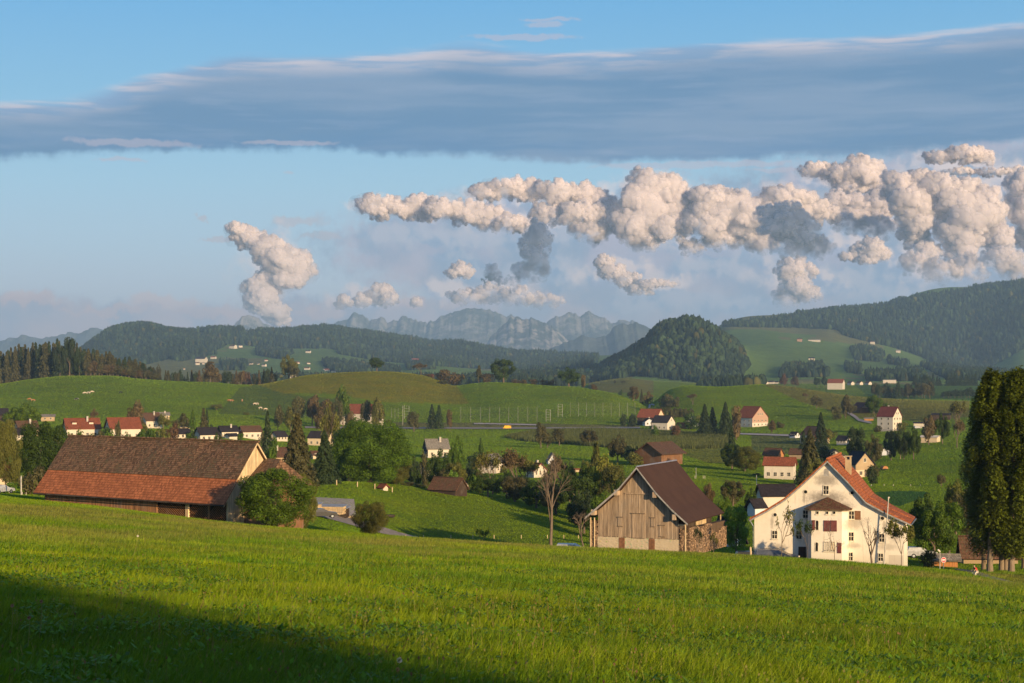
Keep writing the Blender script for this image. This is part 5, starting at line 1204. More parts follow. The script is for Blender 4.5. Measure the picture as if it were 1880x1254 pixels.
# ================================================================ the long barn on the left
def left_barn():
    r = -35.0; z0 = -17.9; Yr = 187.0; Xr = -30.4
    root = empty('long_barn', (Xr, Yr, z0), R(r), 'long low wooden barn, mossy brown roof above an orange tiled skirt', 'barn')
    L = 33.2; hz = 10.2; we = 5.55; ze = 3.15; br = 0.585; rnd = random.Random(2)
    yb, zb = -we * br, hz + (ze - hz) * br
    roof = MB(); nseg = 22
    for i in range(nseg):
        xa, xb = -L + L * i / nseg, -L + L * (i + 1) / nseg; s0 = .06 * math.sin(i * 1.7) + .10 * math.sin(i * .6); s1 = .06 * math.sin((i + 1) * 1.7) + .10 * math.sin((i + 1) * .6)
        if i == nseg - 1: xb = .35
        if i == 0: xa = -L - .4
        roof.slab((xa, yb - .12, zb - .1), (xb, yb - .12, zb - .1), (xb, 0, hz + s1), (xa, 0, hz + s0), .15, u0=xa)
        roof.slab((xa, we, ze), (xb, we, ze), (xb, 0, hz + s1), (xa, 0, hz + s0), .15, u0=xa)
    x = -L - .4
    while x < .35: roof.bar((x, 0, hz + .02 + rnd.uniform(-.02, .06)), (x + .36, 0, hz + .02 + rnd.uniform(-.02, .06)), .14, 6); x += .36
    ro = roof.build('roof', M_MOSS, root)
    sk = MB(); sk.slab((-L - .45, -we, ze), (.42, -we, ze), (.42, yb - .02, zb - .12), (-L - .45, yb - .02, zb - .12), .12); sk.build('tiled_skirt', M_SKIRT, ro)
    g = MB(); g.bar((-L - .45, -we - .06, ze - .12), (.42, -we - .06, ze - .12), .09, 8); g.build('gutter', MAT['darkwood'], ro)
    # walls
    yw = -4.35; zt = ze + (we + yw) * (hz - ze) / we - .3
    mb = MB(); planks(mb, -L + .3, -12.2, -1.2, lambda x: zt, yw, .25, rnd, vary=.3); mb.build('board_wall', MAT['barnwood'], root)
    mb = MB(); planks(mb, -16.0, -12.2, -.8, lambda x: zt - .45, yw - .06, .3, rnd, vary=.25); mb.build('sliding_door', MAT['barnwood'], root)
    core = MB(); core.prism([(-4.2, -1.5), (4.2, -1.5), (4.2, 4.4), (0, hz - .4), (-4.2, 4.4)], 0, 1)
    cv = MB()      # dark inside: back wall and cross walls
    cv.box(-L + .4, -.3, 1.0, 1.2, -1.5, 6); cv.box(-L + .3, -L + .5, yw, 4.3, -1.5, 4.4); cv.build('inner_wall', MAT['darkwood'], root)
    for x0, x1 in ((-12.0, -7.0), (-6.6, -3.4), (-3.0, -.25)):
        b = MB(); x = x0 - 3
        while x < x1 + .2:
            xa, za, xb, zb_ = x, -1.0, x + zt + 1.0, zt
            if xa < x0: za += x0 - xa; xa = x0
            if xb > x1: zb_ -= xb - x1; xb = x1
            if xb > xa: b.bar((xa, yw, za), (xb, yw, zb_), .035, 4)
            x += .30
        b.box(x0, x1, yw - .04, yw + .04, zt - .15, zt); b.build('lattice_panel', MAT['barnwood'], root)
    for x in (-12.1, -6.95, -6.65, -3.2, -.15, -6.8): b = MB(); b.box(x - .09, x + .09, yw - .12, yw + .1, -1.5, zt + .1, 0, 1.6 if x in (-6.95, -6.65) else 1.0); b.build('post', MAT['palewood' if x in (-6.95, -6.65, -.15) else 'barnwood'], root)
    b = MB(); b.box(-12, -7.1, yw - .1, yw + .1, -1.5, .35); b.build('low_wall', MAT['cream'], root)
    for x in (-L + .8, -25.5, -20.5): b = MB(); b.bar((x, yw, zt - 1.3), (x, -we + .15, ze - .15), .06, 5); b.build('brace', MAT['darkwood'], root)
    # gable wall on the right end
    b = MB(); rnd = random.Random(7)
    def top(y): return hz - .35 - (hz - ze) / we * abs(y)
    y = -4.35
    while y < 4.3:
        e = min(y + .26, 4.35); t = rnd.uniform(.75, 1.15); x = -.05 + rnd.uniform(0, .02)
        A = [(x, y + .01, -1.2), (x, e - .01, -1.2), (x, e - .01, top(e)), (x, y + .01, top(y))]; b.face(A, None, 0, t); b.face([(-.1, p[1], p[2]) for p in A][::-1], None, 0, t); b.face([A[1], (-.1, A[1][1], -1.2), (-.1, A[2][1], A[2][2]), A[2]], None, 0, t * .7); y = e
    b.build('gable_wall', MAT['palewood'], root)
    b = MB()
    for s in (-1, 1): b.face([(.40, 0, hz - .02), (.40, s * we, ze - .02), (.40, s * we, ze - .3), (.40, 0, hz - .3)]); b.face([(.34, 0, hz - .3), (.34, s * we, ze - .3), (.34, s * we, ze - .02), (.34, 0, hz - .02)])
    b.build('verge_board', MAT['palewood'], root)
    # small hipped annex at the right end
    a = MB(); x0, x1 = .1, 2.6; zr = 8.2; yr = 1.6
    a.slab((x0, yr - 4.2, 4.9), (x1 + 1.3, yr - 4.2, 4.9), (x1, yr, zr), (x0, yr, zr), .14); a.slab((x0, yr + 4.2, 4.9), (x1 + 1.3, yr + 4.2, 4.9), (x1, yr, zr), (x0, yr, zr), .14)
    a.face([(x1 + 1.3, yr - 4.2, 4.9), (x1 + 1.3, yr + 4.2, 4.9), (x1, yr, zr)]); a.build('annex_roof', M_MOSS, root)
    a = MB(); a.box(.0, x1 + .5, yr - 3.4, yr + 3.4, -1.5, 5.1); a.build('annex_wall', MAT['wood'], root)
M_MOSS = tile_mat('mossy_old_tiles', (0.185, 0.105, 0.06), 0.55, 0.24, 0.30, moss=(0.12, 0.10, 0.055, 1), streak=0.55)
M_SKIRT = tile_mat('orange_skirt_tiles', (0.42, 0.145, 0.06), 0.35, 0.24, 0.36)
left_barn()

# ---------------------------------------------------------------- trees: unit-sized crowns and trunks (1 high, 1 wide), shared by every copy
M_BARK = wood_mat('bark', (0.16, 0.12, 0.085), 0.4)
M_PALEBARK = wood_mat('pale_bark', (0.25, 0.19, 0.13), 0.4)
def leaves_mesh(name, P, N_, size, rng, tone, elong=1.5):
    n = len(P); a = rng.normal(0, 1, (n, 3)); a -= (a * N_).sum(1)[:, None] * N_ * 0.85; a /= np.linalg.norm(a, axis=1)[:, None] + 1e-9
    nn = N_ + rng.normal(0, .55, (n, 3)); b = np.cross(nn, a); b /= np.linalg.norm(b, axis=1)[:, None] + 1e-9
    s = (size * rng.uniform(.6, 1.3, n))[:, None]
    V = np.stack([P - a * s * elong * .5, P - b * s * .5, P + a * s * elong * .5, P + b * s * .5], 1).reshape(-1, 3)
    return np_mesh(name, V, None, (np.arange(n) * 4)[:, None] + np.array([[0, 1, 2, 3]]), M_LEAF, False, np.repeat(tone, 4, 0))
def crown_round(seed, n=1500, size=.045, z0=.2, lobes=16, squash=1.0, spread=.5, gaps=.25, topz=1.0, pointed=0.0, lr=(.26, .42), ks=(.55, .85), core=.62):
    rng = np.random.default_rng(seed); cz = (z0 + topz) / 2; rz = (topz - z0) / 2
    L = []
    for i in range(lobes):
        d = rng.normal(0, 1, 3); d /= np.linalg.norm(d); k = rng.uniform(*ks)
        taper = 1 - pointed * max(0, d[2])
        L.append((d[0] * spread * k * taper, d[1] * spread * k * taper, cz + d[2] * rz * k, rng.uniform(*lr) * spread * 1.05))
    L.append((0, 0, cz, spread * core))
    L = np.array(L); w = L[:, 3] ** 2; w /= w.sum(); pick = rng.choice(len(L), n, p=w); l = L[pick]
    d = rng.normal(0, 1, (n, 3)); d /= np.linalg.norm(d, axis=1)[:, None]
    # sub-clumps
    d = d + 0.22 * (hash_noise(d[:, 0] * 5 + pick, d[:, 1] * 5 + d[:, 2] * 3, seed) - .5)[:, None]
    r = l[:, 3] * rng.uniform(.72, 1.08, n); P = np.stack([l[:, 0] + d[:, 0] * r, l[:, 1] + d[:, 1] * r, l[:, 2] + d[:, 2] * r * rz / spread * squash], 1)
    # drop leaves deep inside and open some gaps
    q = P - np.array([0, 0, cz]); rad = np.sqrt((q[:, 0] / spread) ** 2 + (q[:, 1] / spread) ** 2 + (q[:, 2] / rz) ** 2)
    g = fbm(P[:, 0] * 9 + 5, P[:, 2] * 9 + P[:, 1] * 7, 3, seed + 2)
    k = (rad > .35) & (g > gaps) & (P[:, 2] > z0 * .8); P, d, pick = P[k], d[k], pick[k]; n = len(P)
    tone = rng.uniform(.75, 1.25, (n, 1)) * (0.8 + .4 * np.random.default_rng(seed + 1).random(len(L)))[pick][:, None] * np.array([[1, 1, 1]])
    return leaves_mesh('crown', P, d, size, rng, tone)
def crown_spruce(seed, n=1500, tiers=17, spread=.5, droop=.25, z0=.04, dense=1.0, size=.05):
    rng = np.random.default_rng(seed); P = []; D = []
    per = n // tiers
    for t in range(tiers):
        z = z0 + (1 - z0) * (t / tiers) ** .92; R0 = spread * (1 - z) ** .82 * rng.uniform(.8, 1.12) + .012; nb = max(5, int(11 * (1 - z * .6)))
        m = int(per * (1.5 - z)) + 6; b = rng.integers(0, nb, m); a = b * 2 * math.pi / nb + t * 1.7 + rng.normal(0, .13, m); br = rng.uniform(.75, 1.15, nb)[b]
        r = R0 * br * rng.uniform(.15, 1.0, m) ** .6; zz = z - droop * r * (r / (R0 + .01)) + rng.normal(0, .010, m)
        P.append(np.stack([np.cos(a) * r, np.sin(a) * r, zz], 1)); D.append(np.stack([np.cos(a) * .5, np.sin(a) * .5, np.ones(m) * .8], 1))
    P = np.concatenate(P); D = np.concatenate(D); D /= np.linalg.norm(D, axis=1)[:, None]
    tone = rng.uniform(.7, 1.3, (len(P), 1)) * np.array([[1, 1, 1]])
    return leaves_mesh('crown', P, D, size, rng, tone, 2.0)
def limb(mb, a, b, r0, r1, rnd, segs=4, wob=.03, n=6):
    a, b = Vector(a), Vector(b); p = a; L = (b - a).length; pr = r0
    for i in range(1, segs + 1):
        t = i / segs; q = a.lerp(b, t) + (Vector((rnd.uniform(-1, 1), rnd.uniform(-1, 1), rnd.uniform(-.4, .4))) * wob * L if i < segs else Vector((0, 0, 0))); r = r0 + (r1 - r0) * t
        mb.bar(p, q, pr, n, r); p = q; pr = r
def trunk_mesh(seed, h=.35, r=.035, limbs=5, reach=.3, top=.75):
    rnd = random.Random(seed); mb = MB(); limb(mb, (0, 0, -.05), (0, 0, h), r * 1.25, r * .75, rnd, 3, .02); limb(mb, (0, 0, h), (rnd.uniform(-.03, .03), 0, top), r * .75, r * .2, rnd, 4, .05)
    for i in range(limbs):
        a = i * 6.283 / limbs + rnd.random(); z = h * rnd.uniform(.75, 1.2); limb(mb, (0, 0, z), (math.cos(a) * reach, math.sin(a) * reach, z + rnd.uniform(.15, .35)), r * .5, r * .12, rnd, 4, .06, 5)
    o = mb.build('tmp', M_BARK); me = o.data; bpy.data.objects.remove(o); return me
def bare_mesh(seed, depth=6, r0=.022, h0=.32, spread=.5, twigs=True, lean=0.0, up=.5, first=3, m=None, leader=False):
    rnd = random.Random(seed); mb = MB(); ends = []
    def grow(p, d, L, r, k):
        q = p + d * L; n = 7 if k > 3 else (5 if k > 1 else 3); mid = (p + q) / 2 + Vector((rnd.uniform(-1, 1), rnd.uniform(-1, 1), 0)) * L * .06
        mb.bar(p, mid, r, n, r * .88); mb.bar(mid, q, r * .88, n, r * .74)
        if k == 0: ends.append(q); return
        c = first if k == depth else (2 if (leader or rnd.random() < .6) else 3)
        for i in range(c):
            nd = (d + Vector((rnd.gauss(0, 1), rnd.gauss(0, 1), rnd.gauss(.1, .5))) * spread + Vector((0, 0, up * .2))).normalized()
            if leader and i == 0 and k > 2: grow(q, (d + Vector((rnd.gauss(0, 1), rnd.gauss(0, 1), 0)) * .10).normalized(), L * .80, r * .80, k - 1); continue
            grow(q, nd, L * rnd.uniform(.62, .85), r * rnd.uniform(.42, .62) if leader else r * rnd.uniform(.5, .72), k - 1)
        if k <= 2: ends.append(q)
    grow(Vector((0, 0, -.03)), Vector((lean, 0, 1)).normalized(), h0, r0, depth)
    # fit into the unit box
    xs = [abs(c) for v in mb.v for c in v[:2]]; zm = max(v[2] for v in mb.v); sx = .5 / (sorted(xs)[int(len(xs) * .995)] + 1e-6); mb.v = [(v[0] * sx, v[1] * sx, v[2] / zm) for v in mb.v]
    o = mb.build('tmp', m or M_BARK); me = o.data; bpy.data.objects.remove(o); return me, [Vector((e.x * sx, e.y * sx, e.z / zm)) for e in ends]
def sparse_leaves(ends, per, size, seed, jit=.035):
    rng = np.random.default_rng(seed); P = np.repeat(np.array([tuple(e) for e in ends]), per, 0); P = P + rng.normal(0, jit, P.shape); d = rng.normal(0, 1, P.shape); d /= np.linalg.norm(d, axis=1)[:, None]
    return leaves_mesh('crown', P, d, size, rng, rng.uniform(.6, 1.4, (len(P), 1)) * np.array([[1, 1, 1]]))
CROWNS = {}; TRUNKS = {}
def kind_meshes():
    C = CROWNS
    C['round'] = [crown_round(s, 2300, .05, .16, 16) for s in (1, 2, 3, 4)]
    C['tall'] = [crown_round(s, 2000, .06, .08, 15, spread=.46, pointed=.35) for s in (11, 12, 13)]
    C['bush'] = [crown_round(s, 1800, .055, -.05, 14, spread=.5, gaps=.2) for s in (21, 22, 23)]
    C['spruce'] = [crown_spruce(s, 1700) for s in (31, 32, 33)]
    C['lone'] = [crown_round(41, 2600, .05, .22, 18, spread=.5)]
    C['big'] = [crown_round(51, 64000, .013, -.02, 110, spread=.5, gaps=.12, lr=(.14, .24), ks=(.7, .88), core=.75)]
    C['big2'] = [crown_round(52, 40000, .0135, .0, 60, spread=.5, gaps=.14, lr=(.13, .25), ks=(.65, .88), core=.75), crown_round(53, 40000, .0135, .0, 60, spread=.5, gaps=.14, lr=(.13, .25), ks=(.65, .88), core=.75)]
    C['mid'] = [crown_round(s, 11000, .025, .08, 34, spread=.48, gaps=.22, lr=(.16, .3), ks=(.58, .9), core=.5) for s in (61, 62, 63)]
    C['bigspruce'] = [crown_spruce(71, 16000, 30, .5, .35, .03, 1, .022)]
    TRUNKS['round'] = [trunk_mesh(1), trunk_mesh(2)]; TRUNKS['spruce'] = [trunk_mesh(3, .9, .022, 0, 0, .97)]; TRUNKS['bush'] = [trunk_mesh(4, .12, .02, 5, .25, .6)]
    for s in (81, 82, 83):
        me, e = bare_mesh(s, 6, .03, .28, .55); TRUNKS.setdefault('sparse', []).append(me); C.setdefault('sparse', []).append(sparse_leaves(e, 5, .035, s, .04))
kind_meshes()
TINT = {'G': (.068, .116, .008), 'g': (.068, .115, .008), 'd': (.040, .070, .008), 'b': (.115, .082, .036), 'o': (.110, .112, .022), 'y': (.15, .155, .022), 's': (.036, .056, .020), 'r': (.12, .065, .035), 'l': (.11, .19, .02), 'sb': (.080, .075, .028)}
_tr = random.Random(77)
def tree(kind, px, top, wpx, base=None, Y=None, tint='g', label='', group=None, name=None, cat=None, up=0.0):
    if Y is None: Y = hit(px, base)
    if Y is None: Y = 1500
    x = (px - 940) / F * Y; gz = float(H(x, Y)) - .15 + up; zt = (HZ - top) / F * Y; h = max(zt - gz, 0.8); w = wpx / F * Y
    ck = {'poplar': 'tall'}.get(kind, kind); tk = {'tall': 'round', 'lone': 'round', 'big': 'round', 'big2': 'bush', 'mid': 'round', 'bigspruce': 'spruce'}.get(ck, ck)
    nm = name or {'spruce': 'spruce', 'bigspruce': 'spruce', 'bush': 'bush', 'big2': 'bush'}.get(kind, 'broadleaf_tree')
    cat = cat or ('bush' if nm == 'bush' else 'tree')
    w *= 1.35 if tk == 'spruce' else 1.08
    r = empty(nm, (x, Y, gz), _tr.uniform(0, 6.28), label, cat, group)
    t = bpy.data.objects.new('trunk', _tr.choice(TRUNKS[tk])); COL.objects.link(t); t.parent = r; t.scale = (w, w, h)
    c = bpy.data.objects.new('crown', _tr.choice(CROWNS[ck])); COL.objects.link(c); c.parent = r; c.scale = (w, w, h); k = _tr.uniform(.85, 1.15); q = TINT[tint]; c.color = (q[0] * k, q[1] * k * _tr.uniform(.95, 1.05), q[2] * k, 1)
    return r
def T(*a, **k): return tree(*a, **k)

# lone trees and bushes along the hill crests
T('round', 386, 664, 30, Y=1520, tint='b', label='rounded brownish tree rising from the tree row behind the left pasture crest')
T('mid', 530, 651, 32, Y=1520, tint='o', label='tall irregular old tree standing where the olive hill meets the tree row')
T('bush', 540, 670, 22, Y=1515, tint='sb', label='dark shrub at the foot of the tall irregular hilltop tree')
T('lone', 692, 656, 28, Y=1550, tint='d', label='single round tree alone on top of the olive hill')
T('sparse', 773, 667, 26, Y=1550, tint='b', label='thin bare-looking brown tree right of the single hilltop tree')
T('bush', 826, 676, 46, Y=1530, tint='b', label='wide brown bush cluster in the notch between the olive and green hills')
T('bush', 812, 697, 22, Y=1480, tint='sb', label='small dark shrub at the left foot of the wide brown bush')
T('tall', 879, 671, 11, Y=1500, tint='sb', label='narrow upright tree left of the big round crest tree')
T('bush', 893, 684, 24, Y=1500, tint='b', label='low brown shrub between the narrow tree and the big round crest tree')
T('mid', 924, 657, 44, Y=1500, tint='d', label='big dense round tree on the crest of the middle green hill')
T('mid', 1044, 674, 40, Y=1450, tint='d', label='big dense round tree on the falling crest above the sports field')
T('tall', 1071, 689, 13, Y=1440, tint='b', label='slim brown tree just right of the tree above the sports field')
T('bush', 1091, 704, 12, Y=1420, tint='b', label='small round bush further down the crest above the sports field')
for i, (px, w) in enumerate(((948, 18), (962, 14), (980, 16), (1000, 18), (1012, 12))): T('bush', px, 695 + i % 2, w, Y=1480, tint='b', label='low brown hedge bush between the two big round crest trees', group='hedge bushes on the middle hill crest')
T('bush', 786, 686, 14, Y=1560, tint='b', label='small brown bush beside the tiny barn on the olive hill')
T('mid', 1163, 708, 22, Y=1400, tint='b', label='brownish tree at the top of the lane between the two hills')
T('spruce', 1178, 714, 9, Y=1420, tint='sb', label='small dark fir left of the shrubs in the saddle between the hills')
T('bush', 1190, 716, 16, Y=1430, tint='b', label='brown shrub in the saddle between the hills')
T('bush', 1139, 714, 7, Y=1900, tint='d', label='small round tree on the pale olive knoll far behind the saddle')
T('bush', 1144, 698, 8, Y=2230, tint='sb', label='tiny dark bush on top of the pale olive knoll')
T('bush', 1129, 697, 5, Y=2230, tint='sb', label='tiny bush left on top of the pale olive knoll')
T('sparse', 1272, 723, 18, 743, tint='b', label='small bare tree casting a shadow on the right green hill')
T('bush', 1222, 721, 26, 748, tint='sb', label='dark bush at the left foot of the right green hill')
T('bush', 1238, 727, 20, 748, tint='sb', label='second bush at the left foot of the right green hill')
for i in range(7): T('bush', 1216 + i * 8.5, 745 + i * .6, 12, Y=1150, tint='sb', label='clipped hedge bush behind the farm below the right green hill', group='hedge behind the farm')
# trees on the left pasture
T('round', 397, 741, 25, 753, tint='o', label='small round tree with a long shadow on the left pasture')
T('round', 250, 739, 28, Y=760, tint='b', label='brown tree behind the white house with dormered dark roof')
T('sparse', 172, 751, 16, Y=760, tint='b', label='thin brown tree on the pasture edge behind the first red roof')
T('bush', 452, 756, 12, 762, tint='o', label='tiny bush beside the pasture track on the left')
# woodland on the left crest
for i in range(96):
    px = -6 + i * 3.08 + _tr.uniform(-3, 3); Y_ = _tr.uniform(1468, 1640)
    top = float(np.interp(px, [0, 20, 45, 80, 118, 150, 175, 200, 245, 285], [643, 637, 628, 624, 622, 630, 640, 646, 659, 676])) + _tr.uniform(-3, 12)
    T('spruce', px, top, _tr.uniform(17, 27), Y=Y_, tint=_tr.choice(('sb', 'sb', 'sb', 's')), label='dark spruce of the left crest wood', group='spruces of the wood on the left hill')
for i in range(26): px = 160 + i * 5 + _tr.uniform(-3, 3); T('round', px, float(np.interp(px, [160, 290], [662, 684])) + _tr.uniform(-3, 4), _tr.uniform(12, 18), Y=1466, tint=_tr.choice(('sb', 'b')), name='edge_tree', cat='tree', label='low brownish tree at the front edge of the left crest wood', group='front edge trees of the left crest wood')
T('mid', 128, 616, 30, Y=1470, tint='s', label='tallest broad dark tree of the left crest wood')
T('mid', 110, 636, 24, Y=1468, tint='s', label='broad dark tree left of the tallest in the left crest wood')
T('mid', 146, 640, 22, Y=1470, tint='s', label='broad tree just right of the tallest in the left crest wood')
for i in range(30):
    px = 268 + i * 8.3 + _tr.uniform(-3, 3); k = _tr.choice(('spruce', 'spruce', 'round', 'bush'))
    T(k, px, _tr.uniform(672, 686), _tr.uniform(9, 16), Y=_tr.uniform(1530, 1640), tint=_tr.choice(('sb', 's', 'b', 'r' if px > 400 else 'sb')), name='edge_tree', cat='tree', label='small tree in the low row behind the left pasture crest', group='low tree row behind the left pasture')

# ================================================================ houses of the valley, left to right
B = house
B('cream gabled house with a brown roof at the far left of the village', 48, 48, 773, Y=560, rot=-52, ratio=1.25, wall='cream', roof='rbrown', pitch=.9)
B('small grey-roofed farm shed behind the far left cream house', 88, 26, 761, Y=720, rot=-75, ratio=1.3, wall='tan', roof='rgrey', pitch=.4, chim=False, ns=2)
B('dark-roofed house with tiny white gables half hidden by the dark left tree', 42, 40, 786, Y=500, rot=-60, wall='white', roof='rdark', pitch=.8, chim=False)
B('dark barn roof cut by the left edge above the village', -6, 42, 750, Y=700, rot=-70, wall='darkwood', roof='rdark', chim=False, win=False, cat='barn', name='barn')
B('white house with a red roof and two white dormers', 150, 71, 768, Y=620, rot=-66, ratio=1.35, pitch=.8, wall='white', roof='rred', dormers=2, ns=4)
B('white house with a plain red roof right of the dormered one', 226, 70, 767, Y=610, rot=-62, ratio=1.3, pitch=.85, wall='white', roof='rred', ns=4, nf=2, chim=False)
B('white house with a dark roof and skylights behind the red-roofed pair', 276, 46, 758, Y=690, rot=-48, ratio=1.1, pitch=.9, wall='white', roof='rbrown', chim=True)
B('tan-roofed house peeping out behind the dark-roofed one', 299, 26, 757, Y=760, rot=-70, wall='cream', roof='rgrey', pitch=.6)
B('low garage with a flat grey roof above the small dark-roofed house', 343, 26, 783, Y=640, rot=-88, wall='cream', roof='rgrey', pitch=.12, chim=False, win=False, name='garage', cat='garage')
B('small dark-roofed white house just above the long barn ridge', 330, 42, 787, Y=560, rot=-50, wall='white', roof='rdark', pitch=.7, chim=False)
B('white gabled house with a black roof above the middle of the long barn', 379, 46, 785, Y=590, rot=-58, ratio=1.2, wall='white', roof='rdark', pitch=.8, chim=False)
B('white house with dark boards under its gable above the long barn', 418, 42, 782, Y=610, rot=-60, ratio=1.2, wall='white', gable='darkwood', roof='rdark', pitch=.7)
B('little dark pyramid-roofed garage before the dark-boarded house', 425, 26, 796, Y=560, rot=-45, wall='white', roof='rdark', pitch=.55, chim=False, win=False, name='garage', cat='garage')
B('white house with a red boarded gable and brown roof above the long barn', 459, 46, 782, Y=600, rot=-62, ratio=1.3, wall='white', gable='redwood', roof='rbrown', pitch=.7, chim=False)
B('dark-roofed house with a small white gable between the two tall spruces', 512, 34, 792, Y=520, rot=-40, wall='white', roof='rdark', pitch=.9, chim=False)
B('brown-roofed house behind the annex of the long barn', 500, 60, 822, Y=420, rot=-70, wall='tan', roof='rbrown', pitch=.8, win=False)
B('house with a wide dark roof behind the tall conifers', 590, 54, 792, Y=520, rot=70, ratio=1.3, wall='cream', roof='rdark', pitch=.7, chim=False)
B('cream house with a brown roof low between the conifers', 582, 30, 828, Y=420, rot=-60, wall='cream', roof='rbrown', pitch=.7)
B('big farmhouse with a bright red roof and cream gable below the olive hill', 663, 88, 742, Y=960, rot=66, ratio=1.5, pitch=.72, wall='white', gable='cream', roof='rred', ns=5, low=.8, chim=False, name='farmhouse', cat='farmhouse')
B('white house with a plain grey roof and a dark side gable in the green valley', 801, 50, 806, Y=575, rot=-74, ratio=1.15, pitch=.95, wall='white', gable='rblue', low=.2, roof='rgrey', ns=3)
B('white chalet with a dark roof and brown shutters below the grey-roofed house', 784, 44, 850, Y=470, rot=-38, ratio=1.2, pitch=.75, wall='white', roof='rdark', chim=False)
B('dark-roofed barn with half-timbered end behind the mound', 823, 74, 877, Y=425, rot=58, ratio=1.5, pitch=1.0, wall='darkwood', gable='darkwood', roof='rbrown', cat='barn', name='barn', chim=False, win=False, hwf=.3)
B('dark half-timbered small shed end right of the mound barn', 856, 20, 884, Y=422, rot=10, wall='white', roof='rdark', pitch=.8, cat='shed', name='shed', chim=False, nf=3)
B('large white house with balconies behind the brown orchard trees', 903, 58, 834, Y=430, rot=-28, ratio=1.0, pitch=.7, wall='white', roof='rgrey', nf=3, chim=False)
B('white house with a small red hip roof behind the bare tree', 985, 40, 850, Y=450, rot=30, ratio=1.0, pitch=.9, wall='white', roof='rred', nf=3)
B('slim grey tower roof behind the bare tree', 1013, 20, 832, Y=470, rot=10, ratio=1, pitch=1.6, wall='bluewhite', roof='rgrey', chim=False, win=False, name='tower', cat='tower')
B('low flat cream building right of the bare tree', 1064, 26, 861, Y=455, rot=85, ratio=2.2, pitch=.05, wall='cream', roof='rred', chim=False, win=False, name='annex', cat='building')
# the farm in the middle distance
B('barn with a patched red-brown roof on the left of the middle farm', 1195, 54, 751, Y=960, rot=60, ratio=1.15, pitch=.85, wall='darkwood', gable='cream', roof='rred', cat='barn', name='barn', chim=False, win=False)
B('cool white shaded farmhouse wing with small windows at the middle farm', 1190, 22, 768, Y=900, rot=10, ratio=1.1, pitch=.7, wall='bluewhite', roof='rdark', nf=2)
B('white gabled farmhouse with a black roof at the middle farm', 1218, 46, 763, Y=890, rot=55, ratio=1.1, pitch=.8, wall='white', roof='rdark', nf=2, chim=False)
B('blue-white gabled house in shade left of the dark spruce pair', 1271, 24, 763, Y=960, rot=-15, ratio=1.2, pitch=1.0, wall='bluewhite', roof='rblue', nf=2, chim=False)
B('small house with a low red roof between the farm and the blue-white house', 1257, 30, 776, Y=900, rot=72, ratio=1.6, pitch=.5, wall='orange', roof='rred', chim=False, ns=2)
B('big barn with a red roof, brown boarded gable and white base', 1381, 62, 746, Y=930, rot=38, ratio=.95, pitch=.95, wall='white', gable='pink', roof='rred', low=.45, cat='barn', name='barn', chim=False, nf=4)
B('dark wooden hay barn with a wide worn roof right behind the middle barn', 1211, 90, 812, 852, rot=-42, ratio=1.15, pitch=.6, wall='wood', gable='wood', roof='rbrown', over=1.2, og=1.2, cat='barn', name='hay_barn', chim=False, win=False)
B('brown gabled barn roof far right behind the spruce', 1420, 40, 823, Y=520, rot=52, ratio=1.2, pitch=.9, wall='orange', roof='rbrown', cat='barn', name='barn', chim=False, win=False)
B('long barn with a big red roof and white lower wall left of the farmhouse', 1432, 62, 840, 879, rot=72, ratio=1.6, pitch=.75, wall='white', roof='rred', cat='barn', name='barn', chim=False, ns=4, nf=1)
B('brown-roofed house beside the tall spruce', 1466, 36, 824, Y=500, rot=60, wall='tan', roof='rbrown', pitch=.8, chim=False, win=False)
B('white house with a low wide gable and three small windows behind the farmhouse ridge', 1531, 42, 825, Y=520, rot=-4, ratio=1.0, pitch=.6, wall='white', roof='rbrown', nf=3, chim=False)
B('house with a blue-black roof and cream boarded gable behind the farmhouse chimney', 1577, 58, 829, 876, rot=18, ratio=1.1, pitch=1.1, wall='cream', gable='tan', roof='rblue', nf=2, chim=False)
B('cream house with a red-brown roof on the right slope', 1496, 56, 783, Y=660, rot=32, ratio=1.05, pitch=.8, wall='cream', gable='orange', roof='rbrown', nf=3, chim=False)
B('dark lower roof with a cream gable in front of the slope house', 1505, 36, 791, Y=630, rot=22, ratio=1.0, pitch=.75, wall='cream', roof='rdark', nf=3, chim=False)
B('tiny white summer house with a dark pyramid roof on the right slope', 1459, 20, 793, Y=650, rot=40, ratio=1.0, pitch=.8, wall='bluewhite', roof='rdark', chim=False, name='pavilion', cat='pavilion')
B('white house with a dark roof beside the olive tree on the right slope', 1549, 28, 800, Y=620, rot=48, ratio=1.1, pitch=.8, wall='white', roof='rdark', chim=False)
B('brown barn with a pale pink gable above the four-storey house', 1582, 38, 739, Y=1060, rot=22, ratio=1.2, pitch=.8, wall='wood', gable='pink', roof='rmaroon', low=1.0, cat='barn', name='barn', chim=False, win=False)
B('tall white four-storey house with a maroon roof on the right slope', 1633, 47, 747, Y=1000, rot=48, ratio=.95, pitch=1.0, wall='white', roof='rmaroon', nf=3, ns=2, plinth='concrete', ph=1.2, hwf=.85)
B('low cream shed left of the four-storey house', 1595, 18, 767, Y=980, rot=80, ratio=2, pitch=.3, wall='orange', roof='rgrey', chim=False, win=False, name='shed', cat='shed')
B('dark flat-roofed shed half hidden by trees on the far right slope', 1728, 36, 759, Y=860, rot=70, ratio=1.6, pitch=.25, wall='darkwood', roof='rdark', chim=False, win=False, name='shed', cat='shed')
B('white garage right of the four-storey house', 1690, 26, 775, Y=900, rot=75, ratio=1.5, pitch=.2, wall='white', roof='rdark', chim=False, win=False, name='garage', cat='garage')
B('open white shed below the trees on the far right slope', 1708, 38, 800, Y=640, rot=60, ratio=1.3, pitch=.2, wall='cream', roof='white', chim=False, win=False, name='shed', cat='shed')
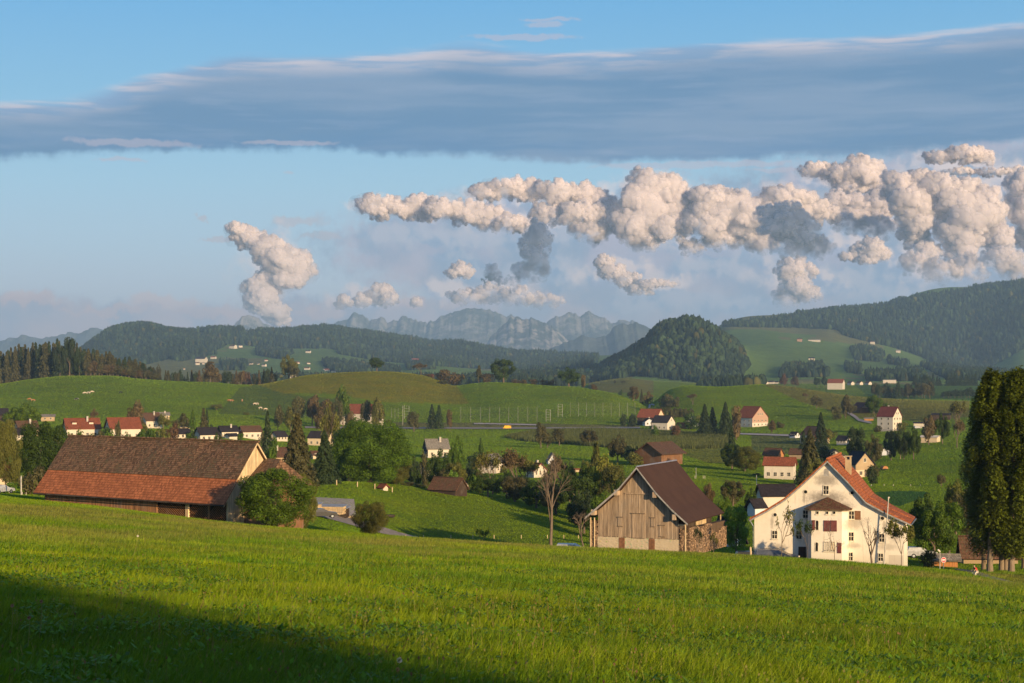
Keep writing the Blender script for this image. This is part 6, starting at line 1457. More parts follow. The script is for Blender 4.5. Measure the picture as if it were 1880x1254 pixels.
B('white gabled shed in shade before the tree pair on the right slope', 1625, 24, 821, Y=560, rot=-8, ratio=1.1, pitch=.6, wall='bluewhite', roof='rdark', chim=False, win=False, name='shed', cat='shed')
# near buildings around the farmhouse
B('dark-roofed neighbour house close behind the left side of the farmhouse', 1425, 78, 890, Y=200, rot=-82, ratio=1.5, pitch=.8, wall='white', roof='rdark', chim=False, win=False)
B('small black-roofed annex at the left rear corner of the farmhouse', 1388, 34, 917, Y=192, rot=-60, ratio=1.0, pitch=1.0, wall='bluewhite', roof='rdark', chim=False, win=False, name='annex', cat='annex')
B('black-gabled small house with white lower wall between barn and farmhouse', 1336, 60, 951, Y=186, rot=40, ratio=.75, pitch=1.5, wall='bluewhite', gable='darkwood', low=.75, roof='rdark', nf=1, ns=1, chim=False, over=.8)
B('barn with a steep brown and red roof behind the trunks at the right', 1815, 110, 986, Y=215, rot=84, ratio=2.4, pitch=1.5, wall='tan', roof='rbrown', cat='barn', name='barn', chim=False, win=False)
B('low shed with a grey-blue roof behind the no entry sign', 1733, 52, 1019, Y=205, rot=82, ratio=1.6, pitch=.45, wall='orange', roof='rgrey', chim=False, win=False, name='shed', cat='shed')
B('orange-roofed shed cut by the left edge of the picture', -8, 62, 855, Y=330, rot=-75, ratio=1.3, pitch=.8, wall='cream', roof='rred', chim=False, win=False, name='shed', cat='shed')
# distant villages
far = [(1306, 12, 704, 2350), (1321, 12, 702, 2350), (1373, 10, 690, 2500), (1364, 16, 699, 2350), (1357, 9, 706, 2300), (1392, 15, 694, 2450), (1404, 14, 699, 2350), (1397, 10, 704, 2300), (1380, 10, 704, 2300),
       (1416, 12, 699, 2350), (1425, 9, 700, 2350)]
for i, (px, w, t, Y) in enumerate(far): B('dark-roofed white house of the hillside village behind the green hill', px, w, t, Y=Y, rot=_tr.choice((-40, 30, 70)), wall='white', roof='rdark', chim=False, win=False, group='white houses of the hillside village', pitch=.6)
B('red-roofed farmhouse in the far right village', 1535, 34, 696, Y=2250, rot=65, ratio=1.5, wall='white', roof='rred', chim=False, win=False, group=None)
for px in (1562, 1578, 1594): B('small white gabled house right of the red-roofed far farmhouse', px, 14, 700, Y=2250, rot=30, wall='white', roof='rbrown', chim=False, win=False, group='white gabled houses of the far right village')
B('pale flat-roofed block above the dark wood on the right', 1633, 26, 697, Y=2500, rot=80, ratio=2, pitch=.1, wall='white', roof='rgrey', chim=False, win=False, name='apartment_block', cat='building')
hamlet = [(1495, 24, 623, 640, 'long white farm building on the upper right hillside meadow', 'white', 'rgrey', 5), (1468, 10, 621, 5000, 'small brown-roofed farm left of the long hillside building', 'pink', 'rbrown', 1.2), (1467, 12, 597, 5900, 'red-roofed farm on the hillside crest', 'pink', 'rred', 1.5), (1488, 7, 597, 5900, 'tiny white house on the hillside crest', 'white', 'rred', 1.2), (1398, 9, 594, 6000, 'red-roofed farm high on the meadow left of the crest pair', 'redwood', 'rred', 1.3),
          (1602, 9, 626, 5000, 'tiny white farm at the edge of the upper ridge forest', 'white', 'rbrown', 1.2), (1649, 9, 642, 5000, 'tiny white farm at the lower forest edge', 'white', 'rgrey', 1.2), (1747, 8, 678, 4500, 'tiny bright farm low beneath the right ridge', 'white', 'rred', 1.2), (1734, 14, 680, 4500, 'tiny grey farm beside the bright one beneath the right ridge', 'bluewhite', 'rgrey', 1.8), (1472, 13, 674, 3800, 'small farm with a red roof in the copse low on the right hillside', 'pink', 'rred', 1.3), (1508, 10, 676, 3800, 'small brown farm at the right end of the hillside copse', 'pink', 'rbrown', 1.3),
          (1369, 11, 655, 4800, 'tiny cream barn beside the round forest hill', 'orange', 'rgrey', 2), (1490, 12, 656, 4600, 'tiny dark barn in the middle of the hillside meadow', 'white', 'rdark', 1.4), (1665, 8, 679, 4300, 'tiny white farm on the lower right hillside', 'white', 'rgrey', 1.2)]
for px, w, t, Y, lb, wl, rf, ra in hamlet: B(lb, px, w, t, Y=5000 if Y == 640 else Y, rot=75, ratio=ra, wall=wl, roof=rf, chim=False, win=False, pitch=.5, name='farm', cat='farm')
lh = [(303, 8, 646), (343, 6, 640), (370, 24, 655), (392, 12, 654), (428, 16, 633), (441, 9, 633), (362, 10, 665), (373, 6, 666), (446, 9, 665), (461, 8, 666), (338, 4, 676), (474, 5, 667), (485, 10, 668), (488, 8, 660), (546, 9, 664), (566, 8, 665), (566, 11, 643), (564, 12, 674), (596, 6, 676), (602, 12, 677), (614, 12, 679), (622, 8, 676), (707, 8, 671), (715, 7, 671),
      (762, 18, 658), (806, 9, 667), (820, 9, 665), (830, 7, 668), (842, 10, 669), (776, 7, 684), (728, 5, 627), (520, 9, 664)]
for px, w, t in lh: B('tiny white farmhouse scattered over the hazy far left valley', px, w, t, Y=hit(px, t + 5, 3000) or 4500, rot=_tr.choice((-60, 60, 75)), ratio=1.4, wall='white', roof=_tr.choice(('rbrown', 'rred', 'rdark')), chim=False, win=False, pitch=.6, name='farm', cat='farm', group='farmhouses scattered over the hazy far valley')
B('small dark barn under the bare tree on the olive hill', 791, 14, 687, Y=1565, rot=60, wall='darkwood', roof='rmaroon', chim=False, win=False, name='barn', cat='barn')
B('low white hut at the foot of the irregular hilltop tree', 538, 12, 687, Y=1500, rot=80, ratio=2, pitch=.3, wall='white', roof='rgrey', chim=False, win=False, name='hut', cat='hut')

# ================================================================ trees of the valley
# left side
T('big2', 75, 768, 100, Y=330, tint='d', label='large dark tree standing left behind the long barn', name='broadleaf_tree', cat='tree')
T('big2', 10, 768, 64, Y=310, tint='o', label='olive tree cut by the left picture edge', name='broadleaf_tree')
T('bush', 62, 852, 48, Y=270, tint='sb', label='grey-green shrub beside the left end of the long barn')
T('bush', 14, 884, 40, Y=270, tint='l', label='bright green bush under the orange shed roof at the left edge')
T('mid', 42, 740, 66, Y=660, tint='g', label='round green tree behind the far left village houses')
T('bush', 142, 781, 24, Y=500, tint='g', label='green bush before the left half of the dormered house')
T('tall', 215, 770, 15, Y=520, tint='sb', label='small fir before the red-roofed white house')
T('bush', 208, 785, 36, Y=480, tint='l', label='bright green bush before the red-roofed white house')
T('bush', 270, 776, 40, Y=450, tint='d', label='dark bush right of the red-roofed white house')
T('bush', 295, 778, 26, Y=500, tint='o', label='olive bush above the left half of the long barn ridge')
T('bush', 316, 774, 22, Y=600, tint='r', label='reddish bush near the dark skylight house')
T('round', 339, 759, 24, Y=760, tint='sb', label='dark tree left of the green village fir')
T('spruce', 354, 750, 18, Y=740, tint='g', label='green conical fir in the middle of the left village')
T('spruce', 374, 748, 20, Y=700, tint='sb', label='blue-grey spruce next to the green village fir')
T('spruce', 380, 748, 10, Y=720, tint='s', label='slim dark spruce right behind the blue-grey one')
T('bush', 389, 776, 10, Y=700, tint='s', label='small dark bush right of the slim village spruce')
T('spruce', 491, 752, 29, Y=500, tint='s', label='tall dark spruce right of the red-gabled house')
T('bush', 497, 795, 26, Y=470, tint='g', label='green bush at the foot of the tall dark spruce')
T('bigspruce', 546, 758, 66, Y=330, tint='sb', label='big shaggy olive spruce between long barn and the great round tree')
T('bigspruce', 596, 790, 52, Y=345, tint='s', label='dark spruce in shade left of the great round tree')
T('sparse', 608, 745, 34, Y=480, tint='o', label='tall thin olive tree before the red farmhouse')
T('big', 680, 765, 142, Y=378, tint='G', label='great round green tree, the largest in the middle of the valley')
T('big2', 728, 826, 56, Y=384, tint='o', label='lower lighter tree leaning out right of the great round tree', name='broadleaf_tree', cat='tree')
T('big2', 508, 857, 138, Y=178, tint='g', label='large dense bush covering the corner of the long barn')
T('big2', 556, 868, 52, Y=192, tint='o', label='yellow-green bush behind the right side of the large barn bush')
T('big2', 681, 917, 66, Y=198, tint='o', label='round olive bush between the yard road and the meadow')
for px, top, w, Y, t, lb in ((548, 724, 24, 1020, 'sb', 'leftmost brown orchard tree above the red farmhouse'), (573, 721, 28, 1020, 'b', 'large brown orchard tree above the red farmhouse'), (600, 729, 24, 1000, 'b', 'brown orchard tree close left of the red farmhouse'), (620, 733, 20, 980, 'sb', 'dark tree touching the left end of the red farmhouse roof'), (630, 713, 27, 1010, 'g', 'tall green tree behind the red farmhouse'),
    (671, 731, 22, 1010, 'sb', 'tree behind the ridge of the red farmhouse'), (696, 730, 28, 1000, 'o', 'tree behind the cream gable of the red farmhouse'), (690, 745, 16, 930, 'o', 'small tree in front of the cream gable'), (510, 744, 20, 900, 'sb', 'round tree on the slope left of the orchard track'), (534, 747, 26, 880, 'o', 'olive tree beside the orchard track'), (588, 746, 24, 880, 'b', 'brown tree below the orchard'),
    (641, 752, 20, 900, 'b', 'small brown tree in front of the red farmhouse'), (760, 756, 26, 950, 'sb', 'dark bushy tree between the red farmhouse and the playing field'), (826, 752, 12, 960, 'b', 'small thin tree by the road near the ball-stop fence')):
    T('round', px, top, w, Y=Y, tint=t, label=lb)
T('spruce', 793, 741, 20, Y=1000, tint='s', label='left one of the dark fir pair by the playing field')
T('spruce', 806, 742, 20, Y=1000, tint='s', label='right one of the dark fir pair by the playing field')
T('bush', 780, 822, 18, Y=470, tint='sb', label='dark shrub left of the grey-roofed white house')
T('mid', 806, 824, 48, Y=440, tint='d', label='dark tree in front of the grey-roofed white house')
T('mid', 838, 800, 32, Y=470, tint='g', label='tall green tree right of the grey-roofed white house')
T('mid', 834, 846, 44, Y=400, tint='o', label='olive tree above the dark mound barn')
T('bush', 832, 860, 26, Y=385, tint='l', label='bright green bush above the dark mound barn')
T('bush', 810, 884, 34, Y=395, tint='sb', label='brown-green bush before the dark mound barn')
T('bush', 870, 858, 24, Y=400, tint='g', label='green bush beside the driveway right of the dark barn')
T('bush', 720, 880, 30, Y=385, tint='g', label='shrub at the right foot of the great round tree')
T('bush', 748, 884, 30, Y=385, tint='sb', label='dark shrub on the mound edge right of the great tree')
T('bush', 772, 888, 24, Y=385, tint='o', label='olive shrub on the mound edge before the chalet')
T('bush', 884, 800, 9, Y=560, tint='d', label='tiny bush on the meadow right of the green house tree')
# copse between the mound and the middle barn
cop = [('mid', 896, 868, 52, 325, 'd'), ('sparse', 905, 832, 60, 340, 'o'), ('sparse', 948, 828, 66, 345, 'b'), ('mid', 945, 872, 50, 320, 'sb'), ('sparse', 968, 838, 50, 350, 'o'), ('mid', 985, 880, 56, 310, 'd'), ('mid', 1020, 882, 60, 300, 'sb'), ('mid', 1062, 868, 66, 290, 'd'),
       ('sparse', 1030, 840, 50, 340, 'b'), ('tall', 1096, 812, 26, 330, 'o'), ('mid', 1088, 850, 56, 300, 'g'), ('mid', 1126, 850, 60, 290, 'o'), ('mid', 1072, 900, 56, 262, 's'), ('mid', 1140, 880, 50, 262, 'd'), ('mid', 1105, 905, 60, 250, 'g'), ('sparse', 1120, 838, 50, 300, 'y')]
cl = ['dark tree at the left end of the copse before the white balcony house', 'thin olive tree in front of the white balcony house', 'thin brown tree right of the white balcony house', 'dull dark tree low in the copse behind the mound', 'thin olive tree behind the left side of the bare tree', 'dark tree low behind the left side of the bare tree', 'dark tree directly behind the bare tree', 'dark tree right behind the bare tree',
      'brown twiggy tree behind the crown of the bare tree', 'slim tall olive tree rising from the copse', 'green tree below the slim tall one in the copse', 'olive tree left above the weathered barn roof', 'very dark fir-like tree left of the weathered barn', 'dark tree touching the left roof edge of the weathered barn', 'green tree low left of the weathered barn', 'yellowish thin tree at the top of the copse beside the weathered barn']
for (k, px, t, w, Y, ti), lb in zip(cop, cl): T(k, px, t, w, Y=Y + 62, tint=ti, label=lb, name='broadleaf_tree', cat='tree')
# valley meadow trees
for px, top, w, b, t, lb in ((993, 777, 22, 823, 'sb', 'tall dark meadow tree at the left end of the cornfield'), (1005, 796, 22, 822, 'sb', 'lower tree right beside the tall dark meadow tree'), (1027, 787, 26, 818, 'sb', 'round meadow tree in front of the corn'), (1082, 788, 34, 818, 'sb', 'sprawling meadow tree before the middle of the corn'), (1134, 798, 34, 848, 'sb', 'large dull tree left of the hay barn'), (1157, 820, 26, 850, 's', 'dark bush between the large dull tree and the hay barn')):
    T('mid' if w > 28 else 'round', px, top, w, b, tint=t, label=lb)
T('bush', 1144, 757, 14, Y=1060, tint='s', label='dark bush left of the patched red-brown barn'); T('bush', 1160, 757, 18, Y=1040, tint='s', label='dark shrub close to the left wall of the patched barn')
T('bush', 1204, 778, 14, Y=860, tint='g', label='garden bush before the white gabled farmhouse'); T('bush', 1240, 778, 18, Y=860, tint='r', label='reddish garden bush at the middle farm'); T('bush', 1270, 754, 26, Y=1000, tint='d', label='dark bush behind the blue-white house')
T('bigspruce', 1294, 741, 30, Y=880, tint='s', label='left one of the broad dark spruces right of the farm'); T('spruce', 1308, 746, 24, Y=890, tint='sb', label='second broad spruce right of the farm, lower than its neighbour'); T('bigspruce', 1332, 737, 30, Y=880, tint='s', label='tall dark spruce left of the big red-roofed barn')
T('tall', 1352, 748, 26, Y=830, tint='b', label='slim brown tree before the left corner of the big red-roofed barn'); T('spruce', 1343, 778, 22, Y=560, tint='s', label='narrow dark fir above the round pair of trees')
T('mid', 1344, 812, 40, Y=520, tint='d', label='dark tree left in the round pair beside the red barn roof'); T('big2', 1368, 818, 62, Y=505, tint='o', label='large round olive tree beside the red barn roof', name='broadleaf_tree', cat='tree')
T('bush', 1388, 868, 18, Y=480, tint='s', label='dark bush at the foot of the large round olive tree')
T('bigspruce', 1487, 786, 50, Y=430, tint='sb', label='tall broad brown-green spruce behind the farmhouse ridge'); T('sparse', 1502, 842, 34, Y=400, tint='o', label='thin orchard tree at the foot of the tall broad spruce')
T('bigspruce', 1507, 756, 30, Y=700, tint='s', label='broad dark fir behind the cream slope house'); T('spruce', 1475, 790, 20, Y=620, tint='s', label='small fir before the left end of the cream slope house')
T('mid', 1571, 781, 38, Y=570, tint='s', label='tall dark tree right of the white slope house'); T('mid', 1604, 797, 32, Y=560, tint='sb', label='brownish tree right of the tall dark slope tree')
T('round', 1417, 772, 14, 796, tint='b', label='thin tree on the pasture right of the big red-roofed barn'); T('bush', 1433, 773, 14, 786, tint='sb', label='small bush right of the thin pasture tree')
T('round', 1499, 727, 20, 750, tint='sb', label='dark round tree on the olive slope left of the brown barn'); T('sparse', 1480, 722, 16, 736, tint='b', label='small bare tree high on the olive slope')
T('tall', 1552, 723, 22, Y=1080, tint='sb', label='tall dark tree left of the brown barn on the slope'); T('bush', 1536, 742, 20, Y=1070, tint='sb', label='shrub at the left foot of the tall dark slope tree')
T('mid', 1604, 726, 34, Y=1120, tint='g', label='green tree behind the tall four-storey house'); T('bush', 1630, 738, 18, Y=1120, tint='g', label='green shrub right behind the four-storey house roof')
T('mid', 1636, 787, 28, Y=590, tint='s', label='very dark tree above the shaded white shed'); T('mid', 1659, 787, 26, Y=590, tint='s', label='dark tree right of the very dark one on the slope'); T('mid', 1677, 784, 28, Y=580, tint='d', label='green-lit tree at the right of the dark slope trees')
T('tall', 1705, 762, 26, Y=700, tint='b', label='brown tree between the garage and the dark shed'); T('mid', 1730, 758, 28, Y=700, tint='d', label='dark green tree in front of the dark shed'); T('sparse', 1758, 738, 36, Y=800, tint='o', label='tall light tree right of the dark shed'); T('sparse', 1757, 772, 26, Y=640, tint='b', label='bare brown tree below the tall light tree')
T('round', 1728, 870, 18, 893, tint='sb', label='small round tree alone on the right pasture')
T('bush', 1602, 850, 18, Y=430, tint='s', label='dark tree right of the cream boarded gable')
T('mid', 1470, 925, 30, Y=330, tint='s', label='dark tree hidden behind the farmhouse')
for px, top, w, Y, t, lb in ((1300, 888, 24, 330, 'b', 'brown-leaved tree right of the weathered barn roof'), (1346, 880, 44, 330, 'sb', 'dull orchard tree between barn and neighbour house'), (1378, 896, 24, 300, 'd', 'dark tree left of the dark-roofed neighbour house'), (1352, 925, 50, 215, 'l', 'bright green tree behind the black-gabled small house'), (1332, 915, 30, 260, 'g', 'green tree right behind the weathered barn roof')):
    T('mid', px, top, w, Y=Y, tint=t, label=lb)
# right mass behind the farmhouse
for px, top, w, Y, t, lb in ((1697, 904, 52, 235, 'd', 'dark green tree just right of the farmhouse roof end'), (1715, 930, 70, 215, 'g', 'green tree low right of the farmhouse'), (1742, 915, 60, 230, 'g', 'leafy tree in the middle of the group right of the farmhouse'), (1755, 885, 50, 270, 'o', 'tall pale olive tree right in the group behind the farmhouse'), (1775, 900, 50, 260, 'sb', 'thin tree with pale trunk near the big conifers'), (1590, 905, 30, 300, 'sb', 'tree top showing behind the farmhouse roof')):
    T('mid' if w > 30 else 'round', px, top, w, Y=Y, tint=t, label=lb)
T('bush', 1703, 1006, 30, Y=190, tint='sb', label='small dark bush left of the grey-blue shed roof')
# tree belts beyond the right fields
for i in range(22): T(_tr.choice(('spruce', 'round', 'tall')), 1606 + i * 5 + _tr.uniform(-2, 2), _tr.uniform(699, 712), _tr.uniform(11, 18), Y=_tr.uniform(1800, 1960), tint=_tr.choice(('sb', 's')), name='edge_tree', cat='tree', label='tree in the dark grove behind the olive field on the right', group='dark grove behind the olive field')
for i in range(9): T('round', 1732 + i * 7 + _tr.uniform(-2, 2), _tr.uniform(710, 720), _tr.uniform(13, 18), Y=1850, tint='s', name='edge_tree', cat='tree', label='tree in the small grove left of the big conifers', group='small grove left of the big conifers')
for i in range(9): T('spruce', 1678 + i * 6 + _tr.uniform(-2, 2), _tr.uniform(684, 694), _tr.uniform(9, 12), Y=2500, tint='s', label='pointed spruce in the far row right of the pale block', group='pointed spruces of the far row')
for i in range(9): T('spruce', 1742 + i * 6 + _tr.uniform(-2, 2), _tr.uniform(684, 692), _tr.uniform(10, 13), Y=2500, tint='s', label='spruce in the far row next to the big conifers', group='far spruces next to the big conifers')
for px, t in ((1438, 'r'), (1460, 'b'), (1352, 's'), (1500, 's'), (1515, 's'), (1700, 's'), (1340, 'd')): T('round', px, _tr.uniform(684, 692), _tr.uniform(12, 20), Y=2350, tint=t, name='edge_tree', cat='tree', label='small round tree near the far villages on the right', group='round trees near the far villages')

for px, top, w, Y, t in ((110, 785, 26, 480, 'sb'), (128, 790, 18, 520, 'g'), (172, 790, 20, 520, 'g'), (188, 786, 18, 560, 'sb'), (236, 788, 22, 500, 'd'), (262, 784, 20, 560, 'g'), (288, 788, 22, 480, 's'), (306, 790, 16, 520, 'o'), (352, 788, 14, 540, 's'), (400, 790, 14, 540, 'd'), (440, 792, 12, 540, 'g'), (478, 790, 16, 560, 'sb'), (160, 764, 12, 700, 's'), (262, 766, 14, 720, 'sb'), (322, 768, 14, 740, 'sb')): T('bush', px, top, w, Y=Y, tint=t, label='garden bush between the houses of the left village', group='garden bushes of the left village')
for px, top, w, Y, t in ((764, 858, 16, 440, 'd'), (758, 836, 20, 460, 's'), (812, 862, 18, 430, 'sb'), (866, 846, 20, 430, 's'), (880, 862, 18, 400, 'sb'), (930, 862, 22, 400, 'd'), (962, 872, 22, 400, 's'), (1006, 866, 24, 400, 'sb'), (1046, 858, 26, 400, 'd'), (1078, 842, 22, 400, 'o'), (640, 838, 34, 420, 's'), (620, 850, 30, 400, 'd'), (580, 850, 30, 360, 's')): T('mid', px, top, w * 1.3, Y=Y, tint=t, label='dense garden tree in the hamlet hollow behind the mound', group='garden trees of the hamlet hollow', name='broadleaf_tree')

# ================================================================ roads, yards, tracks
def asphalt(N):
    p = N.n.new('ShaderNodeNewGeometry').outputs['Position']; n = N.noise(p, 1.2, 5, 0.6); g = N.noise(p, 30, 3, 0.6); a = N.n.new('ShaderNodeAttribute'); a.attribute_name = 'tone'
    N.put(N.b.inputs['Base Color'], N.v('MULTIPLY', N.mix(N.step(n, .35, .65), (0.17, 0.14, 0.13, 1), (0.27, 0.23, 0.20, 1)), a.outputs['Color'])); N.b.inputs['Roughness'].default_value = .95; bump(N, g, .4, .01)
M_ASPH = mat('worn_asphalt', asphalt)
def strip(name, label, upper, lower, mat_=None, n=40, lift=.10, ymin=100, ymax=3000, tone=1.0, m=5, bare=True):
    """a road draped on the ground between two edges seen in the photograph"""
    def edge(pts):
        a = np.array(pts, float); d = np.concatenate([[0], np.cumsum(np.hypot(*np.diff(a, axis=0).T))]); t = np.linspace(0, d[-1], n); out = []
        for q in t:
            px, py = np.interp(q, d, a[:, 0]), np.interp(q, d, a[:, 1]); Y = hit(px, py, ymin, ymax)
            if Y is None or (out and not .85 < Y / out[-1][1] < 1.18): Y = out[-1][1] if out else (ymin + ymax) / 2
            out.append(((px - 940) / F * Y, Y))
        return np.array(out)
    A, B_ = edge(lower), edge(upper); mb = MB(); G = []
    for j in range(m + 1):
        k = j / m; P = A * (1 - k) + B_ * k; G.append([(x, y, float(H(x, y)) + lift) for x, y in P])
    for j in range(m):
        for i in range(n - 1): mb.face([G[j][i], G[j][i + 1], G[j + 1][i + 1], G[j + 1][i]], None, 0, tone)
    o = mb.build(name, mat_ or M_ASPH, smooth=True); tag(o, label, None, None, 'structure'); return o
strip('road', 'worn farm road running down past the long barn and the sawn timber', [(545, 926), (590, 934), (610, 941), (660, 957), (700, 968), (735, 979), (782, 990)], [(545, 938), (580, 947), (620, 958), (660, 969), (700, 980), (740, 989), (782, 993)], ymin=185, ymax=330)
strip('yard', 'grey gravel yard behind the timber stacks', [(560, 914), (590, 914), (650, 917)], [(575, 932), (610, 940), (655, 954)], ymin=185, ymax=360, tone=1.35, lift=.06)
strip('path', 'narrow asphalt path curving past the big conifers', [(1750, 1045), (1790, 1049), (1830, 1062), (1885, 1077)], [(1765, 1049), (1800, 1059), (1840, 1070), (1885, 1083)], ymin=95, ymax=260, tone=.8)
strip('road', 'thin country road crossing the valley floor', [(560, 784), (700, 785.5), (930, 786), (1175, 785)], [(560, 787), (700, 788), (930, 788.5), (1175, 787.5)], ymin=500, ymax=1300, lift=.4, tone=1.2)
strip('road', 'pale gravel turnout beside the country road', [(870, 777.5), (900, 778), (985, 780)], [(870, 779.5), (900, 780), (985, 782)], ymin=500, ymax=1300, lift=.4, tone=1.9)
strip('road', 'pale road beyond the middle farm', [(1350, 796), (1420, 798), (1500, 801)], [(1350, 798.5), (1420, 801), (1500, 804)], ymin=500, ymax=1300, lift=.4, tone=1.8)
strip('path', 'farm lane climbing between the hills behind the ball-stop fence', [(1163, 734), (1180, 737), (1202, 744)], [(1162, 735), (1179, 738.6), (1201, 746)], ymin=1180, ymax=1420, lift=.5, tone=1.5)
strip('path', 'gravel track to the brown barn on the right slope', [(1558, 757), (1570, 763), (1578, 770), (1600, 776)], [(1555, 759), (1566, 766), (1576, 774), (1600, 779)], ymin=600, ymax=1500, lift=.4, tone=1.4)

# ================================================================ tall corn on the valley floor
def corn():
    rng = np.random.default_rng(8); n = 60000; poly = [(925, 803), (985, 792), (1100, 789), (1330, 799), (1350, 822), (1180, 827), (960, 810)]
    Y = rng.uniform(700, 1010, n); px = rng.uniform(920, 1355, n); x = (px - 940) / F * Y; z = H(x, Y); py = HZ - z / Y * F; k = inpoly(px, py, poly); x, Y, z = x[k], Y[k], z[k]; n = len(x)
    a = rng.uniform(0, 3.14, n); w = rng.uniform(.2, .5, n); h = rng.uniform(1.7, 2.5, n); D = np.stack([np.cos(a) * w, np.sin(a) * w, 0 * a], 1); o = np.stack([x, Y, z], 1)
    V = np.stack([o - D * .6, o + D * .6, o + np.stack([rng.normal(0, .3, n), rng.normal(0, .3, n), h], 1)], 1); c = np.array([.085, .098, .028]) * rng.uniform(.6, 1.5, n)[:, None]
    tag(link('corn', np_mesh('corn', V.reshape(-1, 3), (np.arange(n) * 3)[:, None] + np.array([[0, 1, 2]]), None, M_BLADE, False, np.repeat(c, 3, 0))), 'field of tall dull green corn across the valley floor', 'corn', None, 'stuff')
corn()

# ================================================================ the big conifers at the right
def conifer_crown(seed, n=60000):
    rng = np.random.default_rng(seed); m = 210; lz = .12 + .86 * rng.random(m) ** .9; prof = np.interp(lz, [.10, .25, .55, .85, 1.0], [.20, .36, .44, .28, .04]); la = rng.uniform(0, 6.283, m)
    lr = prof * rng.uniform(.2, 1.12, m); ls = rng.uniform(.09, .17, m) * (1.25 - .6 * lz); L = np.stack([np.cos(la) * lr, np.sin(la) * lr, lz], 1)
    k = rng.integers(0, m, n); d = rng.normal(0, 1, (n, 3)); d /= np.linalg.norm(d, axis=1)[:, None]; rr = rng.uniform(.55, 1.05, n)
    P = L[k] + d * (ls[k] * rr)[:, None] * np.array([1, 1, .42]); P[:, 2] -= .02 * rng.random(n) * (rr > .9); P = P[P[:, 2] > .085]; n = len(P); a = np.arctan2(P[:, 1], P[:, 0])
    out = np.stack([np.cos(a), np.sin(a), rng.normal(-.15, .5, n)], 1); rt = np.stack([-np.sin(a), np.cos(a), rng.normal(0, .1, n)], 1) + rng.normal(0, .5, (n, 3)) * np.array([1, 1, .25])
    s = rng.uniform(.012, .032, n)[:, None]; zs = np.array([1, 1, .26]); Bq = P + out * s * zs * 2.0; mm = (P + Bq) / 2; V = np.stack([P, mm - rt * s * zs * .6, Bq, mm + rt * s * zs * .6], 1).reshape(-1, 3)
    tone = (rng.uniform(.7, 1.35, n))[:, None] * np.array([[1, 1, 1]])
    return np_mesh('crown', V, None, (np.arange(n) * 4)[:, None] + np.array([[0, 1, 2, 3]]), M_LEAF, False, np.repeat(tone, 4, 0))
CC = [conifer_crown(5), conifer_crown(6)]
def big_conifer(px, top, w, Y, label, trunks, k):
    x = (px - 940) / F * Y; gz = float(H(x, Y)) - .3; h = (HZ - top) / F * Y - gz; wm = w * 1.22 / F * Y
    r = empty('conifer', (x, Y, gz), 0, label, 'tree'); rnd = random.Random(k)
    for (tp, rr) in trunks:
        t = MB(); xx = (tp - px) / F * Y; top_ = Vector((xx * .7, 0, h * .9)); segs = 12; p = Vector((xx, 0, -.6)); pr = rr * 1.3
        for i in range(1, segs + 1):
            f = i / segs; q = Vector((xx, 0, -.6)).lerp(top_, f) + Vector((rnd.uniform(-.06, .06), rnd.uniform(-.06, .06), 0)); nr = rr * (1 - f) ** .8 + .03; t.bar(p, q, pr, 12, nr); p = q; pr = nr
        t.build('trunk', M_PALEBARK, r, smooth=True)
    c = bpy.data.objects.new('crown', CC[k % 2]); COL.objects.link(c); c.parent = r; c.scale = (wm, wm, h); c.rotation_euler = (0, 0, k * 1.9); c.color = (.085, .108, .008, 1)
big_conifer(1822, 681, 78, 180, 'leftmost big conifer at the right edge with its own bare trunk', [(1818, .33)], 1)
big_conifer(1847, 684, 90, 184, 'second big conifer at the right edge, between the leftmost and the tallest trunk cluster', [(1838, .28), (1847, .28)], 2)
big_conifer(1868, 678, 80, 179, 'tall big conifer at the right edge with the thick rightmost trunk', [(1857, .34)], 3)
big_conifer(1803, 712, 58, 190, 'shorter conifer peeping out on the left flank of the big conifers', [(1806, .25)], 5)
big_conifer(1886, 690, 74, 190, 'big conifer just inside the right picture edge behind the thick trunk', [(1880, .3)], 6)
big_conifer(1905, 672, 90, 186, 'big conifer cut by the right edge of the picture', [(1912, .45)], 4)

# ================================================================ bare and half-bare trees near the farm
BARE_CACHE = {}
def bare(px, top, w, Y, label, seed, depth=6, leaves=0, tint='o', r0=.022, spread=.5, lean=0.0, h0=.3, bark=None, name='bare_tree', up=.5, first=3, leader=False):
    x = (px - 940) / F * Y; gz = float(H(x, Y)) - .2; h = (HZ - top) / F * Y - gz; wm = w / F * Y; r = empty(name, (x, Y, gz), 0, label, 'tree')
    me, e = bare_mesh(seed, depth, r0, h0, spread, lean=lean, up=up, first=first, m=bark, leader=leader); o = bpy.data.objects.new('branches', me); me.name = 'branches'; COL.objects.link(o); o.parent = r; o.scale = (wm, wm, h)
    if leaves:
        c = bpy.data.objects.new('leaves', sparse_leaves(e, leaves, .035, seed, .03)); COL.objects.link(c); c.parent = r; c.scale = (wm, wm, h); q = TINT[tint]; c.color = (*q, 1)
bare(1012, 828, 100, 163, 'tall bare pale tree standing alone left of the weathered barn', 8, 9, 0, bark=M_BARK, r0=.021, spread=.52, h0=.16, up=.25, leader=True)
bare(1074, 938, 44, 165, 'small crooked black bare tree beside the left wall of the weathered barn', 12, 6, 0, r0=.050, spread=.6, lean=-.5, h0=.42)
bare(1434, 922, 46, 163, 'crooked bare espalier tree before the left part of the farmhouse', 22, 6, 1, 'o', r0=.026, spread=.55, lean=.15, h0=.34)
bare(1483, 956, 40, 163, 'small tree with few leaves at the left corner of the farmhouse bay', 31, 5, 3, 'd', r0=.020, spread=.55, h0=.5)
bare(1533, 946, 46, 161, 'slim bare tree in front of the bay front', 41, 6, 0, 'o', r0=.020, spread=.6, lean=-.1, h0=.36)
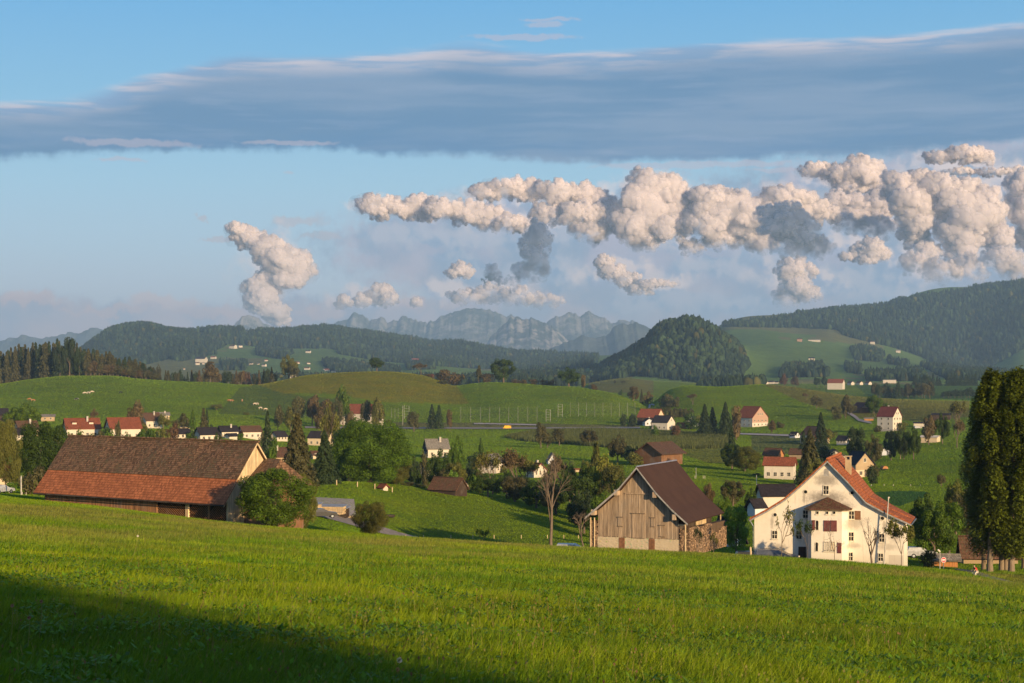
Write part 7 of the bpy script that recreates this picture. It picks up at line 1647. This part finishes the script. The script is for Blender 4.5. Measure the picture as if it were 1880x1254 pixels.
bare(1599, 946, 48, 160, 'bare tree with two upright limbs before the right part of the farmhouse', 52, 6, 0, 'o', r0=.032, spread=.45, h0=.3)
bare(1655, 955, 56, 158, 'leafy small tree at the right corner of the farmhouse', 61, 6, 7, 'o', r0=.018, spread=.6, h0=.35, name='fruit_tree')
bare(1280, 966, 20, 158, 'small dark twiggy bush in front of the long firewood stack', 71, 6, 3, 's', r0=.02, spread=.5, h0=.15, name='shrub')
bare(1310, 978, 18, 158, 'thin leafy shrub at the right end of the long firewood stack', 73, 5, 4, 'o', r0=.02, spread=.5, h0=.15, name='shrub')
bare(884, 972, 26, 200, 'young sapling alone on the meadow above the field edge', 75, 5, 6, 'g', r0=.02, spread=.6, h0=.2, name='sapling')

# ================================================================ posts and fences
def post(px, py_top, py_base, label, group, m='palewood', Y=None, r=.06, name='fence_post', cat='fence post', ymin=170):
    Y = Y or hit(px, py_base, ymin)
    if Y is None: return
    x = (px - 940) / F * Y; z = float(H(x, Y)); h = (HZ - py_top) / F * Y - z
    b = MB(); rnd = random.Random(int(px)); b.bar((0, 0, -.3), (rnd.uniform(-.04, .04), 0, h * .93), r, 7, r * .9); b.bar((rnd.uniform(-.04, .04), 0, h * .93), (0, 0, h), r * .9, 7, r * .3)
    o = b.build(name, MAT[m]); o.location = (x, Y, z); tag(o, label, cat, group)
for px in (745, 778, 828, 868, 907, 957, 1005, 1035, 1062): post(px, 982, 989, 'thin pale fence post along the foot of the mound meadow', 'fence posts along the foot of the mound', r=.07, ymin=240)
for px, py in ((618, 890), (656, 893), (688, 897), (720, 903)): post(px, py - 9, py + 1, 'wooden fence post on the mound crest under the great tree', 'fence posts under the great tree', r=.11, ymin=280)
for px, py in ((17, 906), (41, 908), (48, 909), (66, 905), (84, 906)): post(px, py - 5, py, 'short pale post in the pasture left of the long barn', 'short pasture posts', 'frame', r=.05, ymin=180)
post(39, 873, 903, 'grey pole between the shrub and the orange shed at the left', None, 'post', Y=255, r=.12, name='pole', cat='pole')
post(1653, 815, 843, 'wooden pole on the right pasture edge', None, 'oldwood', r=.14, name='utility_pole', cat='pole', ymin=300)
post(1389, 872, 884, 'pale post on the meadow behind the neighbour house', None, 'post', Y=420, r=.1, name='pole', cat='pole')
post(1378.5, 1004, 1026, 'pale wooden stake at the left corner of the farmhouse', None, 'palewood', Y=160, r=.11, name='stake', cat='post')
for i, px in enumerate((1480, 1560, 1600, 1623, 1640, 1672, 1690)): post(px, 889, 892.5, 'tiny white electric fence post on the right pasture', 'electric fence posts on the right pasture', 'white', r=.07, ymin=300)
post(1278, 858, 879, 'thin lamp pole on the meadow behind the weathered barn', None, 'post', r=.06, name='pole', cat='pole', ymin=300)
for px in (1276, 1291, 1294): post(px, 873, 879, 'short white post beside the thin lamp pole', 'short white posts by the lamp pole', 'white', r=.07, ymin=300)
MAT['galv'] = plain('galvanised_post', (.27, .26, .23))
def ball_fence(pxs, top, base, label_):
    for px in pxs:
        Y = hit(px, base, 600)
        if Y is None: continue
        x = (px - 940) / F * Y; z = float(H(x, Y)); b = MB(); b.bar((0, 0, -.3), (0, 0, (HZ - top) / F * Y - z), .10, 6, .08); o = b.build('fence_post', MAT['galv']); o.location = (x, Y, z); tag(o, label_, 'fence post', 'tall ball-stop fence posts')
ball_fence((846, 864, 882, 899, 917, 934, 951, 969, 986), 747, 775, 'tall thin post of the ball-stop fence beside the playing field')
ball_fence((1047, 1062, 1077, 1092, 1107, 1122, 1137, 1152, 1166), 739, 765, 'tall thin post of the ball-stop fence beside the playing field')
ball_fence((719, 725, 731), 749, 768, 'tall thin post of the ball-stop fence beside the playing field')
def net(px0, px1, top, base, label):
    Y0, Y1 = hit(px0, base, 600), hit(px1, base, 600); a, b_ = W(px0, base, Y0), W(px1, base, Y1); h = (base - top) / F * Y0; m = MB(); n = int((b_ - a).length / 1.1)
    for i in range(n + 1): p = a.lerp(b_, i / n); m.bar(p, p + Vector((0, 0, h)), .016, 3)
    for j in range(9): m.bar(a + Vector((0, 0, h * j / 8)), b_ + Vector((0, 0, h * j / 8)), .016, 3)
    tag(m.build('ball_net', MAT['galv']), label, 'net')
net(846, 986, 748, 774, 'long thin ball-stop net across the left half of the playing field'); net(1047, 1166, 740, 764, 'thin ball-stop net on the right side of the playing field')
def lattice(px0, px1, top, base, label):
    Y = hit(px0, base, 600); a = W(px0, base, Y); b_ = W(px1, base, Y); h = (base - top) / F * Y; r = empty('lattice_mast', a, 0, label, 'mast'); d = b_ - a
    for q in (Vector((0, 0, 0)), d): m = MB(); m.bar(q, q + Vector((0, 0, h)), .10, 5); m.build('upright', MAT['post'], r)
    m = MB()
    for i in range(1, 6): m.bar(Vector((0, 0, h * i / 5 - .1)), d + Vector((0, 0, h * i / 5 - .1)), .07, 4)
    m.build('rung', MAT['post'], r)
lattice(1002.5, 1010.5, 752, 775, 'left lattice mast in the middle of the ball-stop fence'); lattice(1024.5, 1032.5, 742, 766, 'taller right lattice mast of the ball-stop fence'); lattice(742, 751, 745, 770, 'lattice mast near the red farmhouse')
post(739.5, 744, 781, 'tall thin mast left of the lattice mast near the red farmhouse', None, 'post', r=.12, name='mast', cat='mast', ymin=600)

# ================================================================ vehicles
def car(px, Y, rot, label, L=4.5, paint_='carblue', van=False, estate=True, ground=None):
    x = (px - 940) / F * Y; z = float(H(x, Y)) if ground is None else ground; r = empty('car' if not van else 'van', (x, Y, z), R(rot), label, 'car' if not van else 'van'); w = .88; h = 1.45 if not van else 2.2; b = MB(); g = MB(); a = L / 2
    side = [(-a, .35), (-a, .95), (-a + .25, h if estate else 1.05)] + ([] if estate else [(-a + .9, h)]) + [(a - 2.1 if not van else a - 1.1, h), (a - 1.25 if not van else a - .6, .98), (a - .1, .80), (a, .45), (a, .35)]
    n = len(side); A = [(p[0], -w, p[1]) for p in side]; B_ = [(p[0], w, p[1]) for p in side]; inn = lambda P, s: [(p[0], p[1] - s * (.14 if p[2] > 1.0 else 0), p[2]) for p in P]
    A = inn(A, -1); B_ = inn(B_, 1); b.face(A); b.face(B_[::-1])
    for i in range(n): j = (i + 1) % n; b.face([A[j], A[i], B_[i], B_[j]])
    b.build('body', MAT[paint_], r)
    for s in (-1, 1):
        yy = s * (w - .05); g2 = [(-a + .32, yy, 1.02), (a - 1.45 if not van else a - .8, yy, 1.02), (a - 2.12 if not van else a - 1.15, s * (w - .125), h - .1), (-a + .42, s * (w - .125), h - .1)]; g.face(g2 if s < 0 else g2[::-1])
    g.face([(-a - .005 + .06, -.7, 1.02), (-a + .20, -.65, h - .1), (-a + .20, .65, h - .1), (-a + .055, .7, 1.02)]); xa = a - 1.27 if not van else a - .6
    g.face([(xa + .03, -.72, 1.03), (xa + .03, .72, 1.03), (xa - .78 if not van else xa - .43, .66, h - .06), (xa - .78 if not van else xa - .43, -.66, h - .06)]); g.build('glass', MAT['glass'], r)
    for sx in (-a + .85, a - .85):
        for s in (-1, 1): k = MB(); k.bar((sx, s * (w - .16), .32), (sx, s * (w + .01), .32), .32, 14); wh = k.build('wheel', MAT['tyre'], r); k = MB(); k.bar((sx, s * (w + .0), .32), (sx, s * (w + .02), .32), .18, 10); k.build('rim', MAT['metal'], wh)
    for s in (-1, 1): k = MB(); k.box(a - .12, a + .01, s * .62 - .16, s * .62 + .16, .62, .76); k.build('headlight', MAT['frame'], r)
MAT['carblue'] = plain('grey_blue_car_paint', (.09, .10, .125), .3, .5); MAT['cargrey'] = plain('silver_car_paint', (.30, .31, .33), .3, .5); MAT['yellow'] = plain('yellow_van_paint', (.80, .42, .01), .4, .4, 0, .04); MAT['tyre'] = plain('tyre_rubber', (.02, .02, .02)); MAT['blackcar'] = plain('black_car_paint', (.02, .02, .024), .3, .5)
_f = FH; _M = Matrix.Rotation(_f.r, 3, 'Z'); _q = Vector((_f.X0, _f.Y0, _f.z0)) + _M @ Vector((_f.t(1428, 1.8), -1.9, 0))
car(940 + _q.x / _q.y * F, _q.y, -18 + 2, 'dark estate car parked along the left front of the farmhouse', 4.6, 'carblue', ground=(HZ - 1009) / F * _q.y - 1.43)
car(1055, 176, -8, 'grey car whose roof shows above the grass left of the weathered barn', 4.3, 'cargrey', ground=(HZ - 998.5) / F * 176 - 1.45)
car(1690, 215, 5, 'silver car parked right behind the farmhouse', 4.2, 'cargrey', ground=(HZ - 1004) / F * 215 - 1.45)
car(1380, 205, 0, 'dark car behind the stake at the farmhouse corner', 4.2, 'blackcar', ground=(HZ - 1012) / F * 205 - 1.45)
car(591, 236, 15, 'dark pick-up parked on the upper edge of the gravel yard', 4.6, 'blackcar')
car(3, 262, 60, 'small dark car at the left edge under the orange shed', 4.2, 'cargrey')
car(931, hit(931, 787.5, 600), 180, 'bright yellow van driving on the valley road', 5.2, 'yellow', van=True)
car(1685, 900, 10, 'tiny silver car parked beside the four-storey house', 4.3, 'cargrey')

# ================================================================ timber yard beside the road
def timber(px, py, w, d, h, rot, label, m, cov=None, Y=None):
    Y = Y or hit(px, py, 185, 330) or 240; x = (px - 940) / F * Y; z = float(H(x, Y)); r = empty('timber_stack', (x, Y, z), R(rot), label, 'timber stack'); b = MB(); rnd = random.Random(int(px)); zz = .15
    for s in (-.35, .35): b.box(w * s - .1, w * s + .1, -d / 2, d / 2, 0, .15, 0, .5)
    while zz < h:
        y = -d / 2
        while y < d / 2: b.box(-w / 2 + rnd.uniform(-.12, .12), w / 2 + rnd.uniform(-.12, .12), y, y + .17, zz, zz + .06, 0, rnd.uniform(.6, 1.3)); y += .19
        zz += .075
    b.build('boards', MAT[m], r)
    if cov: c = MB(); c.slab((-w / 2 - .3, -d / 2 - .3, h + .12), (w / 2 + .3, -d / 2 - .3, h + .12), (w / 2 + .3, d / 2 + .3, h + .32), (-w / 2 - .3, d / 2 + .3, h + .32), .07); c.build('cover', MAT[cov], r)
MAT['bluecover'] = plain('blue_grey_sheet', (.27, .28, .30), .6, .2)
timber(570, 934, 3.2, 1.4, .7, -5, 'board stack under a blue-grey sheet close to the large barn bush', 'palewood', 'bluecover')
timber(586, 933, 1.6, 1.2, .5, 10, 'small uncovered pile of fresh boards on the yard', 'palewood')
timber(612, 945, 3.6, 1.6, 1.3, -12, 'long timber stack under a grey sheet in front of the gravel yard', 'palewood', 'bluecover')
timber(630, 951, 1.5, 1.5, 1.5, -12, 'dark wrapped timber block at the right end of the long stack', 'darkwood', 'bluecover')
timber(646, 953, 2.6, 1.2, .5, -10, 'low pile of light planks left of the round olive bush', 'palewood')
timber(716, 950, 1.6, 1.0, .5, -10, 'small dark heap at the right side of the round olive bush', 'darkwood')
# tent-like orange roof between the trees
B('small orange tent roof peeping out under the great tree', 704, 18, 889, Y=398, rot=40, ratio=1.2, pitch=.8, wall='white', roof='rred', chim=False, win=False, name='tent', cat='tent')
def hay():
    Y = hit(1623, 863, 300) or 500; x = (1623 - 940) / F * Y; z = float(H(x, Y)); r = empty('trailer', (x, Y, z), R(15), 'small orange covered trailer on the right pasture below the slope houses', 'trailer')
    b = MB(); n = 10
    for i in range(n):
        a0, a1 = math.pi * i / n, math.pi * (i + 1) / n; b.face([(math.cos(a0) * 1.0, -1.1, .5 + math.sin(a0) * .9), (math.cos(a1) * 1.0, -1.1, .5 + math.sin(a1) * .9), (math.cos(a1) * 1.0, 1.1, .5 + math.sin(a1) * .9), (math.cos(a0) * 1.0, 1.1, .5 + math.sin(a0) * .9)])
    b.face([(math.cos(math.pi * i / n), -1.1, .5 + math.sin(math.pi * i / n) * .9) for i in range(n + 1)]); b.face([(math.cos(math.pi * i / n), 1.1, .5 + math.sin(math.pi * i / n) * .9) for i in range(n + 1)][::-1]); b.build('cover', MAT['orange'], r)
    b = MB(); b.box(-1.6, 1.0, -1, 1, .35, .5); b.build('bed', MAT['darkwood'], r)
    for s in (-1, 1): b = MB(); b.bar((-.3, s * 1.0, .3), (-.3, s * 1.15, .3), .3, 12); b.build('wheel', MAT['tyre'], r)
hay()

# ================================================================ no entry sign and lamp
def sign():
    Y = 178; x = (1732.5 - 940) / F * Y; z = float(H(x, Y)); s = Y / F; zt = (HZ - 1018) / F * Y - z; zc = (HZ - 1028) / F * Y - z
    r = empty('no_entry_sign', (x, Y, z), R(15), 'round red no entry sign with a white bar beside the low shed', 'road sign')
    b = MB(); b.bar((0, .04, -.5), (0, .04, zc + .3), .05, 8); b.build('post', MAT['metal'], r); n = 24
    b = MB(); b.bar((0, .02, zc), (0, -.005, zc), .27, n); d = b.build('disc', MAT['signred'], r); b = MB(); b.box(-.19, .19, -.016, -.007, zc - .05, zc + .05); b.build('white_bar', MAT['signwhite'], d)
    b = MB(); b.face([(.30 * math.cos(i * 6.2832 / n), -.003, zc + .30 * math.sin(i * 6.2832 / n)) for i in range(n)]); b.build('rim', MAT['signwhite'], d)
    l = empty('street_lamp', (x - .1, Y + 1.2, z), 0, 'thin street lamp with a short head above the no entry sign', 'street lamp'); zt = (HZ - 1011.5) / F * Y - z
    b = MB(); b.bar((0, 0, -.5), (0, 0, zt - .2), .055, 8, .045); b.build('pole', MAT['post'], l); b = MB(); b.bar((.02, 0, zt - .25), (-.22, 0, zt), .09, 8, .12); b.bar((-.22, 0, zt), (-.30, 0, zt - .02), .12, 8, .05); b.build('lamp_head', MAT['frame'], l)
MAT['signred'] = plain('sign_red', (.62, .015, .015), .4, .4, 0, .03); MAT['signwhite'] = plain('sign_white', (.85, .85, .85), .4, .4, 0, .03)
sign()

# ================================================================ people and animals
def skin_body(name, verts, edges, radii, m, parent, colors=None, sub=1, root=0):
    me = bpy.data.meshes.new(name); me.from_pydata([tuple(v) for v in verts], edges, []); me.update(); o = link(name, me, parent); me.materials.append(m)
    md = o.modifiers.new('skin', 'SKIN')
    for i, r in enumerate(radii): me.skin_vertices[0].data[i].radius = (r, r) if not isinstance(r, tuple) else r
    me.skin_vertices[0].data[root].use_root = True
    md.use_smooth_shade = True; s = o.modifiers.new('sub', 'SUBSURF'); s.levels = s.render_levels = sub
    dg = bpy.context.evaluated_depsgraph_get(); dg.update(); ev = o.evaluated_get(dg); nm = bpy.data.meshes.new_from_object(ev); o.modifiers.clear(); o.data = nm; nm.name = name
    if not nm.materials: nm.materials.append(m)
    return o
def cow_mat(name, c1, c2, k):
    def f(N):
        p = N.n.new('ShaderNodeTexCoord').outputs['Object']; n = N.noise(p, 1.3, 2, .4); N.put(N.b.inputs['Base Color'], N.mix(N.step(n, k - .02, k + .02), (*c1, 1), (*c2, 1)))
    return mat(name, f)
COWM = {'w': cow_mat('pale_cow_hide', (.62, .52, .42), (.55, .32, .18), .60), 'b': cow_mat('black_white_hide', (.03, .028, .026), (.6, .56, .5), .52), 'k': cow_mat('black_hide', (.02, .02, .02), (.04, .035, .03), .6), 'r': cow_mat('brown_hide', (.36, .15, .07), (.6, .52, .42), .60)}
def cow_mesh():
    v = [(0, 0, 1.10), (.45, 0, 1.12), (.80, 0, 1.18), (1.10, 0, 1.05), (1.35, 0, .75), (1.52, 0, .48), (-.45, 0, 1.10), (-.80, 0, 1.15), (-.98, 0, 1.0), (-1.02, 0, .55)]; e = [(0, 1), (1, 2), (2, 3), (3, 4), (4, 5), (0, 6), (6, 7), (7, 8), (8, 9)]; r = [.36, .35, .28, .17, .14, .085, .36, .30, .04, .03]
    for s in (-1, 1):
        for x, top, back in ((.62, 1, 0), (-.72, 7, 1)):
            k = len(v); v += [(x, s * .22, .82), (x + (-.06 if back else .02), s * .22, .48), (x + (.0 if back else 0), s * .22, .05)]; e += [(2 if not back else 7, k), (k, k + 1), (k + 1, k + 2)]; r += [.13, .075, .06]
        k = len(v); v += [(1.30, s * .13, .92), (1.28, s * .24, .98)]; e += [(4, k), (k, k + 1)]; r += [.04, .03]
    return v, e, r
COWMESH = None
def cow(px, base, face, hide, label, graze=True):
    global COWMESH
    Y = hit(px, base, 700) or 1150; x = (px - 940) / F * Y; z = float(H(x, Y)) + .15; root = empty('cow', (x, Y, z), R(face), label, 'cow'); root.scale = (1.25,) * 3
    if COWMESH is None: v, e, r = cow_mesh(); o = skin_body('body', v, e, r, COWM['w'], root, sub=1); COWMESH = o.data
    else: o = link('body', COWMESH, root)
    o.material_slots[0].link = 'OBJECT'; o.material_slots[0].material = COWM[hide]
for a in ((54.5, 736, 200, 'r', 'brown cow at the left of a pair on the lower left pasture'), (60.5, 738, 10, 'r', 'brown cow at the right of a pair on the lower left pasture'), (141.5, 736, 185, 'b', 'black and white cow grazing below the pale trio'), (156, 724.5, 200, 'w', 'leftmost cow of the pale trio on the left pasture'), (162.5, 724, 160, 'w', 'middle cow of the pale trio on the left pasture'), (168.5, 722.5, 20, 'w', 'rightmost cow of the pale trio on the left pasture'),
          (221.5, 723.5, 30, 'k', 'black cow alone on the left pasture'), (421, 738, 190, 'r', 'brown cow right of the small round pasture tree'), (425, 738.5, 10, 'r', 'second brown cow right of the small round pasture tree'), (444.5, 738, 90, 'r', 'brown cow seen from behind on the middle pasture'), (467.5, 744.5, 30, 'w', 'pale cow above the brown shrub row'), (472.5, 744, 150, 'w', 'pale cow just right of the one above the brown shrub row'), (478.5, 752, 170, 'w', 'pale cow lower on the slope near the orchard'), (487, 754, 20, 'w', 'rightmost pale cow near the orchard')): cow(*a)
def cyclist():
    px = 1790.5; Y = hit(px, 1058, 95, 260) or 150; x = (px - 940) / F * Y; z = float(H(x, Y)) - .32
    MAT['skin'] = plain('skin', (.50, .30, .20), .6, .3, 0, .05); MAT['redcloth'] = plain('red_shirt', (.62, .03, .04), .8, .2, 0, .06); MAT['palecloth'] = plain('pale_trousers', (.58, .52, .42), .8, .2, 0, .06); MAT['hair'] = plain('dark_hair', (.02, .014, .01), .7)
    S = .82
    b = empty('bicycle', (x, Y, z), R(25), 'small bicycle ridden along the path at the right', 'bicycle'); b.scale = (S,) * 3
    def ring(name, cx, rr):
        m = MB(); n = 20
        for i in range(n): a0, a1 = i * 6.2832 / n, (i + 1) * 6.2832 / n; m.bar((cx + rr * math.cos(a0), 0, rr + rr * math.sin(a0)), (cx + rr * math.cos(a1), 0, rr + rr * math.sin(a1)), .02, 5)
        for i in range(6): a0 = i * math.pi / 6; m.bar((cx - rr * math.cos(a0), 0, rr - rr * math.sin(a0)), (cx + rr * math.cos(a0), 0, rr + rr * math.sin(a0)), .004, 3)
        m.build(name, MAT['tyre'], b)
    ring('wheel', -.52, .33); ring('wheel', .50, .33); m = MB()
    for p, q in (((-.42, 0, .85), (.08, 0, .30)), ((.08, 0, .30), (.24, 0, .82)), ((-.42, 0, .80), (.22, 0, .76)), ((.50, 0, .33), (.08, 0, .30)), ((.50, 0, .33), (.22, 0, .76)), ((-.52, 0, .33), (-.42, 0, .88))): m.bar(p, q, .018, 6)
    m.build('frame', MAT['metal'], b); m = MB(); m.bar((-.42, -.25, .95), (-.42, .25, .95), .014, 6); m.bar((-.42, 0, .86), (-.42, 0, .95), .014, 6); m.build('handlebar', MAT['metal'], b); m = MB(); m.box(.13, .36, -.06, .06, .84, .89); m.build('saddle', MAT['tyre'], b)
    p = empty('person', (x, Y, z), R(25), 'small person in a red shirt and pale trousers riding a bicycle on the path', 'person'); p.scale = (S,) * 3
    v = [(.22, 0, .95), (.10, 0, 1.15), (-.04, 0, 1.34), (-.10, 0, 1.43), (-.16, 0, 1.52), (-.18, 0, 1.64)]; e = [(0, 1), (1, 2), (2, 3), (3, 4), (4, 5)]; r = [.13, .125, .135, .05, .085, .08]
    for s in (-1, 1):
        k = len(v); v += [(-.05, s * .17, 1.33), (-.20, s * .22, 1.13), (-.38, s * .20, .99)]; e += [(2, k), (k, k + 1), (k + 1, k + 2)]; r += [.055, .042, .032]
        k = len(v); zk = .70 if s < 0 else .62; v += [(.20, s * .09, .90), (-.14, s * .10, zk), (.04, s * .10, .28 if s < 0 else .18), (-.08, s * .10, .22 if s < 0 else .13)]; e += [(0, k), (k, k + 1), (k + 1, k + 2), (k + 2, k + 3)]; r += [.085, .062, .042, .035]
    skin_body('body', v, e, r, MAT['skin'], p, sub=2)
    skin_body('shirt', [(.20, 0, .98), (.10, 0, 1.15), (-.04, 0, 1.33), (-.08, 0, 1.40), (-.05, .17, 1.33), (-.14, .205, 1.22), (-.05, -.17, 1.33), (-.14, -.205, 1.22)], [(0, 1), (1, 2), (2, 3), (2, 4), (4, 5), (2, 6), (6, 7)], [.15, .15, .155, .075, .075, .065, .075, .065], MAT['redcloth'], p, sub=1)
    skin_body('trousers', [(.23, 0, .93), (.20, .09, .90), (-.14, .10, .62), (.02, .10, .26), (.20, -.09, .90), (-.14, -.10, .70), (.02, -.10, .34)], [(0, 1), (1, 2), (2, 3), (0, 4), (4, 5), (5, 6)], [.15, .105, .08, .062, .105, .08, .062], MAT['palecloth'], p, sub=1)
    skin_body('hair', [(-.15, 0, 1.66), (-.13, 0, 1.60)], [(0, 1)], [.088, .080], MAT['hair'], p, sub=1)
    m = MB(); m.bar((-.25, 0, 1.60), (-.28, 0, 1.585), .018, 6, .012); m.build('nose', MAT['skin'], p)
cyclist()

# every house stands in its garden: a few bushes and small trees close to the walls
_gr = random.Random(5)
for (px, Y, Wm, lb) in list(GARDENS):
    for side, word in ((-1, 'left'), (1, 'right')):
        if _gr.random() < .2: continue
        k = _gr.choice(('bush', 'bush', 'round')); hh = _gr.uniform(2.2, 5.5) if k == 'bush' else _gr.uniform(5, 8); ww = hh * _gr.uniform(.8, 1.3) if k != 'tall' else hh * .5
        Y2 = Y + _gr.uniform(-1.2, .5) * Wm; p2 = px + side * Wm * _gr.uniform(.45, .8) / Y * F; z = float(H((p2 - 940) / F * Y2, Y2)); T(k, p2, HZ - (z + hh) / Y2 * F, ww / Y2 * F, Y=Y2, tint=_gr.choice(('g', 'd', 's', 'o', 'sb')), label=('garden bush' if k == 'bush' else 'small garden tree') + ' on the ' + word + ' of the ' + ' '.join(lb.split()[:7]))

# copies of one kind are told apart by their place in the row, counted from the left
_ORD = 'first second third fourth fifth sixth seventh eighth ninth tenth eleventh twelfth thirteenth fourteenth fifteenth sixteenth seventeenth eighteenth nineteenth twentieth'.split()
def _ordinal(i):
    if i < 20: return _ORD[i]
    t = ('twenty', 'thirty', 'forty', 'fifty', 'sixty', 'seventy', 'eighty', 'ninety')[(i + 1) // 10 - 2]; return t + '-' + _ORD[(i + 1) % 10 - 1] if (i + 1) % 10 else t[:-1] + 'ieth'
_by = {}
for o in COL.objects:
    if o.parent is None and 'group' in o and 'label' in o: _by.setdefault((o['group'], o['label']), []).append(o)
for (g, l), os_ in _by.items():
    if 1 < len(os_) <= 98:
        os_.sort(key=lambda o: o.location.x / max(o.location.y, 1))
        for i, o in enumerate(os_): o['label'] = _ordinal(i) + ' from the left: ' + l
